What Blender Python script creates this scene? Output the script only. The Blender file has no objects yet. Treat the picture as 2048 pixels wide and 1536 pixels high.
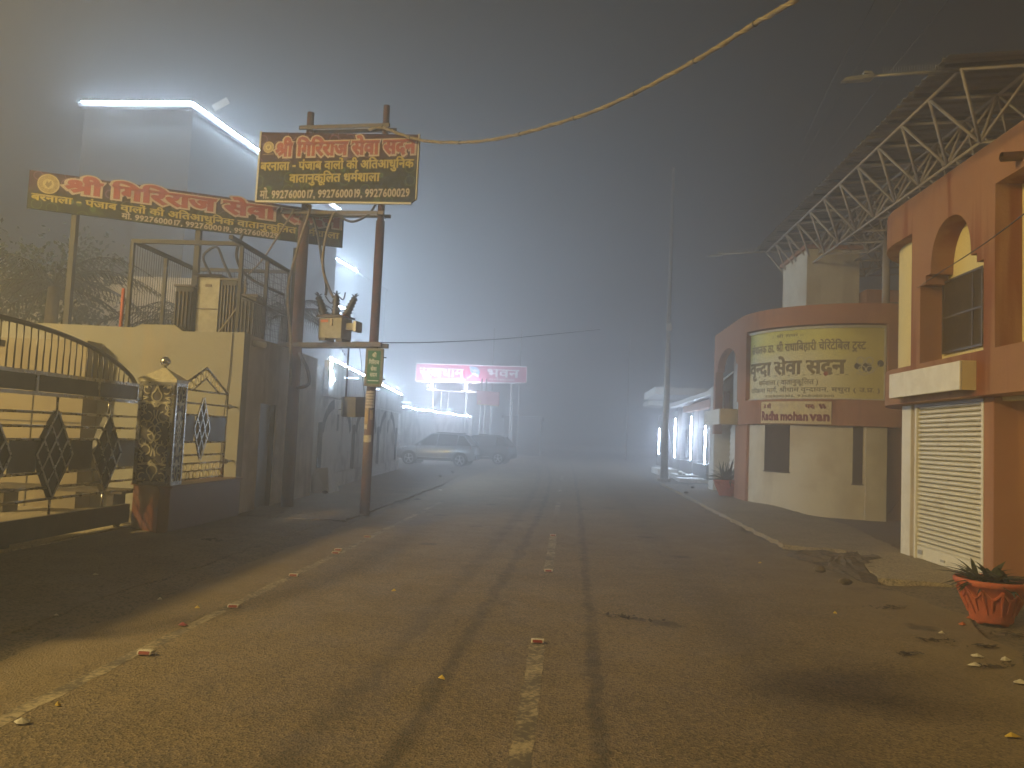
import bpy, bmesh, math, random
from mathutils import Vector, Matrix
random.seed(7)
S = bpy.context.scene
C = S.collection
R = math.radians
# ------------------------------------------------------------------ camera, sky, exposure
cd = bpy.data.cameras.new('camera'); cam = bpy.data.objects.new('camera', cd); C.objects.link(cam)
cd.sensor_width = 36.0; cd.lens = 1600.0 / 2048.0 * 36.0
cd.clip_start = 0.05; cd.clip_end = 2000.0
yaw, pit, rol = R(-4.1269), R(3.7566), R(2.5)
F = Vector((math.sin(yaw) * math.cos(pit), math.cos(yaw) * math.cos(pit), math.sin(pit)))
R0 = Vector((math.cos(yaw), -math.sin(yaw), 0)); U0 = R0.cross(F)
RT = math.cos(rol) * R0 + math.sin(rol) * U0; UP = -math.sin(rol) * R0 + math.cos(rol) * U0
CAM = Vector((0, 0, 1.6))
m = Matrix((RT, UP, -F)).transposed().to_4x4(); m.translation = CAM
cam.matrix_world = m
S.camera = cam
def ray(px, py): return (px - 1024) / 1600 * RT - (py - 768) / 1600 * UP + F
def at_y(px, py, Y): d = ray(px, py); return CAM + d * (Y / d.y)
def at_z(px, py, z=0.0): d = ray(px, py); return CAM + d * ((z - 1.6) / d.z)

W = bpy.data.worlds.new('World'); S.world = W; W.use_nodes = True
nt = W.node_tree; bg = nt.nodes['Background']
sky = nt.nodes.new('ShaderNodeTexSky'); sky.sky_type = 'NISHITA'; sky.sun_disc = False
sky.sun_elevation = R(-3.0); sky.sun_rotation = R(40); sky.air_density = 2.0; sky.dust_density = 4.0
nt.links.new(sky.outputs[0], bg.inputs[0]); bg.inputs[1].default_value = 0.10
S.view_settings.view_transform = 'Standard'; S.view_settings.look = 'None'
S.view_settings.exposure = 0.14; S.view_settings.gamma = 1.0; S.view_settings.use_curve_mapping = False
cy = S.cycles
cy.use_denoising = True
try: cy.denoiser = 'OPENIMAGEDENOISE'
except Exception: pass
cy.max_bounces = 5; cy.diffuse_bounces = 2; cy.glossy_bounces = 2; cy.transmission_bounces = 3; cy.volume_bounces = 2
cy.transparent_max_bounces = 8; cy.sample_clamp_indirect = 4.0; cy.use_light_tree = True
cy.caustics_reflective = False; cy.caustics_refractive = False
FOG = 0.0215          # even density of the night fog
LAMP_W = 20500.0      # warm street lamp
FOG_G = 0.68
LAMP_POS = (-16.5, 1.0, 9.3)
LED = 850.0           # cool white led strips

# ------------------------------------------------------------------ materials
def mat(name, col, rough=0.7, metal=0.0, col2=None, scale=3.0, amt=0.5, bump=0.0, bscale=40.0, spec=0.4,
        stretch=None, streak=None, thresh=(0.4, 0.65), emit=None, estr=0.0, coat=0.0):
    """Principled material; col2 is patchy wear, streak is run-off staining along z."""
    M = bpy.data.materials.new(name); M.use_nodes = True
    t = M.node_tree; N = t.nodes; L = t.links; b = N['Principled BSDF']
    b.inputs['Roughness'].default_value = rough; b.inputs['Metallic'].default_value = metal
    b.inputs['Specular IOR Level'].default_value = spec
    if coat: b.inputs['Coat Weight'].default_value = coat; b.inputs['Coat Roughness'].default_value = 0.08
    c = (*col, 1.0); out = None
    geo = N.new('ShaderNodeNewGeometry')
    def noise(sc, det=5.0, st=None, rough_=0.6):
        n = N.new('ShaderNodeTexNoise'); n.inputs['Scale'].default_value = sc; n.inputs['Detail'].default_value = det
        n.inputs['Roughness'].default_value = rough_
        if st:
            mp = N.new('ShaderNodeMapping'); mp.inputs['Scale'].default_value = st
            L.new(geo.outputs['Position'], mp.inputs['Vector']); L.new(mp.outputs[0], n.inputs['Vector'])
        else: L.new(geo.outputs['Position'], n.inputs['Vector'])
        return n
    def ramp(src, lo, hi):
        r = N.new('ShaderNodeMapRange'); r.inputs[1].default_value = lo; r.inputs[2].default_value = hi
        r.interpolation_type = 'SMOOTHSTEP'; L.new(src, r.inputs[0]); return r.outputs[0]
    def mix(fac, a, bb, mode='MIX'):
        x = N.new('ShaderNodeMix'); x.data_type = 'RGBA'; x.blend_type = mode
        if isinstance(fac, float): x.inputs[0].default_value = fac
        else: L.new(fac, x.inputs[0])
        for v, i in ((a, 6), (bb, 7)):
            if isinstance(v, tuple): x.inputs[i].default_value = v
            else: L.new(v, x.inputs[i])
        return x.outputs[2]
    def mul(a, v):
        x = N.new('ShaderNodeMath'); x.operation = 'MULTIPLY'; L.new(a, x.inputs[0])
        if isinstance(v, float): x.inputs[1].default_value = v
        else: L.new(v, x.inputs[1])
        return x.outputs[0]
    M['_'] = 0
    if col2 is not None:
        n = noise(scale, 6.0, stretch)
        out = mix(mul(ramp(n.outputs['Fac'], *thresh), float(amt)), c, (*col2, 1.0))
    if streak is not None:
        scol, samt, ssc = streak
        n = noise(ssc, 3.0, (1.0, 1.0, 0.09))
        n2 = noise(ssc * 0.35, 2.0, (1.0, 1.0, 0.5))
        f = mul(mul(ramp(n.outputs['Fac'], 0.50, 0.62), ramp(n2.outputs['Fac'], 0.38, 0.54)), float(samt))
        out = mix(f, out if out is not None else c, (*scol, 1.0))
    if out is not None: L.new(out, b.inputs['Base Color'])
    else: b.inputs['Base Color'].default_value = c
    if bump:
        n = noise(bscale, 4.0); bp = N.new('ShaderNodeBump'); bp.inputs['Strength'].default_value = bump
        bp.inputs['Distance'].default_value = 0.02
        L.new(n.outputs['Fac'], bp.inputs['Height']); L.new(bp.outputs[0], b.inputs['Normal'])
        rn = N.new('ShaderNodeMapRange'); rn.inputs[3].default_value = max(0.0, rough - 0.1); rn.inputs[4].default_value = min(1.0, rough + 0.1)
        L.new(n.outputs['Fac'], rn.inputs[0]); L.new(rn.outputs[0], b.inputs['Roughness'])
    if emit is not None:
        b.inputs['Emission Color'].default_value = (*emit, 1.0); b.inputs['Emission Strength'].default_value = estr
    del M['_']
    return M

M = {}
M['cream'] = mat('cream_plaster', (0.25, 0.235, 0.20), 0.85, col2=(0.145, 0.125, 0.095), scale=1.6, amt=0.55, bump=0.25, bscale=18, thresh=(0.55, 0.75), streak=((0.28, 0.23, 0.16), 0.55, 3.0))
M['greywall'] = mat('grey_plaster', (0.52, 0.47, 0.42), 0.9, col2=(0.32, 0.28, 0.25), scale=1.3, amt=0.7, bump=0.3, bscale=14, streak=((0.15, 0.13, 0.11), 0.3, 1.4))
M['ledwall'] = mat('white_lime_wall', (0.64, 0.63, 0.60), 0.9, col2=(0.30, 0.29, 0.27), scale=1.1, amt=0.7, bump=0.4, bscale=12, streak=((0.16, 0.15, 0.13), 0.35, 1.3), thresh=(0.48, 0.66))
M['archpaint'] = mat('grey_arch_paint', (0.10, 0.10, 0.105), 0.9, col2=(0.20, 0.19, 0.18), scale=3, amt=0.6)
M['orange'] = mat('orange_plaster', (0.30, 0.145, 0.075), 0.85, col2=(0.25, 0.112, 0.055), scale=1.2, amt=0.5, bump=0.2, bscale=22, streak=((0.20, 0.056, 0.018), 1.0, 2.4))
M['redorange'] = mat('rust_red_plaster', (0.38, 0.175, 0.090), 0.85, col2=(0.31, 0.135, 0.068), scale=1.0, amt=0.6, bump=0.2, bscale=22, streak=((0.24, 0.090, 0.042), 0.6, 1.9))
M['yellow'] = mat('pale_yellow_plaster', (0.76, 0.65, 0.33), 0.85, col2=(0.66, 0.54, 0.26), scale=1.3, amt=0.5, bump=0.15, bscale=25, streak=((0.45, 0.36, 0.18), 0.3, 2.6))
M['ivory'] = mat('ivory_plaster', (0.66, 0.60, 0.48), 0.85, col2=(0.46, 0.38, 0.26), scale=0.9, amt=0.6, bump=0.15, bscale=20, streak=((0.40, 0.34, 0.24), 0.4, 1.6))
M['white'] = mat('white_paint', (0.78, 0.75, 0.68), 0.55, col2=(0.55, 0.50, 0.42), scale=4, amt=0.35)
M['shutter'] = mat('white_shutter_steel', (0.76, 0.72, 0.62), 0.45, col2=(0.42, 0.34, 0.22), scale=3.2, amt=0.5, thresh=(0.5, 0.75))
M['glassdark'] = mat('dark_window_glass', (0.040, 0.028, 0.016), 0.7, col2=(0.07, 0.048, 0.028), scale=5, amt=0.6, spec=0.05)
M['darkframe'] = mat('dark_window_frame', (0.06, 0.045, 0.035), 0.5)
M['rust'] = mat('red_oxide_pole_paint', (0.115, 0.052, 0.036), 0.6, col2=(0.060, 0.040, 0.034), scale=4, amt=0.8, bump=0.25, bscale=50)
M['darksteel'] = mat('dark_painted_steel', (0.050, 0.044, 0.040), 0.55, metal=0.3, col2=(0.10, 0.06, 0.04), scale=8, amt=0.6)
M['blackiron'] = mat('black_iron', (0.022, 0.020, 0.018), 0.6, metal=0.2, col2=(0.05, 0.035, 0.025), scale=7, amt=0.5)
M['steel'] = mat('stainless_steel', (0.50, 0.47, 0.43), 0.28, metal=1.0, col2=(0.36, 0.32, 0.27), scale=6, amt=0.6, bump=0.08, bscale=9)
M['dullsteel'] = mat('dull_stainless_panel', (0.11, 0.10, 0.09), 0.42, metal=0.7, col2=(0.06, 0.055, 0.05), scale=4, amt=0.6, bump=0.15, bscale=6)
M['darkpanel'] = mat('dark_gate_sheet', (0.035, 0.030, 0.026), 0.5, metal=0.4, col2=(0.07, 0.055, 0.04), scale=5, amt=0.6)
M['granite'] = mat('red_granite', (0.135, 0.050, 0.032), 0.38, col2=(0.085, 0.032, 0.022), scale=60, amt=0.9, thresh=(0.45, 0.55), spec=0.5)
M['brass'] = mat('filigree_steel', (0.62, 0.55, 0.38), 0.35, metal=0.35, col2=(0.42, 0.36, 0.25), scale=20, amt=0.6)
M['greybox'] = mat('grey_enamel_box', (0.30, 0.28, 0.23), 0.55, col2=(0.17, 0.14, 0.10), scale=7, amt=0.6)
M['tan'] = mat('tan_sheet_metal', (0.20, 0.16, 0.10), 0.6, col2=(0.15, 0.115, 0.065), scale=1.5, amt=0.6, streak=((0.14, 0.10, 0.06), 0.5, 3.0))
M['porcelain'] = mat('brown_porcelain', (0.022, 0.018, 0.016), 0.35)
M['cable'] = mat('black_cable', (0.032, 0.028, 0.025), 0.55)
M['tancable'] = mat('tan_pvc_cable', (0.22, 0.175, 0.11), 0.6, col2=(0.13, 0.10, 0.06), scale=9, amt=0.7)
M['trussp'] = mat('truss_primer_paint', (0.38, 0.32, 0.25), 0.6, col2=(0.27, 0.21, 0.155), scale=4, amt=0.6)
M['roofsheet'] = mat('corrugated_roof_sheet', (0.22, 0.19, 0.155), 0.6, metal=0.2, col2=(0.15, 0.125, 0.10), scale=1.2, amt=0.7)
M['purlin'] = mat('dark_purlin', (0.03, 0.026, 0.022), 0.6)
M['galv'] = mat('galvanised_steel', (0.40, 0.385, 0.36), 0.5, metal=0.4, col2=(0.27, 0.25, 0.225), scale=6, amt=0.6)
M['lens'] = mat('lamp_lens', (0.35, 0.34, 0.30), 0.3)
M['terracotta'] = mat('terracotta_pot', (0.46, 0.105, 0.045), 0.6, col2=(0.32, 0.075, 0.035), scale=9, amt=0.6, bump=0.2, bscale=40)
M['soil'] = mat('potting_soil', (0.03, 0.022, 0.015), 0.95, bump=0.8, bscale=60)
M['leaf'] = mat('dark_green_leaf', (0.020, 0.032, 0.012), 0.6, col2=(0.036, 0.044, 0.015), scale=9, amt=0.7)
M['leafdry'] = mat('palm_frond', (0.016, 0.018, 0.010), 0.7, col2=(0.030, 0.024, 0.014), scale=3, amt=0.7)
M['bark'] = mat('bark', (0.07, 0.055, 0.042), 0.95, col2=(0.04, 0.032, 0.025), scale=8, amt=0.8, bump=0.8, bscale=20)
M['gatered'] = mat('brown_gate_sheet', (0.20, 0.105, 0.075), 0.6, col2=(0.15, 0.075, 0.05), scale=2.5, amt=0.6)
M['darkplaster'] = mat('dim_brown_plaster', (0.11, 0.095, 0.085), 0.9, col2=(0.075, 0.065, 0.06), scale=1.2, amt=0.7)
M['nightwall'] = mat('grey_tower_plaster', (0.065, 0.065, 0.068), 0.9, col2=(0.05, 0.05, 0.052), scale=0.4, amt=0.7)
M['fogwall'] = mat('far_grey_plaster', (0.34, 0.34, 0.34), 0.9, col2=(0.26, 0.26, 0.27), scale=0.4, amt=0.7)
M['led'] = mat('cool_white_led', (0.8, 0.85, 0.9), 0.4, emit=(0.60, 0.79, 1.0), estr=LED)
M['ledfar'] = mat('cool_white_led_far', (0.8, 0.85, 0.9), 0.4, emit=(0.60, 0.79, 1.0), estr=2100.0)
M['ledlow'] = mat('cool_white_led_low', (0.8, 0.85, 0.9), 0.4, emit=(0.62, 0.80, 1.0), estr=400.0)
M['ledsoft'] = mat('weak_white_led', (0.8, 0.85, 0.9), 0.4, emit=(0.60, 0.78, 1.0), estr=6.0)
M['winlit'] = mat('lit_window_pane', (0.5, 0.5, 0.55), 0.4, emit=(0.50, 0.55, 0.85), estr=0.8)
M['lampglow'] = mat('warm_lamp_glass', (0.9, 0.8, 0.6), 0.4, emit=(1.0, 0.68, 0.30), estr=60.0)
M['bulb'] = mat('sign_tube_lamp', (0.9, 0.9, 0.9), 0.4, emit=(0.85, 0.88, 1.0), estr=14.0)
M['pink'] = mat('magenta_vinyl', (0.50, 0.085, 0.17), 0.5, col2=(0.42, 0.06, 0.13), scale=0.8, amt=0.5)
M['wtext'] = mat('white_vinyl', (0.80, 0.78, 0.76), 0.5)
M['dullred'] = mat('dull_red_vinyl', (0.36, 0.075, 0.085), 0.6)
M['stextred'] = mat('vermilion_vinyl', (0.28, 0.052, 0.040), 0.6)
M['stextcream'] = mat('cream_vinyl', (0.38, 0.315, 0.265), 0.6)
M['stextyel'] = mat('yellow_vinyl', (0.37, 0.285, 0.03), 0.6)
M['gold'] = mat('gold_vinyl', (0.30, 0.22, 0.07), 0.5, col2=(0.16, 0.11, 0.04), scale=30, amt=0.6)
M['greensign'] = mat('green_vinyl', (0.02, 0.19, 0.11), 0.45)
M['signframe'] = mat('cream_sign_frame', (0.52, 0.48, 0.38), 0.55)
M['olive'] = mat('brown_print_ink', (0.20, 0.145, 0.045), 0.6)
M['handpaint'] = mat('maroon_hand_paint', (0.20, 0.022, 0.018), 0.7)
M['boardcream'] = mat('cream_board', (0.66, 0.55, 0.30), 0.7, col2=(0.50, 0.38, 0.20), scale=3.5, amt=0.5)
M['paper'] = mat('weathered_paper', (0.55, 0.48, 0.42), 0.85, col2=(0.36, 0.27, 0.18), scale=18, amt=0.7)
M['paperyel'] = mat('torn_yellow_paper', (0.45, 0.33, 0.14), 0.85, col2=(0.25, 0.16, 0.08), scale=18, amt=0.8)
M['litter'] = mat('white_litter', (0.60, 0.56, 0.48), 0.8, col2=(0.35, 0.28, 0.18), scale=30, amt=0.6)
M['litterorange'] = mat('orange_litter', (0.55, 0.14, 0.04), 0.7)
M['litteryel'] = mat('yellow_litter', (0.65, 0.46, 0.05), 0.7)
M['twig'] = mat('dead_leaf_debris', (0.030, 0.022, 0.014), 0.9)
M['reflred'] = mat('red_reflector', (0.22, 0.035, 0.02), 0.3)
M['carbody'] = mat('silver_grey_car_paint', (0.34, 0.36, 0.38), 0.30, metal=0.4, coat=0.8)
M['cardark'] = mat('dark_car_paint', (0.05, 0.055, 0.065), 0.30, metal=0.4, coat=0.8)
M['carglass'] = mat('car_glass', (0.02, 0.024, 0.03), 0.06, spec=0.8)
M['tyre'] = mat('tyre_rubber', (0.012, 0.012, 0.012), 0.85)
M['alloy'] = mat('alloy_rim', (0.55, 0.56, 0.58), 0.3, metal=0.9)
M['plasticblack'] = mat('black_plastic', (0.016, 0.016, 0.017), 0.6)
M['carlight'] = mat('headlamp_glass', (0.55, 0.58, 0.62), 0.1, spec=0.8)
M['cartail'] = mat('tail_lamp_glass', (0.30, 0.02, 0.02), 0.15)

# ------------------------------------------------------------------ mesh helpers
ORG = {}
class MB:
    def __init__(s): s.v = []; s.f = []; s.sm = []
    def add(s, vs, fs, smooth=False):
        o = len(s.v); s.v += [Vector(p) for p in vs]; s.f += [tuple(i + o for i in f) for f in fs]; s.sm += [smooth] * len(fs); return s
    def hexa(s, p): return s.add(p, [(3, 2, 1, 0), (4, 5, 6, 7), (0, 1, 5, 4), (1, 2, 6, 5), (2, 3, 7, 6), (3, 0, 4, 7)])
    def box(s, x0, x1, y0, y1, z0, z1):
        return s.hexa([(x0, y0, z0), (x1, y0, z0), (x1, y1, z0), (x0, y1, z0), (x0, y0, z1), (x1, y0, z1), (x1, y1, z1), (x0, y1, z1)])
    def rbox(s, c, sx, sy, sz, rz=0.0, rx=0.0):
        mm = Matrix.Translation(Vector(c)) @ Matrix.Rotation(rz, 4, 'Z') @ Matrix.Rotation(rx, 4, 'X')
        x, y, z = sx / 2, sy / 2, sz / 2
        return s.hexa([mm @ Vector(q) for q in ((-x, -y, -z), (x, -y, -z), (x, y, -z), (-x, y, -z), (-x, -y, z), (x, -y, z), (x, y, z), (-x, y, z))])
    def bar(s, p, q, w, h, up=(0, 0, 1)):
        p = Vector(p); q = Vector(q); d = (q - p).normalized(); up = Vector(up)
        if abs(d.dot(up)) > 0.99: up = Vector((0, 1, 0)) if abs(d.y) < 0.9 else Vector((1, 0, 0))
        a = d.cross(up).normalized() * (w / 2); b = a.cross(d).normalized() * (h / 2)
        return s.hexa([p - a - b, p + a - b, p + a + b, p - a + b, q - a - b, q + a - b, q + a + b, q - a + b])
    def tube(s, pts, r, n=8, closed=False, cap=True):
        pts = [Vector(p) for p in pts]; k = len(pts); vs = []; fs = []
        rr = r if isinstance(r, (list, tuple)) else [r] * k
        ref = None
        for i, p in enumerate(pts):
            if closed: d = pts[(i + 1) % k] - pts[i - 1]
            else: d = pts[min(i + 1, k - 1)] - pts[max(i - 1, 0)]
            d.normalize()
            if ref is None: ref = Vector((0, 0, 1)) if abs(d.z) < 0.9 else Vector((1, 0, 0))
            a = ref - d * ref.dot(d)
            if a.length < 1e-4: a = d.orthogonal()
            a.normalize(); ref = a; b = d.cross(a)
            for j in range(n):
                t = 2 * math.pi * j / n; vs.append(p + (a * math.cos(t) + b * math.sin(t)) * rr[i])
        m_ = k if closed else k - 1
        for i in range(m_):
            for j in range(n):
                i2 = (i + 1) % k; fs.append((i * n + j, i * n + (j + 1) % n, i2 * n + (j + 1) % n, i2 * n + j))
        s.add(vs, fs, n > 5)
        if cap and not closed:
            o = len(s.v) - k * n
            s.f.append(tuple(o + j for j in range(n - 1, -1, -1))); s.f.append(tuple(o + (k - 1) * n + j for j in range(n))); s.sm += [False, False]
        return s
    def lathe(s, prof, c=(0, 0, 0), n=24, smooth=True):
        c = Vector(c); vs = []; fs = []
        for r, z in prof:
            for j in range(n):
                t = 2 * math.pi * j / n; vs.append(c + Vector((r * math.cos(t), r * math.sin(t), z)))
        for i in range(len(prof) - 1):
            for j in range(n): fs.append((i * n + j, i * n + (j + 1) % n, (i + 1) * n + (j + 1) % n, (i + 1) * n + j))
        fs.append(tuple(range(n - 1, -1, -1))); fs.append(tuple((len(prof) - 1) * n + j for j in range(n)))
        return s.add(vs, fs, smooth)
    def prism(s, poly, f, w0, w1):
        """poly in (u,v); f(u,v,w) -> point"""
        n = len(poly); vs = [f(u, v, w0) for u, v in poly] + [f(u, v, w1) for u, v in poly]
        fs = [tuple(range(n - 1, -1, -1)), tuple(range(n, 2 * n))] + [(i, (i + 1) % n, n + (i + 1) % n, n + i) for i in range(n)]
        return s.add(vs, fs)
    def sphere(s, c, r, nu=14, nv=9, sz=1.0):
        return s.lathe([(max(0.001, r * math.sin(math.pi * i / nv)), -r * sz * math.cos(math.pi * i / nv)) for i in range(nv + 1)], c, nu)
    def ribbon(s, pts, w, f, w0, w1):
        """stroke of a 2-D polyline (u,v) with width w, mapped by f and given depth w0..w1"""
        pts = [Vector((p[0], p[1])) for p in pts]
        for i in range(len(pts) - 1):
            d = pts[i + 1] - pts[i]
            if d.length < 1e-6: continue
            d.normalize(); a = Vector((-d.y, d.x)) * (w / 2); e = d * (w * 0.25)
            p, q = pts[i] - e, pts[i + 1] + e
            s.prism([tuple(p - a), tuple(q - a), tuple(q + a), tuple(p + a)], f, w0, w1)
        return s
    def build(s, name, material, parent=None, at=None, local=False, bevel=0.0):
        me = bpy.data.meshes.new(name)
        o = Vector((0, 0, 0)) if local else (ORG.get(parent.name, Vector()) if parent else (Vector(at) if at else Vector()))
        me.from_pydata([tuple(p - o) for p in s.v], [], s.f); me.validate()
        bm = bmesh.new(); bm.from_mesh(me); bmesh.ops.recalc_face_normals(bm, faces=bm.faces); bm.to_mesh(me); bm.free()
        if len(me.polygons) == len(s.sm): me.polygons.foreach_set('use_smooth', s.sm)
        me.materials.append(material); me.update()
        ob = bpy.data.objects.new(name, me); C.objects.link(ob)
        if parent: ob.parent = parent
        else: ob.location = o
        ORG[ob.name] = o
        if bevel:
            bv = ob.modifiers.new('bevel', 'BEVEL'); bv.width = bevel; bv.segments = 2; bv.limit_method = 'ANGLE'
        return ob
def tag(o, label, cat, group=None, kind=None):
    if label: o['label'] = label
    if cat: o['category'] = cat
    if group: o['group'] = group
    if kind: o['kind'] = kind
    return o
def thing(name, label, cat, loc, group=None):
    o = bpy.data.objects.new(name, None); C.objects.link(o); o.location = loc; o.empty_display_size = 0.2
    ORG[o.name] = Vector(loc); return tag(o, label, cat, group)
def struct(o): o['kind'] = 'structure'; return o
def dup(root, loc, label=None, rotz=None):
    r = root.copy(); C.objects.link(r); r.location = loc
    if rotz is not None: r.rotation_euler = (0, 0, rotz)
    if label: r['label'] = label
    for ch in list(root.children):
        c = ch.copy(); C.objects.link(c); c.parent = r
        for g in ch.children:
            d = g.copy(); C.objects.link(d); d.parent = c
    return r
def catenary(p, q, sag, n=16):
    p = Vector(p); q = Vector(q)
    return [p.lerp(q, i / n) - Vector((0, 0, sag * 4 * (i / n) * (1 - i / n))) for i in range(n + 1)]
def spline(pts, n=6):
    pts = [Vector(p) for p in pts]; out = []
    for i in range(len(pts) - 1):
        p0 = pts[max(i - 1, 0)]; p1 = pts[i]; p2 = pts[i + 1]; p3 = pts[min(i + 2, len(pts) - 1)]
        for j in range(n):
            t = j / n
            out.append(0.5 * ((2 * p1) + (p2 - p0) * t + (2 * p0 - 5 * p1 + 4 * p2 - p3) * t * t + (3 * p1 - p0 - 3 * p2 + p3) * t ** 3))
    return out + [pts[-1]]

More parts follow.
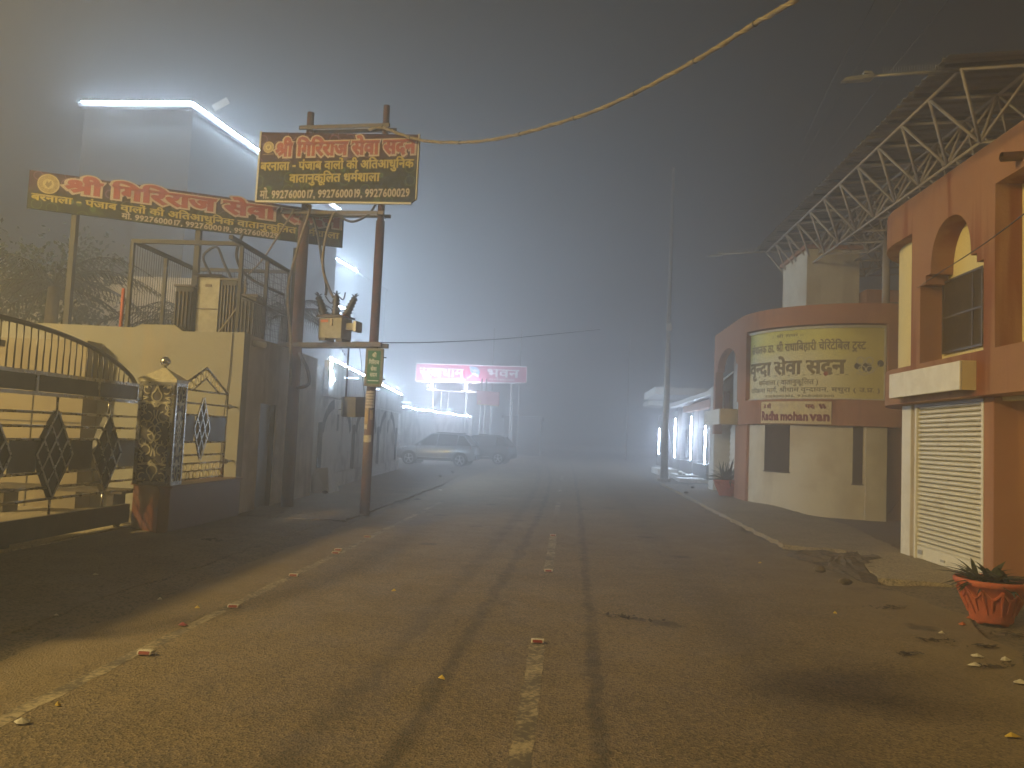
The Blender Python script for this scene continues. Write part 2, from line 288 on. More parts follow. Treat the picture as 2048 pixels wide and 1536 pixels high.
# ------------------------------------------------------------------ lettering (outlines of the letters, advance first)
GL = {'श': '68 /:/A/7/A/4/C/3/E/2/H/2/J/4/L/6/M/8/M/:/M/</M/>/L/A/J/F/L/I/P/L/T/L/Z/L/`/J/d/F/g/B/h/?/g/=/f/</e/</c/</a/=/_/>/^/A/[/D/Z/I/Z/G/S/?/T/9/X/6/]/5/c/5/g/8/k/</m/B/n/G/n/K/l/O/i/R/f/T/a/T/Z/T/S/Q/M/M/H/G/D/L/@/P/;/T/7/W/2/Q/./L/4/H/:/D/>/@/A/=/A /j/f/j/./b/./b/f/X/f/X/m/u/m/u/f',
'र': '41 /V/2/P/-/J/2/E/7/@/</</@/8/D/6/H/4/J/3/L/2/N/2/P/2/R/4/T/5/U/8/U/;/U/=/T/?/S/@/Q/C/S/F/V/G/Y/H/^/G/`/G/b/G/d/F/f/./f/./m/X/m/X/f/N/f/O/b/P/]/O/W/M/R/K/O/G/L/C/J/?/G/D/B/I/=/M/9/Q/6',
'ी': '26 .w/m.u/p.t/s.s/v.s/z.t0$.w0).|0-/(0./-0-/20+/60&/9/}/</v/>/m/I/m/I/f/?/f/?/./7/./7/f/./f/./m/7/m/4/v/1/}/-0$/(0%/$0%.}0#.|/|.{/x.{/u.|/r.}/o/#/m',
'ग': '56 /C/f/C/E/B/C/B/A/@/@/>/@/;/@/9/B/6/D/4/G/3/J/2/M/2/O/3/P/5/R/8/R/;/R/;/f/./f/./m/i/m/i/f/^/f/^/./U/./U/f',
'स': '68 /j/f/j/./b/./b/I/_/H/[/G/X/G/T/G/P/G/K/H/G/I/C/J/A/H/?/G/C/B/H/=/L/9/P/6/T/2/O/-/I/2/D/7/?/</;/@/8/D/5/H/4/J/3/L/2/N/2/P/2/R/4/T/5/U/8/U/;/U/=/T/?/S/@/Q/B/S/C/V/D/Y/D/]/D/`/C/b/C/d/B/f/./f/./m/t/m/t/f /S/N/W/N/Z/O/^/O/b/P/b/f/J/f/K/d/K/b/L/`/L/]/L/X/K/T/J/R/H/O/M/N',
'े': '0 .x/m.v/t.t/y.r/}.o0#.m0%.i0%.g0%.f0%.d0$.c0$.`0,.d0-.i0..n0-.s0+.v0(.z/}.|/y.~/s/$/m',
'व': '56 /h/f/^/f/^/./U/./U/>/R/=/N/;/J/:/E/:/@/:/</</8/>/5/B/3/F/3/K/4/R/8/X/?/[/H/]/K/]/M/]/O/]/Q/[/Q/T/O/T/M/U/J/U/H/U/B/T/>/R/</O/;/K/;/F/>/C/A/A/F/A/J/A/N/C/R/E/U/H/U/f/./f/./m/h/m',
'ा': '26 /?/f/?/./7/./7/f/./f/./m/I/m/I/f',
'द': '52 /W/(/U/,/S///R/2/P/5/N/5/K/5/F/5/B/6/>/7/:/9/7/</5/@/3/D/3/I/3/M/4/Q/6/T/8/V/</Y/@/Z/E/[/K/]/L/]/L/f/./f/./m/d/m/d/f/T/f/T/T/O/T/I/T/E/T/B/S/?/R/=/P/</N/;/K/;/H/</C/?/?/D/=/K/</L/</M/</M/>/M/@/M/C/O/E/Q/F/S/F/W/E/Z/D/]/A/]/>/]/;/[/9/Y/8/W/7/X/4/Z/2/]///_/,',
'न': '56 /./m/h/m/h/f/^/f/^/./T/./T/L/B/L/B/F/B/D/A/B/?/A/=/A/;/A/8/C/6/E/4/H/2/K/2/N/2/P/3/R/5/S/8/S/T/S/T/f/./f',
'ब': '57 /i/f/_/f/_/./V/./V/>/S/=/P/;/K/:/F/:/A/:/</</8/>/5/B/3/F/3/K/4/R/9/X/@/[/H/]/L/]/N/]/P/]/S/[/R/T/P/U/N/U/K/U/I/V/G/U/E/U/R/D/T/F/V/H/V/f/./f/./m/i/m /;/K/</F/>/C/B/A/F/@/J/A/M/B/?/S/</P',
'-': '34 /3/P/K/P/K/H/3/H',
'प': '57 /_/f/_/./V/./V/A/S/?/P/>/L/=/G/=/D/=/@/>/=/?/;/A/9/D/7/H/6/L/6/R/6/f/./f/./m/i/m/i/f /V/f/>/f/>/S/>/O/>/L/?/J/?/I/@/G/A/F/D/D/H/D/L/D/P/F/S/H/V/J',
'ं': '0 .w/|.w/~.x0$.z0&.|0&.~0&/$0$/%/~/%/|/%/z/$/x.~/w.|/v.z/w.x/x.w/z',
'ज': '74 /p/f/p/./h/./h/S/Z/S/V/S/T/S/W/P/Z/L/[/H/]/D/[/@/Z/</W/9/T/8/Q/6/M/6/H/7/C/9/>/=/:/C/7/H/4/O/1/V/8/Y/;/P/?/J/B/D/G/?/M/=/P/>/R/?/S/A/T/E/S/I/Q/M/M/Q/I/T/L/Z/h/Z/h/f/./f/./m/{/m/{/f',
'ल': '68 /./f/./m/t/m/t/f/j/f/j/./b/./b/R/`/R/^/Q/Z/P/X/O/V/L/T/H/R/C/J/E/K/J/M/M/K/O/H/P/F/Q/C/Q/?/Q/=/O/;/L/;/I/;/E/=/B/?/>/C/;/H/7/M/2/H/-/B/2/=/6/9/;/5/@/3/D/2/J/3/N/5/R/8/U/;/W/?/X/B/Y/G/X/J/W/N/U/Q/S/X/W/a/Y/b/Y/b/f',
'ो': '26 /?/f/?/./7/./7/f/./f/./m/I/m/I/f /7/m/5/t/3/y/1/}/.0#/,0%/(0%/%0%/#0%.~0$.|0$.z0,.~0-/(0./-0-/10+/50(/9/}/;/y/=/s/>/m',
'क': '76 /}/f/[/f/[/Q/b/U/h/V/n/U/s/R/v/M/w/F/v/A/u/</s/7/p/2/i/6/k/9/m/=/n/B/o/F/n/J/m/M/j/N/g/O/b/M/[/H/[/./S/./S/?/P/=/M/</I/:/E/:/@/:/</</8/>/5/A/3/F/3/K/4/R/8/X/>/[/F/]/I/]/L/]/N/]/P/[/O/T/M/T/K/U/I/U/G/U/B/T/>/R/</O/;/K/;/G/>/C/A/A/E/A/I/A/M/C/P/E/S/H/S/f/./f/./m/}/m',
'अ': '76 /^/D/]/>/X/9/S/7/M/6/E/8/>/</9/B/5/I/1/R/8/T/;/N/>/H/A/C/G/?/L/=/P/>/S/?/T/A/U/E/U/H/S/K/Q/N/N/Q/K/P/H/P/H/W/M/X/Q/Z/S/]/T/`/S/c/R/f/O/g/L/g/I/g/F/f/B/e/?/c/=/j/@/l/C/m/G/n/L/n/S/m/X/j/[/f/]/a/Z/Y/U/T/V/R/W/R/[/Q/`/Q/c/Q/e/Q/h/R/j/R/j/f/c/f/c/m/}/m/}/f/s/f/s/./j/./j/K/h/J/f/J/c/J/a/J/_/J/]/J/^/G',
'त': '57 /_/f/_/./V/./V/O/K/O/F/O/B/N/?/M/=/L/;/I/;/F/</A/>/</C/7/I/2/D/-/?/1/;/5/8/9/5/=/3/B/2/F/3/J/4/L/5/O/7/Q/:/S/>/U/C/V/I/V/V/V/V/f/./f/./m/i/m/i/f',
'ि': '26 /7/f/./f/./m/6/m/5/o/4/r/3/u/3/w/5/~/90)/@0,/I0./R0-/Z0*/c0%/j/{/p/t/u/m/m/m/b/x/V0#/J0%/D0%/?/~/</{/;/v/</t/</q/=/o/>/m/I/m/I/f/?/f/?/./7/.',
'आ': '102 /^/D/]/>/X/9/S/7/M/6/E/8/>/</9/B/5/I/1/R/8/T/;/N/>/H/A/C/G/?/L/=/P/>/S/?/T/A/U/E/U/H/S/K/Q/N/N/Q/K/P/H/P/H/W/M/X/Q/Z/S/]/T/`/S/c/R/f/O/g/L/g/I/g/F/f/B/e/?/c/=/j/@/l/C/m/G/n/L/n/S/m/X/j/[/f/]/a/Z/Y/U/T/V/R/W/R/[/Q/`/Q/c/Q/e/Q/h/R/j/R/j/f/c/f/c/m0</m0</f01/f01/.0)/.0)/f/s/f/s/./j/./j/K/h/J/f/J/c/J/a/J/_/J/]/J/^/G',
'ध': '62 /n/f/d/f/d/./Z/./Z/=/W/;/T/:/P/9/J/8/C/9/>/</:/A/9/G/9/J/:/L/;/O/=/Q/9/S/5/V/3/Z/2/`/3/f/6/j/;/m/A/n/F/m/J/k/L/h/M/d/L/`/I/Z/C/_/E/a/E/d/D/f/C/g/@/h/>/g/</f/:/c/:/`/:/]/;/Z/=/X/?/W/B/V/D/V/G/V/K/V/M/V/O/V/O/O/M/O/L/O/G/O/D/M/B/K/A/G/B/D/D/A/G/@/K/?/P/@/T/A/X/D/Z/F/Z/f/T/f/T/m/n/m',
'ु': '0 .p/-.v//.{///&/./,/+///&/0.|//.w/,.r/%.o.y.n.p.o.i.s.d.v.`.z.Z/#.b/(.e/#.i.{.m.y.p.w.u.v.y.u/%.w/).}/(/$/%/&/#/(.|/(.y/(.w/(.u/&.s/%',
'ू': '0 /(.q/$.p.}.o.{.n.x.n.q.o.l.r.i.w.h.|.i/&.l/+.r/..y///$/./+/,/0/)/5/$/9.{/<.v/6.r/3.w//.|/+/#/$/&.y/(.u/(.r/%.p/#.o.|.p.y.r.w.t.v.w.u.z.v.|.v.~.w/$.w',
'्': '0 .w/*.y/*.|/*/&/)/-/(/2/$/6.|/:.w/=.r/7.n/2.u/-.z/(.}.}.~.z.~.x.}',
'म': '60 /b/f/b/./Y/./Y/G/C/G/C/C/B/@/A/?/@/=/>/=/</=/:/>/8/@/6/B/4/D/3/F/2/H/2/J/2/K/3/M/5/N/8/N/;/N/;/f/./f/./m/l/m/l/f /Y/f/C/f/C/N/Y/N',
'थ': '64 /f/f/f/./^/./^/@/Z/>/V/=/R/</M/;/E/</>/@/;/D/8/H/6/N/>/Q/D/T/G/X/H/^/G/b/E/e/B/g/?/h/=/g/;/g/:/e/9/c/;/_/B/]/A/U/;/W/6/Y/4/^/3/c/4/h/6/k/:/m/?/n/C/n/G/l/J/j/M/g/O/c/P/^/O/V/L/Q/G/M/@/I/C/F/E/D/I/C/M/B/R/C/V/D/Z/G/^/J/^/f/U/f/U/m/q/m/q/f',
'उ': '55 /./m/g/m/g/f/[/f/_/b/_/]/^/T/W/O/Z/K/^/G/`/C/a/=/`/9/_/5/[/2/X/0/S/./O/./I///D/1/?/5/:/;/7/@/4/F/1/M/8/P/;/H/>/B/B/=/E/9/J/6/N/5/R/6/U/7/W/:/W/>/W/B/U/F/R/I/O/L/L/L/H/K/H/R/N/S/S/U/V/X/V/]/V/`/U/c/S/e/Q/f/./f',
'ह': '53 /N/5/Q/6/T/8/V/:/V/=/V/@/S/C/P/D/J/E/D/D/?/B/=/?/</:/</7/=/4/?/1/B/./F/*/L/$/G.{/A/#/=/)/9/-/5/4/4/;/4/?/5/B/7/D/:/G/8/I/6/K/5/N/5/Q/5/T/6/V/7/X/9/Y/;/[/>/]/A/]/E/]/R/]/R/f/./f/./m/f/m/f/f/Z/f/Z/U/E/U/B/U/A/U/>/T/=/S/=/Q/=/O/>/M/?/L/@/J/E/L/J/L/Q/K/V/J/Y/G/]/D/_/A/_/=/^/8/[/4/W/0/Q/.',
'ड': '58 /R/D/O/D/L/D/I/C/G/B/B/E/?/H/</L/</Q/</T/=/V/>/X/?/Y/B/[/E/]/H/]/M/]/V/]/V/f/./f/./m/j/m/j/f/_/f/_/U/L/U/I/U/G/U/E/T/D/S/D/Q/D/N/E/M/G/K/H/J/M/K/R/K/Y/J/_/H/c/C/d/=/c/7/_/2/X///P/./F///>/2/9/6/5/9/0/>/7/C/</=/B/9/I/6/P/5/X/7/[/=/[/@/Y/B/V/D',
'ख': '82 /x/f/x/./p/./p/2/l/1/h/0/d///`///X///Q/1/J/4/D/8/=/>/6/F/4/I/3/L/2/N/2/P/2/R/4/T/5/U/8/U/;/U/=/T/?/S/@/Q/B/S/C/V/D/Y/D/]/D/_/C/b/C/d/B/f/./f/./m0&/m0&/f /d/E/h/F/k/G/m/H/p/J/p/f/J/f/K/b/L/]/K/T/H/O/D/K/?/G/C/B/H/>/M/:/S/8/Y/6/`/6/d/6/h/7/l/8/p/:/p/B/m/@/j/?/g/?/c/>/_/?/Z/@/V/C/T/F/R/J/R/N/S/T/V/Y/]/]/d/^/f/^/i/^/k/^/m/]/l/U/j/V/i/V/e/V/a/V/]/T/Z/Q/Z/N/Z/J/]/G/a/F',
'च': '63 /p/f/e/f/e/./]/./]/>/Z/=/V/;/R/:/N/:/G/;/A/>/=/C/</J/</L/=/O/?/Q/@/S/2/S/2/Z/O/Z/S/Z/U/Z/T/S/Q/S/L/R/H/Q/E/N/D/I/E/F/G/C/J/A/N/A/R/A/V/C/Z/E/]/H/]/f/./f/./m/p/m',
'ट': '50 /c/f/S/f/S/Q/N/Q/I/Q/F/P/C/O/@/N/</I/;/D/;/?/=/</?/9/C/7/F/6/J/5/O/6/T/7/W/8/]/:/_/3/Z/1/U///P/./K/./D///>/1/9/4/6/8/3/>/3/D/3/J/6/O/:/S/?/V/E/W/K/X/K/f/./f/./m/c/m',
'भ': '70 /?/n/C/n/F/m/I/l/K/j/M/g/N/d/O/`/O/Z/O/N/d/N/d/f/V/f/V/m/w/m/w/f/l/f/l/./d/./d/G/O/G/O/C/O/@/N/?/L/=/J/=/H/=/F/>/D/@/B/B/A/D/@/F/?/H/>/J/?/K/@/M/B/N/D/N/G/N/G/Y/G/^/G/a/F/c/E/e/C/g/?/h/=/g/;/g/:/e/9/c/:/a/</_/?/^/D/]/C/U/</V/7/Y/4/]/3/c/4/h/6/l/;/n',
'ठ': '58 /k/f/S/f/S/W/Z/T/a/O/d/I/e/B/d/;/b/6/^/3/X/0/R///L/./E///?/1/:/4/6/8/3/=/3/D/3/J/6/O/:/S/?/V/E/W/K/X/K/f/./f/./m/k/m /K/5/R/6/W/8/[/</]/B/[/G/Y/K/U/N/P/Q/M/Q/F/P/A/N/>/L/</J/;/G/;/C/</=/?/9/E/6',
'ष': '58 /j/m/j/f/`/f/`/./W/./W/A/T/?/P/>/L/=/G/=/D/=/@/>/=/?/;/A/9/D/7/H/6/L/6/R/6/f/./f/./m /W/f/B/f/W/K /A/F/D/D/H/D/K/D/M/D/P/E/R/F/>/b/>/S/>/O/>/L/?/J/?/I/@/G',
'ृ': '0 /1.r/..p/+.o/&.n.~.n.x.o.s.r.o.w.n.|.p/&.s/+.x/./$/0/%/).|/(.x/%.v/#.v.|.v.y.x.w.{.v.~.u/%.u/(.v/+.w/..y',
'ण': '72 /n/f/n/./f/./f/f/X/f/X/N/X/J/W/G/V/D/T/B/R/@/O/>/K/=/G/=/?/>/9/B/8/E/7/H/6/L/6/Q/6/f/./f/./m/y/m/y/f /G/D/K/D/N/G/O/I/P/K/P/N/P/Q/P/f/>/f/>/Q/>/N/>/K/?/I/@/G/A/F/C/E/D/D',
'छ': '70 /L/5/S/6/Z/8/`/</e/A/g/F/h/M/h/Q/f/U/c/W/`/X/]/W/Z/V/Y/T/X/R/Y/O/[/L/_/J/e/H/a/B/Y/E/T/H/R/M/Q/R/Q/V/S/Z/W/^/]/_/]/f/./f/./m/w/m/w/f/e/f/e/_/i/]/m/X/o/S/p/M/p/G/n/B/k/</g/8/b/4/Z/1/S///L/./C///=/2/9/7/8/=/8/?/9/A/:/C/;/E/7/G/5/J/3/N/2/R/3/W/7/[/</_/C/_/E/_/G/_/I/_/K/^/J/V/G/W/E/W/C/X/=/V/:/Q/;/N/=/L/?/K/B/J/E/K/I/K/K/K/M/K/L/D/K/D/J/D/C/B/@/=/A/9/C/7/G/5',
'औ': '102 /^/D/]/>/X/9/S/7/M/6/E/8/>/</9/B/5/I/1/R/8/T/;/N/>/H/A/C/G/?/L/=/P/>/S/?/T/A/U/E/U/H/S/K/Q/N/N/Q/K/P/H/P/H/W/M/X/Q/Z/S/]/T/`/S/c/R/f/O/g/L/g/I/g/F/f/B/e/?/c/=/j/@/l/C/m/G/n/L/n/S/m/X/j/[/f/]/a/Z/Y/U/T/V/R/W/R/[/Q/`/Q/c/Q/e/Q/h/R/j/R/j/f/c/f/c/m0</m0</f01/f01/.0)/.0)/f/s/f/s/./j/./j/K/h/J/f/J/c/J/a/J/_/J/]/J/^/G 0(/m0%/p/~/r/|/t/z/u/x/u/u/u/s/u/q/u/o/t/m/s/k/z/m/{/o/|/r/|/u/|/y/|/}/z0$/x0(/t0%/y0#/|/}0#/{0%/y0%/v0&/s0&/r0%/p0%/o0$/l0,/q0-/u0./{0-0#0+0(0(0+/}0-/y0//s01/m',
'ए': '55 /h/f/^/f/^/T/^/O/^/L/]/I/Z/G/U/C/N/A/M/I/O/I/P/J/R/J/S/K/T/M/U/N/U/P/U/T/U/f/>/f/>/Q/>/M/>/J/?/G/@/E/A/C/C/B/E/@/H/>/S/8/X/4/]/1/_/-/`/)/_/$/^.|/[.y/Z.w/S.{/T.}/U/#/V/%/V/(/V/*/V/,/T/-/R///O/1/K/4/B/9/?/;/</=/9/@/8/C/6/H/6/N/6/f/./f/./m/h/m',
'इ': '49 /I/D/F/D/C/D/A/C/>/B/:/E/6/H/4/L/3/Q/3/T/4/V/5/X/7/Y/9/[/</]/@/]/D/]/M/]/M/f/./f/./m/a/m/a/f/V/f/V/U/C/U/@/U/?/U/</T/;/S/;/Q/;/N/</M/>/K/?/J/D/K/J/K/P/J/V/H/Y/C/[/=/Z/8/W/3/R/0/K/./N/-/Q/,/T/+/X/*/T.~/O/%/I/(/D/+/@/./:///6/0/4/2/3/4/3/7/4/8/6/9/8/:/:/9/</9/?/7/A/5/D/5/J/5/O/7/R/9/S/=/R/@/P/B/M/D',
'य': '58 /k/m/k/f/`/f/`/./W/./W/@/T/>/P/=/L/</G/;/?/=/9/A/6/F/3/K/2/Q/7/S/;/U/=/X/>/]/>/_/=/b/</d/:/f/./f/./m /;/L/=/H/@/E/C/C/H/B/M/C/Q/D/T/G/W/I/W/f/C/f/E/a/F/Z/E/T/A/O',
'।': '38 /A/m/J/m/J/./A/.',
'ै': '0 .w/m.u/p.r/r.p/t.n/u.k/u.i/u.g/u.e/u.c/t.a/s.^/z.a/{.c/|.f/|.h/|.m/|.p/z.t/x.v/t.w/t.u/y.s/|.q0#.o0%.l0%.i0&.g0&.e0%.d0%.b0$.`0,.d0-.i0..n0-.s0+.v0(.z/}.|/y.~/s/$/m',
'ौ': '26 /?/f/?/./7/./7/f/./f/./m/I/m/I/f /6/m/3/p/1/r///t/-/u/*/u/(/u/%/u/#/u.}/t.{/s.x/z.z/{.}/|/#/|/&/|/,/|///z/3/x/5/t/6/t/4/y/2/|/00#/.0%/+0%/(0&/%0&/#0%.~0%.|0$.z0,.~0-/(0./-0-/10+/50(/9/}/;/y/=/s/>/m',
'S': '71 /F/2/B/9/[/H/U/I/P/J/L/L/H/M/C/K/?/H/:/E/6/B/1/I/5/K/9/M/=/O/@/Q/</U/9/Y/7/]/7/a/8/f/;/j/@/m/G/n/M/m/R/k/U/f/V/a/U/]/T/X/Q/U/N/R/S/P/X/O/_/N/e/M/e/f/]/f/]/m/w/m/w/f/m/f/m/./e/./e/E /?/a/?/^/@/[/C/X/G/U/J/X/L/Z/M/^/N/a/M/d/L/f/I/g/F/h/D/g/A/f/?/d',
'P': '57 /2/3/C/=/?/?/;/A/9/D/7/H/6/L/6/R/6/f/./f/./m/i/m/i/f/_/f/_/./V/./V/A/7/- /V/f/>/f/>/S/>/O/>/L/?/J/?/I/@/G/A/F/D/D/H/D/L/D/P/F/S/H/V/J',
'T': '50 /c/f/S/f/S/Q/N/Q/I/Q/F/P/C/O/@/N/</I/;/D/;/?/=/</?/9/C/7/F/6/J/5/O/6/T/7/W/8/]/:/_/3/Z/1/U///P/./K/./D///>/1/9/4/6/8/3/>/3/D/3/J/6/O/:/S/?/V/E/W/K/X/K/f/./f/./m/c/m /1.y/J/-/N/-/].v/W.r/K/%/6.r',
'N': '36 /./m/S/m/S/f/./f /B/L/B/F/B/D/A/B/?/A/=/A/;/A/8/C/6/E/4/H/2/K/2/N/2/P/3/R/5/S/8/S/T/S/T/L',
'R': '0 .v/m.t/p.r/t.q/x.q/{.r0%.u0*.z0-/%0./)0-/+0-/.0,/00+/.0$/,0$/*0%/(0&/%0&.~0%.{0#.z/}.y/z.y/v.z/s.|/p.~/m',
'K': '76 /3/3/?/;/:/=/6/@/4/E/3/K/4/R/8/X/>/[/F/]/I/]/L/]/N/]/P/[/O/T/M/T/K/U/I/U/G/U/B/T/>/R/</O/;/K/;/G/>/C/A/A/E/A/I/A/M/C/P/E/S/H/S/f/./f/./m/}/m/}/f/[/f/[/Q/_/S/b/U/e/V/h/V/n/U/s/R/v/M/w/F/v/A/u/</s/7/p/2/i/6/k/9/m/=/n/B/o/F/n/J/m/M/j/N/g/O/d/O/b/M/_/K/[/H/[/./S/./S/?/Q/>/O/=/7/-',
'O': '26 /?/f/?/./7/./7/f/./f/./m/I/m/I/f /7/m/5/t/3/y/1/}/.0#/,0%/(0%/%0%/#0%.~0$.|0$.z0,.~0-/(0./-0-/10+/50(/9/}/;/y/=/s/>/m /=0%/=0(/>0*/@0+/B0,/D0+/F0*/G0(/H0%/G0#/F/}/D/|/B/{/@/|/>/}/=0#',
'M': '39 /S/N/V/N/X/N/[/O/_/O/`/H/]/H/Z/G/W/G/T/G/P/G/K/H/G/I/C/J/A/H/?/G/C/B/H/=/L/9/P/6/T/2/O/-/I/2/D/7/?/</;/@/8/D/5/H/4/J/3/L/2/N/2/P/2/R/4/T/5/U/8/U/;/U/=/T/?/S/@/Q/B/S/C/V/D/Y/D/]/D/`/C/b/C/d/B/f/./f/./m/V/m/V/f/J/f/K/d/K/b/L/`/L/]/L/X/K/T/J/R/H/O/M/N'}
AL = ''.join(chr(i) for i in range(35, 127) if chr(i) not in "\\'\"")
_gm = {}
def curve_mesh(cu):
    ob = bpy.data.objects.new('tmp', cu); C.objects.link(ob)
    dg = bpy.context.evaluated_depsgraph_get(); dg.update()
    me = bpy.data.meshes.new_from_object(ob.evaluated_get(dg))
    V = [(v.co.x, v.co.y) for v in me.vertices]; P = [tuple(p.vertices) for p in me.polygons]
    bpy.data.objects.remove(ob); bpy.data.meshes.remove(me); bpy.data.curves.remove(cu)
    return V, P
def glyph(c, bold):
    k = (c, bold)
    if k in _gm: return _gm[k]
    if c in GL:
        w = GL[c].split(' '); adv = int(w[0]) / 100.0
        cu = bpy.data.curves.new('g', 'CURVE'); cu.dimensions = '2D'; cu.fill_mode = 'FRONT'
        for q in w[1:]:
            n = [AL.index(q[i]) * 90 + AL.index(q[i + 1]) - 1000 for i in range(0, len(q), 2)]
            sp = cu.splines.new('POLY'); sp.points.add(len(n) // 2 - 1); sp.use_cyclic_u = True
            for i in range(len(n) // 2): sp.points[i].co = (n[2 * i] / 100.0, n[2 * i + 1] / 100.0, 0, 1)
        V, P = curve_mesh(cu)
    else:
        cu = bpy.data.curves.new('g', 'FONT'); cu.body = 'R' if c == '\x01' else c; cu.size = 0.92; cu.fill_mode = 'FRONT'; cu.resolution_u = 3
        V, P = curve_mesh(cu)
        adv = (max(v[0] for v in V) + 0.06) if V else 0.3
    # heavier strokes: widen the outline outwards with a rim of quads
    if bold and P:
        idx = {}; rm = []; V2 = []
        for v in V:
            kk = (round(v[0], 4), round(v[1], 4))
            if kk not in idx: idx[kk] = len(V2); V2.append(kk)
            rm.append(idx[kk])
        P = [tuple(rm[i] for i in p) for p in P]; P = [p for p in P if len(set(p)) == len(p)]
        P = [p if sum(V2[p[i]][0] * V2[p[(i + 1) % len(p)]][1] - V2[p[(i + 1) % len(p)]][0] * V2[p[i]][1] for i in range(len(p))) > 0 else p[::-1] for p in P]
        E = {}
        for p in P:
            for i in range(len(p)): E[(p[i], p[(i + 1) % len(p)])] = 1
        bd = [e for e in E if (e[1], e[0]) not in E]; nx = {}; pv = {}
        for a_, b_ in bd: nx[a_] = b_; pv[b_] = a_
        off = {}
        V = list(V2)
        for a_ in nx:
            if a_ not in pv: continue
            p0, p1, p2 = Vector(V2[pv[a_]]), Vector(V2[a_]), Vector(V2[nx[a_]]); d1 = (p1 - p0).normalized(); d2 = (p2 - p1).normalized()
            n1 = Vector((d1.y, -d1.x)); n2 = Vector((d2.y, -d2.x)); m_ = n1 + n2
            if m_.length < 1e-3: m_ = n1
            m_.normalize(); L_ = bold / max(0.5, m_.dot(n1)); off[a_] = len(V); V.append((p1.x + m_.x * L_, p1.y + m_.y * L_))
        for a_, b_ in bd:
            if a_ in off and b_ in off: P.append((b_, a_, off[a_], off[b_]))
    _gm[k] = (adv, V, P)
    return _gm[k]
def text(mb, s, f, x0, y0, x1, size, bold=0.03, w=0.0):
    """letters of s between x0 and x1 (stretched to fit), baseline y0; f(u,v,w)->point"""
    l = list(s)
    for i in range(1, len(l)):
        if l[i] == 'ि': l[i - 1], l[i] = l[i], l[i - 1]      # written before the letter it follows
    s = ''.join(l)
    tot = sum(0.28 if c == ' ' else glyph(c, bold)[0] for c in s); x = 0.0
    kx = (x1 - x0) / tot
    for i, c in enumerate(s):
        if c == ' ': x += 0.28; continue
        a, V, P = glyph(c, bold)
        if V: mb.add([f(x0 + (x + vx) * kx, y0 + vy * size, w + (i % 3) * 0.0004) for vx, vy in V], P)
        x += a
    return mb
# ================================================================== ground, road, paths
def sm(a, b, x): t = max(0.0, min(1.0, (x - a) / (b - a))); return t * t * (3 - 2 * t)
def gz(x, y):
    z = -0.02
    z -= 0.15 * sm(5.0, 6.6, x) * sm(13.0, 16.5, y) * (1 - sm(22.5, 25, y))
    z += 0.055 * sm(-3.3, -3.95, x)
    z += 0.07 * sm(4.0, 4.9, x) * (1 - sm(12.4, 13.4, y))
    return z
def noisy(x, y): return 0.5 * math.sin(x * 3.1 + y * 1.7) + 0.3 * math.sin(x * 7.3 - y * 4.1) + 0.2 * math.sin(x * 13.0 + y * 11.0)
def sheet(name, xs, ys, zf, material):
    b = MB(); vs = [(x, y, zf(x, y)) for y in ys for x in xs]; n = len(xs)
    b.add(vs, [(j * n + i, j * n + i + 1, (j + 1) * n + i + 1, (j + 1) * n + i) for j in range(len(ys) - 1) for i in range(n - 1)], True)
    return struct(b.build(name, material))
def lin(a, b, n): return [a + (b - a) * i / n for i in range(n + 1)]

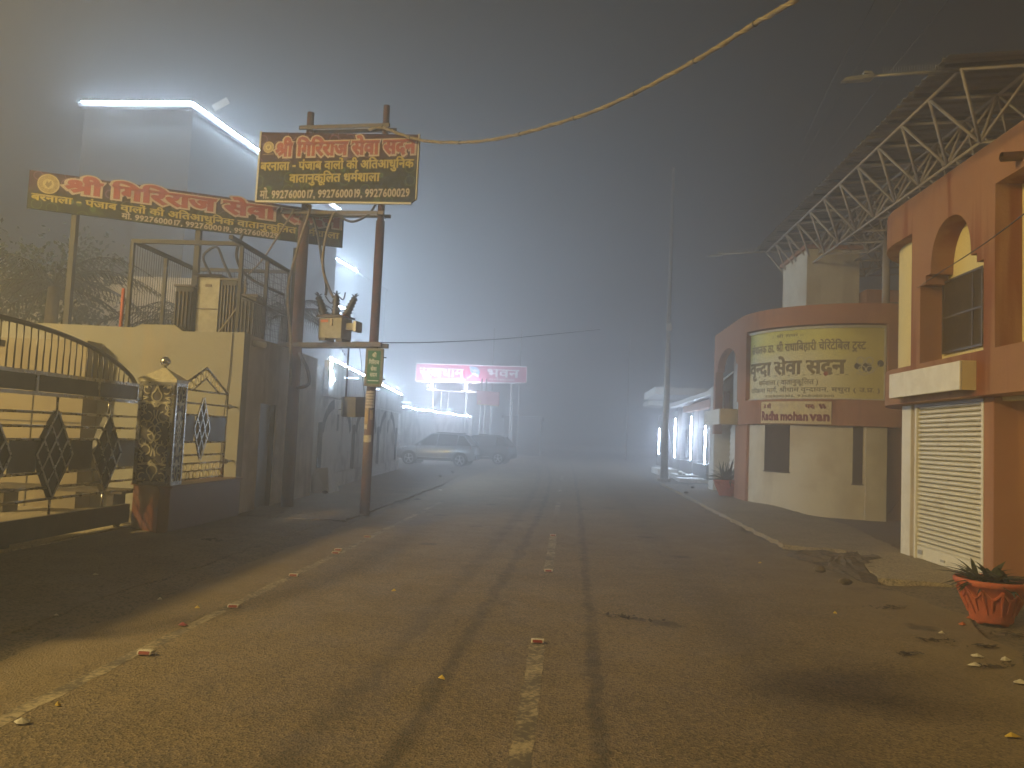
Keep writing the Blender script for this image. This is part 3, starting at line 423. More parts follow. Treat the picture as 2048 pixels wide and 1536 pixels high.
def ground_mat(name, base, dust, grain, asphalt):
    Mt = bpy.data.materials.new(name); Mt.use_nodes = True; t = Mt.node_tree; N = t.nodes; L = t.links; b = N['Principled BSDF']
    geo = N.new('ShaderNodeNewGeometry')
    def noise(s, d=6.0, r=0.65):
        n = N.new('ShaderNodeTexNoise'); n.inputs['Scale'].default_value = s; n.inputs['Detail'].default_value = d; n.inputs['Roughness'].default_value = r
        L.new(geo.outputs['Position'], n.inputs['Vector']); return n.outputs['Fac']
    def rng(src, lo, hi, a=0.0, z=1.0):
        r = N.new('ShaderNodeMapRange'); r.interpolation_type = 'SMOOTHSTEP'
        r.inputs[1].default_value = lo; r.inputs[2].default_value = hi; r.inputs[3].default_value = a; r.inputs[4].default_value = z; L.new(src, r.inputs[0]); return r.outputs[0]
    def mth(op, a, b_=None):
        x = N.new('ShaderNodeMath'); x.operation = op
        for v, i in ((a, 0), (b_, 1)):
            if v is None: continue
            if isinstance(v, (int, float)): x.inputs[i].default_value = v
            else: L.new(v, x.inputs[i])
        return x.outputs[0]
    def mix(f, a, c, mode='MIX'):
        x = N.new('ShaderNodeMix'); x.data_type = 'RGBA'; x.blend_type = mode
        for v, i in ((f, 0), (a, 6), (c, 7)):
            if isinstance(v, float): x.inputs[i].default_value = v
            elif isinstance(v, tuple): x.inputs[i].default_value = (*v, 1.0)
            else: L.new(v, x.inputs[i])
        return x.outputs[2]
    col = mix(rng(noise(0.45), 0.40, 0.66), base, dust)
    col = mix(rng(noise(2.3), 0.45, 0.75, 0, 0.5), col, tuple(c * 0.62 for c in base))
    vor = N.new('ShaderNodeTexVoronoi'); vor.inputs['Scale'].default_value = grain; L.new(geo.outputs['Position'], vor.inputs['Vector'])
    sepc = N.new('ShaderNodeSeparateColor'); L.new(vor.outputs['Color'], sepc.inputs[0])
    col = mix(rng(sepc.outputs[0], 0.35 if asphalt else 0.0, 1.0, 0.0, 0.75 if asphalt else 0.3), col, tuple(min(1, c * 2.1) for c in base))
    col = mix(rng(sepc.outputs[1], 0.60, 0.9, 0.0, 0.8), col, tuple(c * 0.35 for c in base))
    if asphalt:
        sp = N.new('ShaderNodeSeparateXYZ'); L.new(geo.outputs['Position'], sp.inputs[0])
        X, Y = sp.outputs[0], sp.outputs[1]
        nz = noise(1.6, 4.0); nz2 = noise(9.0, 4.0)
        # rubber and oil lines worn along the wheel tracks
        for a, bq, cq, w, s in ((0.19, 0.012, -0.0002, 0.075, 0.62), (-0.95, 0.042, -0.0010, 0.09, 0.55), (-1.45, 0.050, -0.0012, 0.14, 0.38), (1.5, 0.0, 0.0, 0.35, 0.22)):
            cx_ = mth('ADD', mth('ADD', mth('MULTIPLY', Y, bq), a), mth('MULTIPLY', mth('MULTIPLY', Y, Y), cq))
            d = mth('ABSOLUTE', mth('SUBTRACT', mth('ADD', X, mth('MULTIPLY', mth('SUBTRACT', nz, 0.5), 0.22)), cx_))
            f = mth('MULTIPLY', rng(d, w, w * 0.25), mth('MULTIPLY', rng(nz2, 0.35, 0.6, 0.35, 1.0), s))
            col = mix(f, col, (0.016, 0.013, 0.010))
        # dust drifting in from both edges
        e1 = mth('MULTIPLY', rng(mth('ADD', X, mth('MULTIPLY', mth('SUBTRACT', nz, 0.5), 1.6)), 2.1, 3.6), rng(noise(3.0), 0.3, 0.6, 0.3, 1.0))
        col = mix(mth('MULTIPLY', e1, 0.85), col, dust)
        e2 = mth('MULTIPLY', rng(mth('ADD', X, mth('MULTIPLY', mth('SUBTRACT', nz, 0.5), 1.2)), -2.7, -3.5), 0.6)
        col = mix(e2, col, dust)
        # oil drips
        v2 = N.new('ShaderNodeTexVoronoi'); v2.inputs['Scale'].default_value = 0.8; L.new(geo.outputs['Position'], v2.inputs['Vector'])
        col = mix(mth('MULTIPLY', rng(mth('ADD', v2.outputs['Distance'], mth('MULTIPLY', nz2, 0.30)), 0.30, 0.20), 0.65), col, (0.014, 0.011, 0.009))
    L.new(col, b.inputs['Base Color'])
    b.inputs['Specular IOR Level'].default_value = 0.35
    L.new(rng(noise(2.0), 0.3, 0.7, 0.68, 0.92), b.inputs['Roughness'])
    bp = N.new('ShaderNodeBump'); bp.inputs['Strength'].default_value = 0.6 if asphalt else 0.6; bp.inputs['Distance'].default_value = 0.010
    L.new(mth('ADD', mth('MULTIPLY', vor.outputs['Distance'], 0.8), mth('MULTIPLY', noise(55.0), 0.9)), bp.inputs['Height'])
    L.new(bp.outputs[0], b.inputs['Normal'])
    return Mt
M['asphalt'] = ground_mat('asphalt', (0.134, 0.099, 0.055), (0.196, 0.145, 0.080), 75.0, True)
M['dirt'] = ground_mat('packed_dirt', (0.112, 0.088, 0.056), (0.175, 0.130, 0.080), 45.0, False)
M['slab'] = ground_mat('worn_concrete', (0.270, 0.220, 0.150), (0.200, 0.155, 0.100), 70.0, False)
M['slablight'] = ground_mat('pale_concrete', (0.330, 0.270, 0.170), (0.240, 0.185, 0.110), 60.0, False)
M['rubble'] = ground_mat('broken_dirt', (0.085, 0.063, 0.038), (0.150, 0.112, 0.066), 22.0, False)
def brick_mat():
    Mt = bpy.data.materials.new('brick_paving'); Mt.use_nodes = True; t = Mt.node_tree; N = t.nodes; L = t.links; b = N['Principled BSDF']
    geo = N.new('ShaderNodeNewGeometry'); br = N.new('ShaderNodeTexBrick'); L.new(geo.outputs['Position'], br.inputs['Vector'])
    br.inputs['Color1'].default_value = (0.17, 0.10, 0.07, 1); br.inputs['Color2'].default_value = (0.13, 0.09, 0.065, 1); br.inputs['Mortar'].default_value = (0.06, 0.05, 0.04, 1)
    br.inputs['Scale'].default_value = 2.2; br.inputs['Mortar Size'].default_value = 0.03
    L.new(br.outputs['Color'], b.inputs['Base Color']); b.inputs['Roughness'].default_value = 0.9
    bp = N.new('ShaderNodeBump'); bp.inputs['Strength'].default_value = 0.6; bp.inputs['Distance'].default_value = 0.01; bp.invert = True
    L.new(br.outputs['Fac'], bp.inputs['Height']); L.new(bp.outputs[0], b.inputs['Normal']); return Mt
M['brick'] = brick_mat()
def line_mat():
    Mt = bpy.data.materials.new('worn_road_paint'); Mt.use_nodes = True; t = Mt.node_tree; N = t.nodes; L = t.links; b = N['Principled BSDF']
    geo = N.new('ShaderNodeNewGeometry')
    def noise(s): n = N.new('ShaderNodeTexNoise'); n.inputs['Scale'].default_value = s; n.inputs['Detail'].default_value = 6; n.inputs['Roughness'].default_value = 0.7; L.new(geo.outputs['Position'], n.inputs['Vector']); return n.outputs['Fac']
    a = N.new('ShaderNodeMath'); a.operation = 'ADD'; L.new(noise(26.0), a.inputs[0]); L.new(noise(2.2), a.inputs[1])
    r = N.new('ShaderNodeMapRange'); r.inputs[1].default_value = 0.92; r.inputs[2].default_value = 1.14; L.new(a.outputs[0], r.inputs[0])
    x = N.new('ShaderNodeMix'); x.data_type = 'RGBA'; L.new(r.outputs[0], x.inputs[0]); x.inputs[6].default_value = (0.085, 0.068, 0.048, 1); x.inputs[7].default_value = (0.36, 0.29, 0.18, 1)
    L.new(x.outputs[2], b.inputs['Base Color']); b.inputs['Roughness'].default_value = 0.85; return Mt
M['line'] = line_mat()

sheet('ground', [-160, -80, -40, -20] + lin(-14, 14, 56) + [20, 40, 80, 160], [-40, -15] + lin(-4, 40, 88) + [50, 65, 90, 140, 220], gz, M['dirt'])
# road: ragged edges, a sheet just above the dirt
b = MB(); ys = lin(-12, 40, 208) + [45, 52, 60, 75, 95, 130, 200]; vs = []; fs = []
for y in ys:
    l = -3.62 + 0.10 * noisy(1.0, y * 0.9) + 0.05 * math.sin(y * 5.3); r_ = 3.46 + 0.12 * noisy(5.0, y * 0.8) + 0.05 * math.sin(y * 4.7)
    if 5 < y < 13: r_ += 0.5 * math.sin((y - 5) / 8 * math.pi) ** 2
    if y > 30: k = (y - 30) ** 2 * 0.0006; l -= k * 0.4; r_ += k * 0.2
    vs += [(l + (r_ - l) * i / 6, y, 0.004) for i in range(7)]
fs = [(j * 7 + i, j * 7 + i + 1, (j + 1) * 7 + i + 1, (j + 1) * 7 + i) for j in range(len(ys) - 1) for i in range(6)]
b.add(vs, fs, True); struct(b.build('road', M['asphalt']))
def line_strip(name, x, w, y0, y1, n, ragged=0.008, z=0.0058):
    b = MB(); vs = []
    for i in range(n + 1):
        y = y0 + (y1 - y0) * i / n
        vs += [(x - w / 2 + random.uniform(-ragged, ragged), y, z), (x + w / 2 + random.uniform(-ragged, ragged), y, z)]
    b.add(vs, [(2 * i, 2 * i + 1, 2 * i + 3, 2 * i + 2) for i in range(n)]); return struct(b.build(name, M['line']))
for y0, y1 in ((2.6, 6.32), (9.86, 13.3), (17.0, 20.4), (24.2, 27.6), (31.4, 34.8)): line_strip('road_centre_line', -0.17, 0.115, y0, y1, 40)
line_strip('road_edge_line', -2.89, 0.10, 1.0, 19.0, 150, 0.012)
# raised slabs and aprons
def slab(name, poly, z0, z1, material, bev=0.02):
    b = MB(); b.prism(poly, lambda u, v, w: Vector((u, v, w)), z0, z1); return struct(b.build(name, material, bevel=bev))
def rag(poly, amp, step=0.25):
    out = []
    for i, p in enumerate(poly):
        q = poly[(i + 1) % len(poly)]; n = max(1, int(math.hypot(q[0] - p[0], q[1] - p[1]) / step))
        for k in range(n):
            t = k / n; out.append((p[0] + (q[0] - p[0]) * t + random.uniform(-amp, amp), p[1] + (q[1] - p[1]) * t + random.uniform(-amp, amp)))
    return out
slab('footpath_right', rag([(3.55, 13.3), (5.35, 12.75), (5.95, 17.5), (5.62, 22.4), (5.42, 31.5), (3.7, 31.5)], 0.045, 0.18), -0.25, 0.05, M['slab'], 0)
slab('shutter_apron', rag([(3.85, 10.3), (5.7, 9.7), (5.7, 13.0), (4.55, 12.95)], 0.06), -0.12, 0.066, M['slablight'], 0)
b = MB(); n = 10
xs = lin(5.3, 12.0, 14); ysb = lin(12.9, 23.5, 20)
b.add([(x, y, gz(x, y) + 0.035) for y in ysb for x in xs], [(j * 15 + i, j * 15 + i + 1, (j + 1) * 15 + i + 1, (j + 1) * 15 + i) for j in range(20) for i in range(14)])
struct(b.build('brick_forecourt', M['brick']))
slab('footpath_left', rag([(-3.75, 13.6), (-3.75, 24), (-4.1, 31.5), (-6.9, 34.5), (-6.0, 20), (-5.7, 13.6)], 0.05), -0.2, 0.048, M['dirt'])
slab('gate_apron', rag([(-3.95, 4.0), (-3.95, 13.3), (-5.75, 13.4), (-6.5, 11.4), (-6.5, 4.0)], 0.05), -0.2, 0.040, M['dirt'])
slab('yard_floor', [(-6.55, 2.0), (-6.55, 13.58), (-18, 13.58), (-18, 2.0)], -0.2, 0.055, M['slab'], 0)
# broken patch of soil beside the road
b = MB(); cx_, cy_ = 4.05, 11.9; nr, na = 7, 26; vs = [(cx_, cy_, 0.085)]; fs = []
for i in range(1, nr + 1):
    for j in range(na):
        a = 2 * math.pi * j / na; rr = i / nr * (0.85 + 0.25 * math.sin(3 * a) + 0.12 * math.sin(7 * a))
        vs.append((cx_ + rr * 0.75 * math.cos(a) + rr * 0.25 * math.sin(a), cy_ + rr * 1.5 * math.sin(a), 0.02 + 0.075 * (1 - (i / nr) ** 2) + random.uniform(-0.02, 0.025)))
for j in range(na): fs.append((0, 1 + j, 1 + (j + 1) % na))
for i in range(nr - 1):
    for j in range(na): fs.append((1 + i * na + j, 1 + (i + 1) * na + j, 1 + (i + 1) * na + (j + 1) % na, 1 + i * na + (j + 1) % na))
b.add(vs, fs, False); struct(b.build('broken_soil_ground', M['rubble']))

# ================================================================== the two curved buildings on the right
class Path:
    def __init__(s, segs): s.segs = segs; s.len = [g[0] for g in segs]
    def at(s, q, off=0.0):
        for L_, kind, *a in s.segs:
            if q <= L_ or (L_, kind, *a) == s.segs[-1]:
                if kind == 'l':
                    p, d, nrm = a; return Vector(p) + Vector(d) * q + Vector(nrm) * off, Vector(nrm)
                c, r, a0, sg = a; t = a0 + sg * q / r; nrm = Vector((math.cos(t), math.sin(t), 0)); return Vector(c) + nrm * (r + off), nrm
            q -= L_
    def f(s, off=0.0):
        def g(u, v, w):
            p, nn = s.at(u, off + w); return Vector((p.x, p.y, v))
        return g
    def band(s, mb, s0, s1, o0, o1, z0, z1, step=0.16):
        n = max(1, int(math.ceil((s1 - s0) / step))); vs = []
        for i in range(n + 1):
            q = s0 + (s1 - s0) * i / n
            for o, z in ((o1, z0), (o1, z1), (o0, z1), (o0, z0)): p, _ = s.at(q, o); vs.append((p.x, p.y, z))
        fs = [(4 * i + k, 4 * i + (k + 1) % 4, 4 * i + 4 + (k + 1) % 4, 4 * i + 4 + k) for i in range(n) for k in range(4)] + [(0, 1, 2, 3), (4 * n + 3, 4 * n + 2, 4 * n + 1, 4 * n)]
        return mb.add(vs, fs)
H1 = math.pi
P1 = Path([(7.0, 'l', (14, 14.7, 0), (-1, 0, 0), (0, 1, 0)), (H1, 'a', (7.0, 12.7, 0), 2.0, math.pi / 2, 1), (14.0, 'l', (5, 12.7, 0), (0, -1, 0), (-1, 0, 0))])
def s1(Y): return 7.0 + H1 + 12.7 - Y
B1 = thing('orange_hall', 'orange and cream curved hall with arched window and roller shutter at right edge', 'building', (7.5, 9.0, 0.0))
b = MB(); P1.band(b, 0, s1(2.0), -0.31, 0.0, 4.88, 5.42)
b.build('parapet', M['orange'], B1)
b = MB(); P1.band(b, 0, s1(2.0), -0.31, 0.0, 2.35, 2.90)
b.build('floor_band', M['orange'], B1)
b = MB()
for y0, y1 in ((11.82, 12.12), (9.79, 10.05), (7.7, 7.95), (5.6, 5.95), (2.0, 3.9)): P1.band(b, s1(y1), s1(y0), -0.31, 0.002, 2.90, 4.88)
def arch_infill(mb, yc, hw, opn, z0, z1, zt):
    pts = [(yc + hw, z1), (yc + hw, z0 - 0.12), (yc + opn + 0.15, z0 - 0.12), (yc + opn + 0.15, z0), (yc + opn, z0)]
    for i in range(1, 24):
        t = math.pi * i / 24; c_ = math.cos(t); pts.append((yc + opn * math.copysign(abs(c_) ** 0.92, c_), z0 + (zt - z0) * math.sin(t) ** 0.86))
    pts += [(yc - opn, z0), (yc - opn - 0.15, z0), (yc - opn - 0.15, z0 - 0.12), (yc - hw, z0 - 0.12), (yc - hw, z1)]
    mb.prism(pts, lambda u, v, w: Vector((5.0 + w, u, v)), -0.001, 0.308)
arch_infill(b, 10.935, 0.885, 0.565, 4.14, 4.88, 4.80)
arch_infill(b, 6.825, 0.875, 0.565, 4.14, 4.88, 4.80)
b.build('arcade', M['orange'], B1)
b = MB(); P1.band(b, 0, s1(2.0), -0.42, -0.31, 2.30, 5.2); P1.band(b, 5.0, s1(12.125), -0.22, -0.185, 2.905, 4.875); b.build('upper_wall', M['yellow'], B1)
b = MB(); P1.band(b, 0.0, s1(12.97), -0.42, -0.31, -0.3, 2.34); P1.band(b, s1(12.97), s1(10.45), -0.42, -0.31, -0.3, 2.34); b.build('lower_wall', M['redorange'], B1)
b = MB(); P1.band(b, s1(10.23), s1(2.0), -0.75, -0.63, -0.3, 2.34); b.build('side_wall', M['yellow'], B1)
b = MB(); b.box(5.21, 5.64, 10.22, 10.46, -0.2, 2.345); b.box(5.21, 5.64, 7.7, 8.0, -0.2, 2.345); b.build('pilaster', M['redorange'], B1, bevel=0.01)
b = MB(); b.box(5.215, 5.30, 12.62, 12.95, -0.1, 2.345); b.build('gate_post', M['white'], B1, bevel=0.01)
b = MB(); P1.band(b, 0, s1(2.0), -6.9 + 5.2, -0.05, 5.10, 5.2); b.box(6.9, 14, 2, 12.7, 5.05, 5.15); b.build('roof', M['redorange'], B1)
sh = MB(); y0, y1 = 10.52, 12.40; N_ = 31; z0 = 0.26; pz = (2.33 - z0) / N_
for i in range(N_):
    z = z0 + i * pz
    pr = [(5.262, z), (5.236, z + pz * 0.25), (5.236, z + pz * 0.62), (5.262, z + pz * 0.85), (5.262, z + pz)]
    for (xa, za), (xb, zb) in zip(pr, pr[1:]): sh.add([(xa, y0, za), (xa, y1, za), (xb, y1, zb), (xb, y0, zb)], [(0, 1, 2, 3)])
sh.box(5.262, 5.29, y0, y1, 0.1, 2.33)
SH = sh.build('roller_shutter', M['shutter'], B1)
b = MB(); b.box(5.228, 5.262, y0, y1, 0.075, 0.255); b.build('bottom_plate', M['shutter'], SH, bevel=0.006)
b = MB(); b.box(5.215, 5.232, 11.5, 11.62, 0.13, 0.16); b.box(5.215, 5.232, 12.2, 12.34, 0.14, 0.20); b.build('lock', M['galv'], SH)
b = MB()
for ya in (10.46, 12.40): b.box(5.205, 5.30, ya, ya + 0.06, 0.06, 2.345)
b.build('guide_rail', M['white'], SH, bevel=0.005)
b = MB(); b.box(5.20, 5.30, 10.46, 12.46, 2.30, 2.42); b.build('shutter_hood', M['darkframe'], SH)
cn = MB(); cn.box(4.80, 4.83, 10.22, 12.40, 2.42, 2.78); CN = cn.build('canopy_fascia', M['white'], B1, bevel=0.008)
b = MB(); b.box(4.832, 5.0, 10.22, 10.25, 2.42, 2.785); b.box(4.832, 5.0, 12.37, 12.40, 2.42, 2.785); b.box(4.832, 5.0, 10.25, 12.37, 2.76, 2.785); b.build('canopy_side', M['boardcream'], CN)
w = MB(); w.box(5.268, 5.300, 10.62, 11.70, 3.06, 4.04); WN = w.build('window', M['glassdark'], B1)
b = MB()
for ya, yb, za, zb in ((10.60, 11.72, 3.03, 3.06), (10.60, 11.72, 4.04, 4.07), (10.60, 10.63, 3.06, 4.04), (11.69, 11.72, 3.06, 4.04), (10.63, 11.69, 3.53, 3.555), (10.85, 10.87, 3.06, 4.04)): b.box(5.255, 5.2675, ya, yb, za, zb)
b.build('window_frame', M['darkframe'], WN)
b = MB(); b.tube([(5.30, 12.05, 3.33), (5.18, 12.05, 3.33), (5.16, 12.05, 3.28)], 0.012, 6); b.build('wall_hook', M['darkframe'], B1)
b = MB(); b.tube([(5.05, 9.23, 5.02), (4.78, 9.23, 5.00)], 0.055, 12, cap=False); b.tube([(5.05, 9.23, 5.02), (4.78, 9.23, 5.00)], 0.043, 12, cap=False); b.build('rain_spout', M['rust'], B1)

# --- second curved building with the yellow sign
H2 = 3.1 * math.pi / 2
P2 = Path([(4.2, 'l', (5.0, 28.2, 0), (0, -1, 0), (-1, 0, 0)), (H2, 'a', (8.1, 24.0, 0), 3.1, math.pi, 1), (8.0, 'l', (8.1, 20.9, 0), (1, 0, 0), (0, -1, 0))])
E2 = 4.2 + H2 + 6.5
def proj(p):
    d = Vector(p) - CAM; z = d.dot(F); return 1024 + 1600 * d.dot(RT) / z, 768 - 1600 * d.dot(UP) / z
def s2(px, z, off=0.0):
    best = min((abs(proj((*P2.at(i * 0.01, off)[0].xy, z))[0] - px), i * 0.01) for i in range(0, int(E2 * 100)))
    return best[1]
B2 = thing('red_curved_hall', 'rust red and ivory curved hall carrying the big yellow sign', 'building', (8.6, 24.5, 0.0))
b = MB(); P2.band(b, 0, E2, -0.25, 0.0, 4.90, 5.42); b.build('parapet', M['redorange'], B2)
b = MB(); P2.band(b, s2(1476, 2.6), E2, -0.25, 0.0, 2.25, 2.92); b.build('floor_band', M['redorange'], B2)
b = MB()
sa, sb = s2(1475, 3.9), s2(1492, 3.9); P2.band(b, sa, sb, -0.25, 0.002, 2.92, 4.90)
sc = s2(1776, 3.9); P2.band(b, sc, sc + 0.45, -0.25, 0.002, 2.92, 4.90)
P2.band(b, 0.0, 0.35, -0.25, 0.002, 2.0, 4.90)
s_l, s_r = 0.35, sa; yc = (s_l + s_r) / 2; hw = (s_r - s_l) / 2
pts = [(s_l, 4.90), (s_l, 4.1)]
for i in range(0, 17):
    t = math.pi - math.pi * i / 16; pts.append((yc + (hw - 0.25) * math.cos(t), 4.1 + 0.62 * math.sin(t)))
pts += [(s_r, 4.1), (s_r, 4.90)]
b.prism(pts, P2.f(0), -0.245, -0.003)
b.build('arcade', M['redorange'], B2)
b = MB(); P2.band(b, s_l, sb, -0.7, -0.6, -0.3, 5.0); b.build('bay_wall', M['white'], B2)
b = MB(); P2.band(b, sb - 0.1, E2, -0.40, -0.26, 2.9, 5.0); b.build('upper_wall', M['redorange'], B2)
b = MB(); P2.band(b, s2(1474, 1, -0.2), s2(1497, 1, -0.2), -0.6, -0.12, -0.2, 2.25); b.build('pilaster', M['redorange'], B2)
b = MB(); P2.band(b, s2(1497, 1, -0.2), s2(1770, 1, -0.2), -0.36, -0.2, -0.4, 2.25); P2.band(b, s2(1730, 1, -0.2), s2(1770, 1, -0.2), -0.199, -0.10, -0.4, 2.25); b.build('lower_wall', M['ivory'], B2)
for pa, pb, za, zb in ((1530, 1579, 0.98, 2.235), (1705, 1725, 0.78, 2.235)):
    b = MB(); P2.band(b, s2(pa, 1.6, -0.2), s2(pb, 1.6, -0.2), -0.199, -0.185, za, zb); w = b.build('window', M['glassdark'], B2)
    b = MB(); P2.band(b, s2(pa, 1.6, -0.2) - 0.03, s2(pb, 1.6, -0.2) + 0.03, -0.199, -0.17, za - 0.035, za - 0.001); b.build('sill', M['darkframe'], w)
ga, gb = s2(1771, 1, -0.3), E2
b = MB(); P2.band(b, ga, ga + 2.6, -0.42, -0.36, -0.12, 2.2); G = b.build('gate_leaf', M['gatered'], B2)
b = MB(); p, _ = P2.at(ga + 0.1, -0.33); q, _ = P2.at(ga + 1.3, -0.33); b.bar((p.x, p.y, 0.0), (q.x, q.y, 1.7), 0.03, 0.07); b.bar((p.x, p.y, 2.1), (q.x + 1.2, q.y, 2.1), 0.03, 0.06); b.build('brace', M['gatered'], G)
b = MB(); P2.band(b, 0, E2, -2.9, -0.05, 5.05, 5.15); b.box(8.1, 15, 24, 28.2, 5.0, 5.1); b.box(7.0, 15, 28.0, 28.2, -0.3, 5.2); b.build('roof', M['redorange'], B2)
b = MB(); b.box(4.55, 4.59, 24.6, 27.3, 2.25, 2.72); fz = b.build('canopy_fascia', M['white'], B2)
b = MB(); b.box(4.592, 5.45, 24.6, 24.65, 2.25, 2.725); b.box(4.592, 5.45, 24.65, 27.3, 2.68, 2.725); b.build('canopy_side', M['boardcream'], fz)
b = MB()
for i in range(24): b.box(5.42 + 0.03 * (i % 2), 5.58, 24.3, 27.3, 0.1 + i * 0.09, 0.1 + i * 0.09 + 0.088)
b.build('roller_shutter', M['shutter'], B2)
# --- yellow sign and the hand-lettered board
u0, u1 = sb + 0.02, sc - 0.02
SG = thing('curved_sign', 'large curved yellow sign with brown Devanagari lettering on red hall', 'sign', (*P2.at((u0 + u1) / 2)[0].xy, 2.9))
def sign_mat():
    Mt = bpy.data.materials.new('yellow_flex_print'); Mt.use_nodes = True; t = Mt.node_tree; N = t.nodes; L = t.links; b_ = N['Principled BSDF']
    g = N.new('ShaderNodeNewGeometry'); sp = N.new('ShaderNodeSeparateXYZ'); L.new(g.outputs['Position'], sp.inputs[0])
    def rg(src, a, z): r = N.new('ShaderNodeMapRange'); r.interpolation_type = 'SMOOTHSTEP'; r.inputs[1].default_value = a; r.inputs[2].default_value = z; L.new(src, r.inputs[0]); return r.outputs[0]
    n = N.new('ShaderNodeTexNoise'); n.inputs['Scale'].default_value = 0.9; L.new(g.outputs['Position'], n.inputs['Vector'])
    ad = N.new('ShaderNodeMath'); ad.operation = 'ADD'; L.new(sp.outputs[2], ad.inputs[0]); L.new(n.outputs['Fac'], ad.inputs[1])
    mx = N.new('ShaderNodeMix'); mx.data_type = 'RGBA'; L.new(rg(ad.outputs[0], 4.3, 5.0), mx.inputs[0]); mx.inputs[6].default_value = (0.64, 0.58, 0.34, 1); mx.inputs[7].default_value = (0.60, 0.55, 0.09, 1)
    m2 = N.new('ShaderNodeMix'); m2.data_type = 'RGBA'; L.new(rg(sp.outputs[0], 6.4, 7.8), m2.inputs[0]); L.new(mx.outputs[2], m2.inputs[6]); m2.inputs[7].default_value = (0.60, 0.52, 0.13, 1)
    L.new(m2.outputs[2], b_.inputs['Base Color']); b_.inputs['Roughness'].default_value = 0.5; return Mt
b = MB(); P2.band(b, u0, u1, -0.16, -0.12, 2.93, 4.84); PN = b.build('panel', sign_mat(), SG)
b = MB(); P2.band(b, u0, u1, -0.118, -0.07, 4.80, 4.86); P2.band(b, u1 - 0.04, u1, -0.118, -0.07, 2.93, 4.80); P2.band(b, u0, u1, -0.118, -0.08, 2.93, 2.96); b.build('frame', M['signframe'], SG)
fs_ = P2.f(-0.115); UL = u1 - u0
def tx(name, s, a, z, c, size, mt, bold=0.03, parent=SG): b = MB(); text(b, s, fs_, u0 + UL * a, z, u0 + UL * c, size, bold); return b.build(name, mt, parent)
tx('lettering', 'संचालक ठा. Sी राधाबिहारी चेरिटेबिल TMट', 0.03, 4.24, 0.88, 0.30, M['olive'], 0.03)
tx('lettering', 'वृNदा सेवा सदन', 0.015, 3.62, 0.76, 0.52, M['olive'], 0.045)
tx('lettering', 'धमRशाला ( वातानुकूलित )', 0.13, 3.33, 0.60, 0.19, M['olive'], 0.015)
tx('lettering', 'परिKमा मागR, Sीधाम वृNदावन, मथुरा ( उ.P. )', 0.03, 3.13, 0.97, 0.17, M['olive'], 0.015)
tx('lettering', ':: Sी राधा ::', 0.25, 4.62, 0.50, 0.11, M['olive'], 0.01)
tx('lettering', '9368080306, 9368080300', 0.20, 2.985, 0.70, 0.10, M['olive'], 0.01)
b = MB(); b.prism([(u0 + UL * 0.06, 3.545), (u0 + UL * 0.93, 3.545), (u0 + UL * 0.93, 3.553), (u0 + UL * 0.06, 3.553)], fs_, 0.0, 0.002)
for k in range(14): a = 0.07 + k * 0.053; b.prism([(u0 + UL * a, 3.566), (u0 + UL * (a + 0.022), 3.566), (u0 + UL * (a + 0.016), 3.582), (u0 + UL * (a + 0.006), 3.582)], fs_, 0.0, 0.002)
b.build('rule_line', M['olive'], SG)
def disc(cx, cz, r, n=18): return [(cx + r * math.cos(2 * math.pi * i / n), cz + r * math.sin(2 * math.pi * i / n)) for i in range(n)]
ec = u0 + UL * 0.875
em = MB()
for dx, dz, r in ((-0.17, 0.02, 0.085), (0.06, -0.01, 0.12), (0.40, 0.10, 0.085)): em.prism(disc(ec + dx, 3.78 + dz, r), fs_, 0.0, 0.002)
EM = em.build('emblem', mat('dark_emblem_ink', (0.045, 0.04, 0.045), 0.5), SG)
b = MB()
for dx, dz, r in ((-0.06, -0.06, 0.085), (0.13, -0.06, 0.085), (-0.1, 0.16, 0.09), (0.12, 0.16, 0.09)):
    b.ribbon(disc(ec + dx, 3.78 + dz, r) + [(ec + dx + r, 3.78 + dz)], 0.028, fs_, 0.003, 0.005)
b.ribbon([(ec - 0.2, 3.62), (ec, 3.56), (ec + 0.2, 3.65), (ec + 0.38, 3.85)], 0.02, fs_, 0.003, 0.005)
b.build('emblem_ring', M['signframe'], EM)
b = MB(); b.prism(disc(u0 + UL * 0.645, 3.60, 0.06), fs_, 0.003, 0.005); b.build('red_dot', mat('red_spot_ink', (0.30, 0.03, 0.02), 0.5), SG)
hb0, hb1 = s2(1524, 2.55), s2(1663, 2.55)
HB = thing('name_board', 'small cream board hand lettered in maroon under the yellow sign', 'sign', (*P2.at((hb0 + hb1) / 2)[0].xy, 2.27))
b = MB(); P2.band(b, hb0, hb1, 0.004, 0.035, 2.27, 2.86); b.build('panel', M['boardcream'], HB)
fh = P2.f(0.039); HL = hb1 - hb0
b = MB(); text(b, '\x01adha', fh, hb0 + HL * 0.015, 2.36, hb0 + HL * 0.31, 0.36, 0.045); text(b, 'mohan', fh, hb0 + HL * 0.335, 2.36, hb0 + HL * 0.72, 0.34, 0.045); text(b, 'van', fh, hb0 + HL * 0.745, 2.36, hb0 + HL * 0.985, 0.36, 0.045); b.build('lettering', M['handpaint'], HB)
b = MB(); text(b, 'उ Sी', fh, hb0 + HL * 0.05, 2.68, hb0 + HL * 0.18, 0.15, 0.05); text(b, 'पर:', fh, hb0 + HL * 0.68, 2.68, hb0 + HL * 0.80, 0.15, 0.05)
for dx in (0.86, 0.90): b.ribbon([(hb0 + HL * dx, 2.78), (hb0 + HL * (dx + 0.025), 2.69)], 0.06, fh, 0.0, 0.002)
b.build('lettering', M['handpaint'], HB)

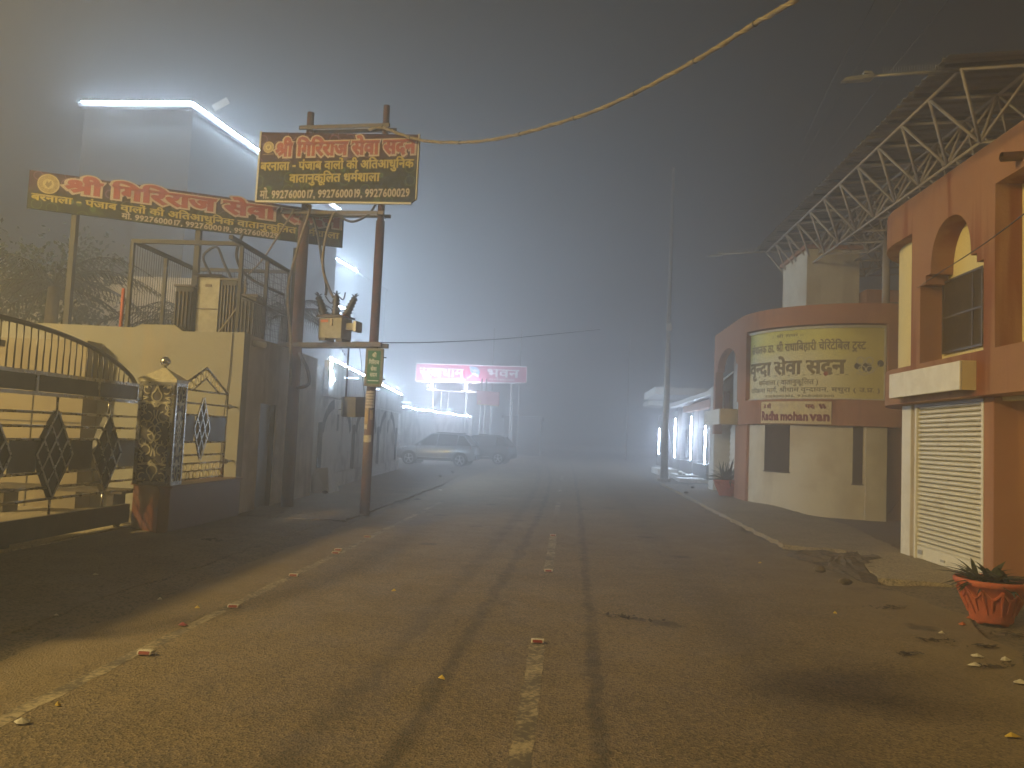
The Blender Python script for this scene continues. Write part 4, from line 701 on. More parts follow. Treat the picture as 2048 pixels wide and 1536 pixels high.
# --- space-frame canopy over both buildings
SF = thing('canopy_roof', 'large tubular space frame canopy under a corrugated roof above both halls', 'canopy', (9.0, 24.0, 5.15))
BAY = 1.376; TX = 7.26; TY = 15.46; NI, NJ = 12, 6
def topn(i, j): x = TX + j * BAY; return Vector((x, TY + i * BAY, 9.0 + 0.08 * (x - TX)))
def botn(i, j): x = TX + (j + 0.5) * BAY; return Vector((x, TY + (i + 0.5) * BAY, 7.78 + 0.08 * (x - TX)))
b = MB()
for j in range(NJ): b.tube([topn(0, j), topn(NI - 1, j)], 0.038, 6)
for i in range(NI): b.tube([topn(i, 0), topn(i, NJ - 1)], 0.030, 6)
b.build('top_chord', M['trussp'], SF)
b = MB()
for j in range(NJ - 1): b.tube([botn(0, j), botn(NI - 2, j)], 0.036, 6)
for i in range(NI - 1): b.tube([botn(i, 0), botn(i, NJ - 2)], 0.030, 6)
b.build('bottom_chord', M['trussp'], SF)
b = MB()
for i in range(NI - 1):
    for j in range(NJ - 1):
        for di in (0, 1):
            for dj in (0, 1): b.tube([botn(i, j), topn(i + di, j + dj)], 0.034 if j == 0 else 0.026, 6)
b.build('web_tubes', M['trussp'], SF)
b = MB()
for i in range(NI): p = topn(i, 0); q = topn(i, NJ - 1); b.bar(p + Vector((-0.3, 0, 0.075)), q + Vector((0, 0, 0.075)), 0.06, 0.07)
b.build('purlin', M['purlin'], SF)
pr = []; y = TY - 0.4
while y < TY + (NI - 1) * BAY + 0.4:
    pr += [(y, 0.0), (y + 0.16, 0.0), (y + 0.20, 0.05), (y + 0.26, 0.05)]; y += 0.30
vs = []
for yy, h in pr:
    for x in (TX - 0.42, TX + 2.5, TX + (NJ - 1) * BAY + 0.4): vs.append((x, yy, 9.125 + 0.08 * (x - TX) + h))
b = MB(); b.add(vs, [(3 * i + k, 3 * i + k + 1, 3 * i + 4 + k, 3 * i + 3 + k) for i in range(len(pr) - 1) for k in (0, 1)])
o = b.build('roof_sheet', M['roofsheet'], SF); sd = o.modifiers.new('thick', 'SOLIDIFY'); sd.thickness = 0.012
for (i, j) in ((6, 1), (6, 4)):
    p = botn(i, j); b = MB(); b.tube([(p.x, p.y, 5.55), (p.x, p.y, p.z)], 0.11, 12); cl = b.build('column', M['trussp'], SF)
    b = MB(); b.lathe([(0.42, 5.15), (0.40, 5.25), (0.16, 5.62), (0.12, 5.66)], (p.x, p.y, 0), 14, False); b.build('column_base', M['redorange'], cl)
b = MB(); p = botn(NI - 2, 0); b.tube([p, (p.x, p.y, 5.2)], 0.018, 6); b.build('downpipe', M['trussp'], SF)
TWR = thing('stair_tower', 'pale cream stair tower rising behind the space frame', 'tower', (9.3, 28.5, 5.15))
b = MB(); b.box(7.75, 9.45, 27.0, 30.0, 4.9, 8.30); b.build('wall', M['ivory'], TWR)
b = MB(); b.box(7.65, 9.55, 26.9, 30.1, 8.301, 8.42); b.build('roof', M['redorange'], TWR)
TW2 = thing('roof_room', 'dark rust coloured roof room with blank window beside the cream tower', 'building', (10.6, 27.6, 5.15))
b = MB(); b.box(9.56, 12.5, 26.6, 29.5, 4.9, 6.9); b.build('wall', M['redorange'], TW2)
b = MB(); b.box(10.2, 11.4, 26.57, 26.598, 5.5, 6.5); b.build('window', M['glassdark'], TW2)
# --- two unlit street lamps reaching out from the canopy edge
def canopy_lamp(Y, label):
    t = thing('street_lamp', label, 'street lamp', (7.2, Y, 8.98), 'unlit lamps on the canopy edge')
    b = MB(); b.tube([(7.4, Y, 9.0), (6.6, Y, 8.95), (5.55, Y, 8.86)], [0.035, 0.032, 0.028], 8); b.build('arm', M['galv'], t)
    b = MB(); b.hexa([(5.02, Y - 0.07, 8.74), (5.62, Y - 0.12, 8.80), (5.62, Y + 0.12, 8.80), (5.02, Y + 0.07, 8.74), (5.10, Y - 0.05, 8.82), (5.62, Y - 0.08, 8.90), (5.62, Y + 0.08, 8.90), (5.10, Y + 0.05, 8.82)])
    b.box(5.44, 5.60, Y - 0.06, Y + 0.06, 8.90, 8.95); h = b.build('lamp_head', M['galv'], t, bevel=0.012)
    b = MB(); b.hexa([(5.08, Y - 0.05, 8.735), (5.42, Y - 0.09, 8.77), (5.42, Y + 0.09, 8.77), (5.08, Y + 0.05, 8.735), (5.08, Y - 0.05, 8.75), (5.42, Y - 0.09, 8.785), (5.42, Y + 0.09, 8.785), (5.08, Y + 0.05, 8.75)]); b.build('lens', M['lens'], h)
    b = MB()
    for k in range(23): x = 5.82 + k * 0.049; z = 8.885 + (x - 5.55) * 0.087; b.tube([(x, Y, z), (x, Y + 0.01, z + 0.13)], 0.0055, 5)
    b.build('bird_spikes', M['galv'], t); return t
canopy_lamp(15.5, 'unlit street lamp with bird spikes at the near corner of the canopy')
canopy_lamp(30.5, 'unlit street lamp fading in fog at the far corner of the canopy')
# ================================================================== left side: yard, gate, wall
WALLY = 13.6
LB = thing('yard_building', 'low cream building with grey flank wall and narrow dark door beside the gate', 'building', (-9.0, 15.5, 0.0))
b = MB()
top = [(-16.0, 3.26), (-9.3, 3.26), (-7.75, 3.24), (-7.62, 3.30), (-7.0, 3.31), (-6.85, 3.20), (-5.82, 3.22)]
poly = [(-16.0, -0.2), (-5.72, -0.2), (-5.72, 3.22)] + top[::-1][1:-1] + [(-16.0, 3.26)]
b.prism(poly, lambda u, v, w: Vector((u, w, v)), WALLY, WALLY + 0.25)
b.build('front_wall', M['cream'], LB)
b = MB()
def side_x(y): return -5.72 - 0.032 * (y - 13.6)
def wq(mb, ya, yb, za, zb, t=0.25, o=0.0): mb.hexa([(side_x(ya) - t + o, ya, za), (side_x(ya) + o, ya, za), (side_x(yb) + o, yb, za), (side_x(yb) - t + o, yb, za), (side_x(ya) - t + o, ya, zb), (side_x(ya) + o, ya, zb), (side_x(yb) + o, yb, zb), (side_x(yb) - t + o, yb, zb)])
DY0, DY1, DZ = 14.62, 15.55, 2.02
wq(b, 13.851, DY0, -0.2, 3.21); wq(b, DY1, 18.2, -0.2, 3.21); wq(b, DY0, DY1, DZ, 3.21)
b.build('side_wall', M['greywall'], LB)
b = MB(); wq(b, DY0, DY1, 0.03, DZ - 0.002, 0.04, -0.12); dr = b.build('door', mat('dark_grey_door', (0.055, 0.052, 0.052), 0.45, metal=0.3, col2=(0.10, 0.09, 0.085), scale=2.5, amt=0.7), LB)
b = MB(); wq(b, DY0, DY0 + 0.05, 0.03, DZ, 0.09, -0.03); wq(b, DY1 - 0.05, DY1, 0.03, DZ, 0.09, -0.03); b.build('door_frame', M['darkframe'], dr)
b = MB(); b.box(-16, -6.0, 13.85, 18.2, 3.02, 3.12); b.build('roof', M['greywall'], LB)
b = MB(); b.tube([(-5.74, 14.05, 3.08), (-5.50, 14.0, 3.05)], 0.055, 10); b.build('drain_spout', M['white'], LB)
b = MB(); b.tube([(-5.93, 13.585, 3.2), (-5.94, 13.58, 2.5), (-5.99, 13.58, 1.8), (-6.0, 13.58, 0.7)], 0.008, 5); b.build('wall_cable', M['cable'], LB)
BO = thing('sheet_booth', 'tan sheet metal booth front standing against the cream wall behind the gate', 'booth', (-10.0, 13.3, 0.05))
b = MB(); b.box(-12.5, -8.30, 13.15, 13.58, 0.055, 2.93); b.build('body', M['tan'], BO)
b = MB()
for z in (0.75, 1.5, 2.25): b.box(-12.5, -8.31, 13.135, 13.149, z, z + 0.018)
for x in (-9.2, -10.1, -11.0): b.box(x, x + 0.02, 13.137, 13.1485, 0.06, 2.9)
b.build('seam_strip', M['darkpanel'], BO)
for x in (-8.1, -9.3):
    pass
BN = thing('low_bench', 'low dark wooden bench inside the yard behind the gate', 'bench', (-7.9, 12.3, 0.055))
b = MB(); b.box(-9.1, -6.9, 12.1, 12.55, 0.44, 0.50); b.build('seat', M['bark'], BN)
for x in (-8.9, -7.1):
    b = MB(); b.box(x - 0.05, x + 0.05, 12.15, 12.5, 0.056, 0.438); b.build('leg', M['bark'], BN)

# sliding gate of stainless bars, parallel to the road
GX = -6.42
GT = thing('sliding_gate', 'long steel sliding gate with arched top rail and lattice diamonds', 'gate', (GX, 8.5, 0.05))
Y0, Y1 = 4.6, 11.52
ycen = (Y0 + 11.42) / 2; 
def arch_z(y):
    t = (y - ycen) / (11.42 - ycen); return 2.14 + 0.56 * max(0.0, 1 - abs(t) ** 2.6) ** 0.75
b = MB(); b.tube([(GX, y, arch_z(y)) for y in lin(Y0, 11.42, 60)], 0.032, 8); b.build('arch_rail', M['dullsteel'], GT)
b = MB()
y = Y0 + 0.1
while y < 11.35: b.tube([(GX, y, 2.14), (GX, y, arch_z(y))], 0.011, 6); y += 0.128
b.build('arch_bars', M['dullsteel'], GT)
b = MB(); b.box(GX - 0.008, GX + 0.008, Y0, Y1, 1.90, 2.10); b.build('upper_panel', M['dullsteel'], GT)
b = MB()
for z in (2.12, 1.87): b.box(GX - 0.028, GX + 0.028, Y0, Y1, z - 0.022, z + 0.022)
y = 9.3
for y in (Y0, 6.7, 8.0, 9.22, 10.5, 11.49): b.box(GX - 0.02, GX + 0.02, y - 0.02, y + 0.02, 1.893, 2.097)
b.build('panel_frame', M['steel'], GT)
dcs = [5.06, 6.21, 7.36, 8.50, 9.65, 10.79]
hwd, zt_, zb_, zm = 0.35, 1.67, 0.59, 1.13
def in_diamond(y, z): return any(abs(y - c) / hwd + abs(z - zm) / (zt_ - zm) < 1.0 for c in dcs)
def rail(mb, z, r):
    cuts = []
    h = hwd * (1 - min(1, abs(z - zm) / (zt_ - zm)))
    e = [Y0] 
    for c in dcs: e += [c - h, c + h]
    e += [Y1]
    for i in range(0, len(e), 2):
        if e[i + 1] - e[i] > 0.02: mb.tube([(GX, e[i], z), (GX, e[i + 1], z)], r, 8)
for z in (1.645, 1.475, 1.315, 0.90, 0.72, 0.575):
    b = MB(); rail(b, z, 0.017); b.build('rail', M['steel'], GT)
b = MB(); e = [Y0]
for c in dcs: e += [c - hwd, c + hwd]
e += [Y1]
for i in range(0, len(e), 2): b.box(GX - 0.006, GX + 0.006, e[i] - 0.02, e[i + 1] + 0.02, 0.92, 1.30)
b.build('middle_panel', M['dullsteel'], GT)
def lattice(mb, fn, hw_, hz, n, wd, t0, t1):
    # diamond of crossed flats: n strips each way
    def bar2(p, q): mb.ribbon([p, q], wd, fn, t0, t1)
    for k in range(n + 1):
        t = k / n
        a = (-hw_ + hw_ * t, hz * t); c_ = (0 + hw_ * t, -hz + hz * t); bar2(a, c_)
        a = (hw_ - hw_ * t, hz * t); c_ = (-hw_ * t, -hz + hz * t); bar2(a, c_)
for c in dcs:
    b = MB(); fn = lambda u, v, w, c=c: Vector((GX + w, c + u, zm + v))
    b.prism([(-hwd, 0), (0, -0.54), (hwd, 0), (0, 0.54)], fn, -0.012, -0.002); dm = b.build('diamond', M['darkpanel'], GT)
    b = MB(); lattice(b, fn, hwd, 0.54, 3, 0.020, 0.022, 0.034); b.build('lattice', M['steel'], dm)
    b = MB()
    for (p, q) in (((-hwd, 0), (0, 0.54)), ((0, 0.54), (hwd, 0)), ((hwd, 0), (0, -0.54)), ((0, -0.54), (-hwd, 0))): b.ribbon([p, q], 0.016, fn, -0.05, 0.020)
    b.build('diamond_rim', M['dullsteel'], dm)
    b = MB(); b.tube([(GX, c, 1.67), (GX, c, 1.85)], 0.016, 8); b.tube([(GX, c, 0.59), (GX, c, 0.38)], 0.016, 8); b.build('post', M['steel'], GT)
b = MB(); b.box(GX - 0.03, GX + 0.03, Y0, Y1 - 0.05, 0.10, 0.37); BB_ = b.build('bottom_beam', M['darkpanel'], GT)
for y in (6.0, 8.9, 11.2):
    b = MB(); b.tube([(GX - 0.02, y, 0.085), (GX + 0.02, y, 0.085)], 0.055, 12); b.build('roller', M['blackiron'], BB_)
TR = tag(MB().box(-6.62, -6.30, 2.0, 11.5, -0.1, 0.0585).build('gate_track_strip', M['slablight'], None, at=(-6.45, 6.7, 0)), 'pale concrete strip carrying the gate rail along the yard entrance', 'gate track')

YW = thing('shade_wall', 'plain cream wall added out of view behind the sliding gate to shade the apron', 'wall', (-7.3, 2.0, 0.0))  # unseen wall, added to keep lamp light off the gate apron
b = MB(); b.box(-7.4, -7.15, -9.0, 9.5, -0.1, 2.45); b.build('wall_face', M['cream'], YW)
b = MB(); b.box(-7.45, -7.10, -9.0, 9.55, 2.451, 2.53); b.build('coping', M['greywall'], YW)
# granite plinth, filigree pillar, side panel with rings
PLX0, PLX1 = -6.30, -5.60
PB = thing('granite_plinth', 'red granite plinth under the filigree gate pillar, running to the wall corner', 'plinth', (-5.9, 12.2, 0.0))
b = MB(); b.prism([(-6.30, 11.36), (-5.68, 10.93), (-5.58, 11.05), (-5.62, 13.58), (-6.0, 13.58), (-6.30, 11.8)], lambda u, v, w: Vector((u, v, w)), -0.1, 0.655); b.build('body', M['granite'], PB, bevel=0.008)
b = MB(); b.prism([(-6.34, 11.35), (-5.68, 10.89), (-5.54, 11.02), (-5.58, 13.585), (-6.03, 13.585), (-6.34, 11.82)], lambda u, v, w: Vector((u, v, w)), 0.656, 0.69); b.build('cap', M['granite'], PB, bevel=0.006)
ra = R(4.0); ex = Vector((math.cos(ra), math.sin(ra), 0)); ey = Vector((-math.sin(ra), math.cos(ra), 0))
hx_, hy_ = 0.255, 0.19; pc = Vector((-5.61, 11.05, 0)) - ex * hx_ + ey * hy_
PL = thing('gate_pillar', 'square steel gate pillar with cut filigree panels and a ball finial', 'pillar', (pc.x, pc.y, 0.69))
hp = 0.27; zb0, zb1 = 0.695, 2.16
def pf(u, v, w, side): 
    if side == 0: return pc + ex * (u * hx_ / hp) - ey * (hy_ + w) + Vector((0, 0, v))     # towards camera
    return pc + ey * (u * hy_ / hp) + ex * (hx_ + w) + Vector((0, 0, v))                    # towards road
b = MB(); c4 = [pc + ex * sx * hx_ + ey * sy * hy_ for sx, sy in ((-1, -1), (1, -1), (1, 1), (-1, 1))]
b.hexa([q + Vector((0, 0, zb0)) for q in c4] + [q + Vector((0, 0, zb1)) for q in c4]); b.build('core', mat('pillar_backing', (0.075, 0.06, 0.045), 0.45, metal=0.5), PL)
for sd_ in (0, 1):
    fn = lambda u, v, w, k=sd_: pf(u, v, w, k)
    fr = MB()
    for (a0, a1, v0, v1) in ((-hp, -hp + 0.05, zb0, zb1), (hp - 0.05, hp, zb0, zb1), (-hp + 0.05, hp - 0.05, zb1 - 0.05, zb1), (-hp + 0.05, hp - 0.05, zb0, zb0 + 0.05)):
        fr.prism([(a0, v0), (a1, v0), (a1, v1), (a0, v1)], fn, 0.001, 0.022)
    FRM = fr.build('pillar_frame', M['steel'], PL)
    fl = MB(); W2 = hp - 0.05; tile = (zb1 - zb0 - 0.1) / 2
    def arcp(cx, cz, r, a0, a1, n=9): return [(cx + r * math.cos(R(a0 + (a1 - a0) * i / n)), cz + r * math.sin(R(a0 + (a1 - a0) * i / n))) for i in range(n + 1)]
    for tl in (0, 1):
        zc = zb0 + 0.05 + tile * (tl + 0.5); flip = 1 if tl else -1
        def add(pts, wd):
            for mx in (1, -1): fl.ribbon([(mx * p[0], zc + flip * p[1]) for p in pts], wd * 0.72, fn, 0.002, 0.010)
        h2 = tile / 2
        add(arcp(0.0, h2 * 0.55, 0.075, -90, 60), 0.026); add([(0.0375, h2 * 0.55 + 0.065), (0.02, h2 * 0.85), (0.0, h2 * 0.98)], 0.03)
        add(arcp(0.14, h2 * 0.82, 0.06, -120, 150), 0.022); add([(0.21, h2 * 0.98), (0.15, h2 * 0.9)], 0.04)
        add([(0.0, h2 * 0.30), (0.10, h2 * 0.27), (0.21, h2 * 0.31)], 0.045); add([(0.0, h2 * 0.30), (0.0, h2 * 0.12)], 0.05)
        add(arcp(0.10, h2 * 0.02, 0.085, 160, -60), 0.026); add(arcp(0.175, h2 * 0.08, 0.035, 0, 320), 0.018)
        add(arcp(0.12, -h2 * 0.30, 0.07, 100, 330), 0.024); add([(0.03, -h2 * 0.05), (0.01, -h2 * 0.35), (0.06, -h2 * 0.62)], 0.028)
        add(arcp(0.10, -h2 * 0.80, 0.095, 60, 260), 0.026); add(arcp(0.0, -h2 * 0.98, 0.10, 10, 90), 0.024); add(arcp(0.17, -h2 * 0.62, 0.05, -60, 210), 0.02)
        add([(0.21, -h2 * 0.1), (0.16, -h2 * 0.18), (0.21, -h2 * 0.28)], 0.022); add([(0.21, h2 * 0.52), (0.13, h2 * 0.48), (0.20, h2 * 0.40)], 0.024)
    fl.build('filigree', M['brass'], FRM)
b = MB(); o_ = hp + 0.02
bc = [pc + ex * sx * (hx_ + 0.02) + ey * sy * (hy_ + 0.02) for sx, sy in ((-1, -1), (1, -1), (1, 1), (-1, 1))]
vs = [q + Vector((0, 0, zb1 + 0.001)) for q in bc] + [q + Vector((0, 0, zb1 + 0.045)) for q in bc] + [pc + (q - pc) * 0.09 + Vector((0, 0, 2.375)) for q in bc]
b.add(vs, [(3, 2, 1, 0)] + [(i, (i + 1) % 4, 4 + (i + 1) % 4, 4 + i) for i in range(4)] + [(4 + i, 4 + (i + 1) % 4, 8 + (i + 1) % 4, 8 + i) for i in range(4)] + [(8, 9, 10, 11)]); b.build('pyramid_cap', M['brass'], PL)
b = MB(); b.lathe([(0.03, 2.36), (0.022, 2.40), (0.03, 2.415)], pc, 12); b.sphere(pc + Vector((0, 0, 2.47)), 0.072, 20, 12); b.build('ball_finial', M['steel'], PL)
FX = -5.78
FP = thing('ring_fence_panel', 'short steel fence panel with peaked top, rings and one lattice diamond', 'fence panel', (FX, 12.5, 0.69))
fa, fb_ = 11.72, 13.20
b = MB(); b.tube([(FX, fb_, 0.70), (FX, fb_, 2.12)], 0.020, 8); b.tube([(FX, fa, 0.70), (FX, fa, 2.20)], 0.016, 8); b.build('post', M['steel'], FP)
for z, r in ((2.10, 0.016), (1.90, 0.015), (1.72, 0.015), (1.30, 0.015), (1.10, 0.015), (0.97, 0.014), (0.85, 0.011), (0.73, 0.014)):
    b = MB()
    if z in (1.90, 1.72, 1.30, 1.10):
        hh = 0.27 * (1 - abs(z - 1.51) / 0.5)
        b.tube([(FX, fa, z), (FX, 12.30 - hh, z)], r, 8); b.tube([(FX, 12.30 + hh, z), (FX, fb_, z)], r, 8)
    else: b.tube([(FX, fa, z), (FX, fb_, z)], r, 8)
    b.build('rail', M['steel'], FP)
b = MB(); b.tube([(FX, 11.62, 2.16), (FX, 12.36, 2.48), (FX, fb_, 2.11)], 0.020, 8); b.tube([(FX, 11.95, 2.11), (FX, 12.36, 2.31), (FX, 12.83, 2.11)], 0.014, 8); b.build('gable_rail', M['steel'], FP)
b = MB()
def ring(mb, y, z, r): mb.tube([(FX, y + r * 0.95 * math.cos(2 * math.pi * i / 14), z + r * math.sin(2 * math.pi * i / 14)) for i in range(14)], 0.008, 5, closed=True)
for k in range(6): ring(b, 11.83 + k * 0.25, 0.91, 0.055)
for k in range(6): ring(b, 11.95 + k * 0.22, 0.79, 0.055)
for (y, z) in ((11.86, 2.17), (12.02, 2.24), (12.19, 2.31), (12.36, 2.385), (12.54, 2.31), (12.71, 2.24), (12.88, 2.18)): ring(b, y, z, 0.062)
b.build('rings', M['brass'], FP)
b = MB(); b.box(FX - 0.006, FX + 0.006, fa, 12.05, 1.315, 1.705); b.box(FX - 0.006, FX + 0.006, 12.55, fb_, 1.315, 1.705); b.build('middle_panel', M['dullsteel'], FP)
fn = lambda u, v, w: Vector((FX + w, 12.30 + u, 1.51 + v))
b = MB(); b.prism([(-0.27, 0), (0, -0.5), (0.27, 0), (0, 0.5)], fn, -0.012, -0.002); dm = b.build('diamond', M['darkpanel'], FP)
b = MB(); lattice(b, fn, 0.27, 0.5, 3, 0.016, 0.012, 0.024); b.build('lattice', M['steel'], dm)
b = MB()
for z in (1.90, 0.97): b.sphere((FX + 0.0, 13.30, z), 0.045, 12, 8); b.tube([(FX, 13.2, z), (FX, 13.58, z)], 0.018, 8)
b.build('wall_fixing', M['steel'], FP)

# mesh cage on the roof of the yard building with cabinets inside
CG = thing('wire_cage', 'dark steel cage of wire mesh standing on the low cream building', 'cage', (-7.0, 15.0, 3.22))
b = MB(); cx0, cx1, cy0, cy1, cz0, cz1 = -7.95, -5.92, 13.72, 16.15, 3.20, 4.82
for p, q in (((cx1, cy0 - 0.5, cz1), (cx1, cy1, cz1)), ((cx0, cy0, cz1), (cx0, cy1, cz1)), ((cx0, cy1, cz1), (cx1, cy1, cz1)), ((cx0, cy0, cz1), (cx1, cy0, cz1))): b.bar(p, q, 0.07, 0.07)
for x in (cx0, cx1):
    for y in (cy0, (cy0 + cy1) / 2, cy1): b.bar((x, y, cz0), (x, y, cz1), 0.06, 0.06)
b.bar(((cx0 + cx1) / 2, cy1, cz0), ((cx0 + cx1) / 2, cy1, cz1), 0.05, 0.05); b.bar((cx1, cy0, 3.9), (cx1, cy1, 3.9), 0.03, 0.03); b.bar((cx0, cy1, 4.0), (cx1, cy1, 4.0), 0.03, 0.03)
b.bar((cx1 + 0.1, cy1 + 0.1, 3.2), (cx1 + 0.1, cy1 + 0.1, 5.35), 0.13, 0.13)
b.build('frame', M['blackiron'], CG)
b = MB()
y = cy0
while y < cy1: b.bar((cx1, y, cz0), (cx1, y, cz1), 0.007, 0.007); b.bar((cx0, y, cz0), (cx0, y, cz1), 0.007, 0.007); y += 0.085
x = cx0
while x < cx1: b.bar((x, cy1, cz0), (x, cy1, cz1), 0.007, 0.007); x += 0.085
z = cz0 + 0.05
while z < cz1: b.bar((cx1, cy0, z), (cx1, cy1, z), 0.006, 0.006); b.bar((cx0, cy1, z), (cx1, cy1, z), 0.006, 0.006); z += 0.12
b.build('wire_mesh', M['blackiron'], CG)
MC = thing('meter_cabinet', 'tall grey enamel meter cabinet inside the wire cage', 'cabinet', (-7.0, 15.0, 3.12))
b = MB(); b.box(-7.22, -6.78, 14.8, 15.15, 3.13, 4.42); b.build('body', M['greybox'], MC, bevel=0.01)
b = MB(); b.box(-7.27, -6.73, 14.74, 15.2, 4.421, 4.46); b.box(-7.225, -6.775, 14.788, 14.799, 3.78, 3.80); b.build('rain_cap', M['darksteel'], MC)
b = MB(); b.box(-7.06, -6.94, 14.785, 14.799, 4.22, 4.27); b.build('handle', M['darksteel'], MC)
for x0_, x1_, z1_, lab in ((-6.72, -6.42, 4.35, 'dark ribbed transformer box right beside the grey cabinet in the cage'), (-6.38, -6.02, 4.05, 'lower dark drum cabinet at the road end of the cage'), (-7.62, -7.26, 4.2, 'dark switch cabinet on the yard side of the grey cabinet')):
    t = thing('switch_cabinet', lab, 'cabinet', ((x0_ + x1_) / 2, 15.0, 3.12), 'dark cabinets inside the cage')
    b = MB(); b.box(x0_, x1_, 14.75, 15.2, 3.13, z1_); b.build('body', M['blackiron'], t, bevel=0.01)
    b = MB()
    for k in range(5): xx = x0_ + 0.03 + k * (x1_ - x0_ - 0.06) / 4; b.box(xx - 0.012, xx + 0.012, 14.70, 14.749, 3.2, z1_ - 0.1)
    b.box(x0_ - 0.03, x1_ + 0.03, 14.72, 15.22, z1_ + 0.001, z1_ + 0.04); b.build('cooling_fins', M['darksteel'], t)
def cable(name, pts, r, label, mt='cable', cat='cable', grp=None, n=6):
    return tag(MB().tube(spline(pts, 5), r, n).build(name, M[mt], None, at=pts[0]), label, cat, grp)
cable('drop_cable', [(-5.55, 15.2, 5.9), (-6.0, 15.0, 4.9), (-6.30, 14.9, 4.45), (-6.28, 14.8, 4.1), (-6.45, 14.6, 3.6), (-6.6, 14.4, 3.25)], 0.022, 'tan cable hanging down through the wire cage', 'tancable')
cable('drop_cable', [(-6.3, 14.6, 5.25), (-6.45, 14.7, 4.85), (-6.35, 14.8, 4.55), (-6.1, 14.9, 4.35), (-5.7, 15.3, 4.2)], 0.028, 'thick black cable looping over the cabinets in the cage')
cable('drop_cable', [(-7.0, 14.9, 4.45), (-7.15, 14.8, 4.8), (-6.9, 14.8, 5.0), (-6.75, 14.85, 4.7), (-6.6, 14.9, 4.4)], 0.025, 'black cable loop above the grey cabinet in the cage')
PI_ = tag(MB().tube([(-8.05, 13.7, 3.1), (-8.05, 13.7, 3.95)], 0.03, 8).build('rust_pipe', M['terracotta'], None, at=(-8.05, 13.7, 3.1)), 'short rusty orange pipe sticking up from the cream wall', 'pipe')

# long banner sign over the yard
def banner_mat(name):
    Mt = bpy.data.materials.new(name); Mt.use_nodes = True; t = Mt.node_tree; N = t.nodes; L = t.links; b_ = N['Principled BSDF']
    g = N.new('ShaderNodeTexCoord'); sp = N.new('ShaderNodeSeparateXYZ'); L.new(g.outputs['Generated'], sp.inputs[0])
    geo = N.new('ShaderNodeNewGeometry')
    n = N.new('ShaderNodeTexNoise'); n.inputs['Scale'].default_value = 2.2; n.inputs['Detail'].default_value = 4; L.new(geo.outputs['Position'], n.inputs['Vector'])
    def rg(src, a, z, o0=0.0, o1=1.0): r = N.new('ShaderNodeMapRange'); r.interpolation_type = 'SMOOTHSTEP'; r.inputs[1].default_value = a; r.inputs[2].default_value = z; r.inputs[3].default_value = o0; r.inputs[4].default_value = o1; L.new(src, r.inputs[0]); return r.outputs[0]
    def mix(f, a, c):
        x = N.new('ShaderNodeMix'); x.data_type = 'RGBA'; L.new(f, x.inputs[0]) if not isinstance(f, float) else None
        for v, i in ((a, 6), (c, 7)):
            if isinstance(v, tuple): x.inputs[i].default_value = (*v, 1)
            else: L.new(v, x.inputs[i])
        return x.outputs[2]
    ad = N.new('ShaderNodeMath'); ad.operation = 'MULTIPLY_ADD'; L.new(n.outputs['Fac'], ad.inputs[0]); ad.inputs[1].default_value = 0.25; L.new(sp.outputs[2], ad.inputs[2])
    col = mix(rg(ad.outputs[0], 0.55, 0.85), (0.020, 0.022, 0.009), (0.042, 0.014, 0.024))
    v = N.new('ShaderNodeTexVoronoi'); v.inputs['Scale'].default_value = 3.6; v.feature = 'F1'; L.new(geo.outputs['Position'], v.inputs['Vector'])
    a1 = N.new('ShaderNodeMath'); a1.operation = 'SUBTRACT'; L.new(v.outputs['Distance'], a1.inputs[0]); a1.inputs[1].default_value = 0.36
    a2 = N.new('ShaderNodeMath'); a2.operation = 'ABSOLUTE'; L.new(a1.outputs[0], a2.inputs[0])
    ring_c = mix(rg(ad.outputs[0], 0.55, 0.8), (0.080, 0.125, 0.035), (0.190, 0.095, 0.170))
    col = mix(rg(a2.outputs[0], 0.045, 0.0, 0.0, 0.8), col, ring_c)
    n3 = N.new('ShaderNodeTexNoise'); n3.inputs['Scale'].default_value = 3.0; L.new(geo.outputs['Position'], n3.inputs['Vector'])
    col = mix(rg(n3.outputs['Fac'], 0.60, 0.74, 0.0, 0.6), col, ring_c)
    L.new(col, b_.inputs['Base Color']); b_.inputs['Roughness'].default_value = 0.6; b_.inputs['Specular IOR Level'].default_value = 0.12; return Mt
def emblem(parent, fn, cx, cz, r):
    b = MB(); b.prism(disc(cx, cz, r, 24), fn, 0.004, 0.006); e = b.build('emblem', M['gold'], parent)
    b = MB(); b.ribbon(disc(cx, cz, r * 0.92, 28) + [(cx + r * 0.92, cz)], r * 0.09, fn, 0.007, 0.009); b.prism(disc(cx, cz, r * 0.5, 20), fn, 0.007, 0.009); b.build('emblem_ring', mat('pale_gold_vinyl', (0.40, 0.33, 0.15), 0.5), e)
    b = MB(); b.prism([(cx - r * 0.28, cz - r * 0.1), (cx, cz - r * 0.38), (cx + r * 0.3, cz), (cx + r * 0.22, cz + r * 0.38), (cx + r * 0.02, cz + r * 0.1), (cx - r * 0.12, cz + r * 0.3)], fn, 0.010, 0.012); b.build('emblem_hand', mat('dark_gold_vinyl', (0.16, 0.11, 0.03), 0.5), e)
    b = MB(); b.prism([(cx - r, cz - r * 1.28), (cx + r, cz - r * 1.24), (cx + r, cz - r * 1.12), (cx - r, cz - r * 1.16)], fn, 0.004, 0.006); b.build('emblem_strip', M['gold'], parent)
L1 = 'Sी गिरिराज सेवा सदन'
def name_lettering(parent, fn, x0, x1, z, size):
    b = MB(); text(b, L1, fn, x0 - 0.01, z - 0.004, x1 + 0.01, size, 0.125, 0.004); b.build('lettering_edge', M['stextcream'], parent)
    b = MB(); text(b, L1, fn, x0, z, x1, size, 0.050, 0.007); b.build('lettering', M['stextred'], parent)
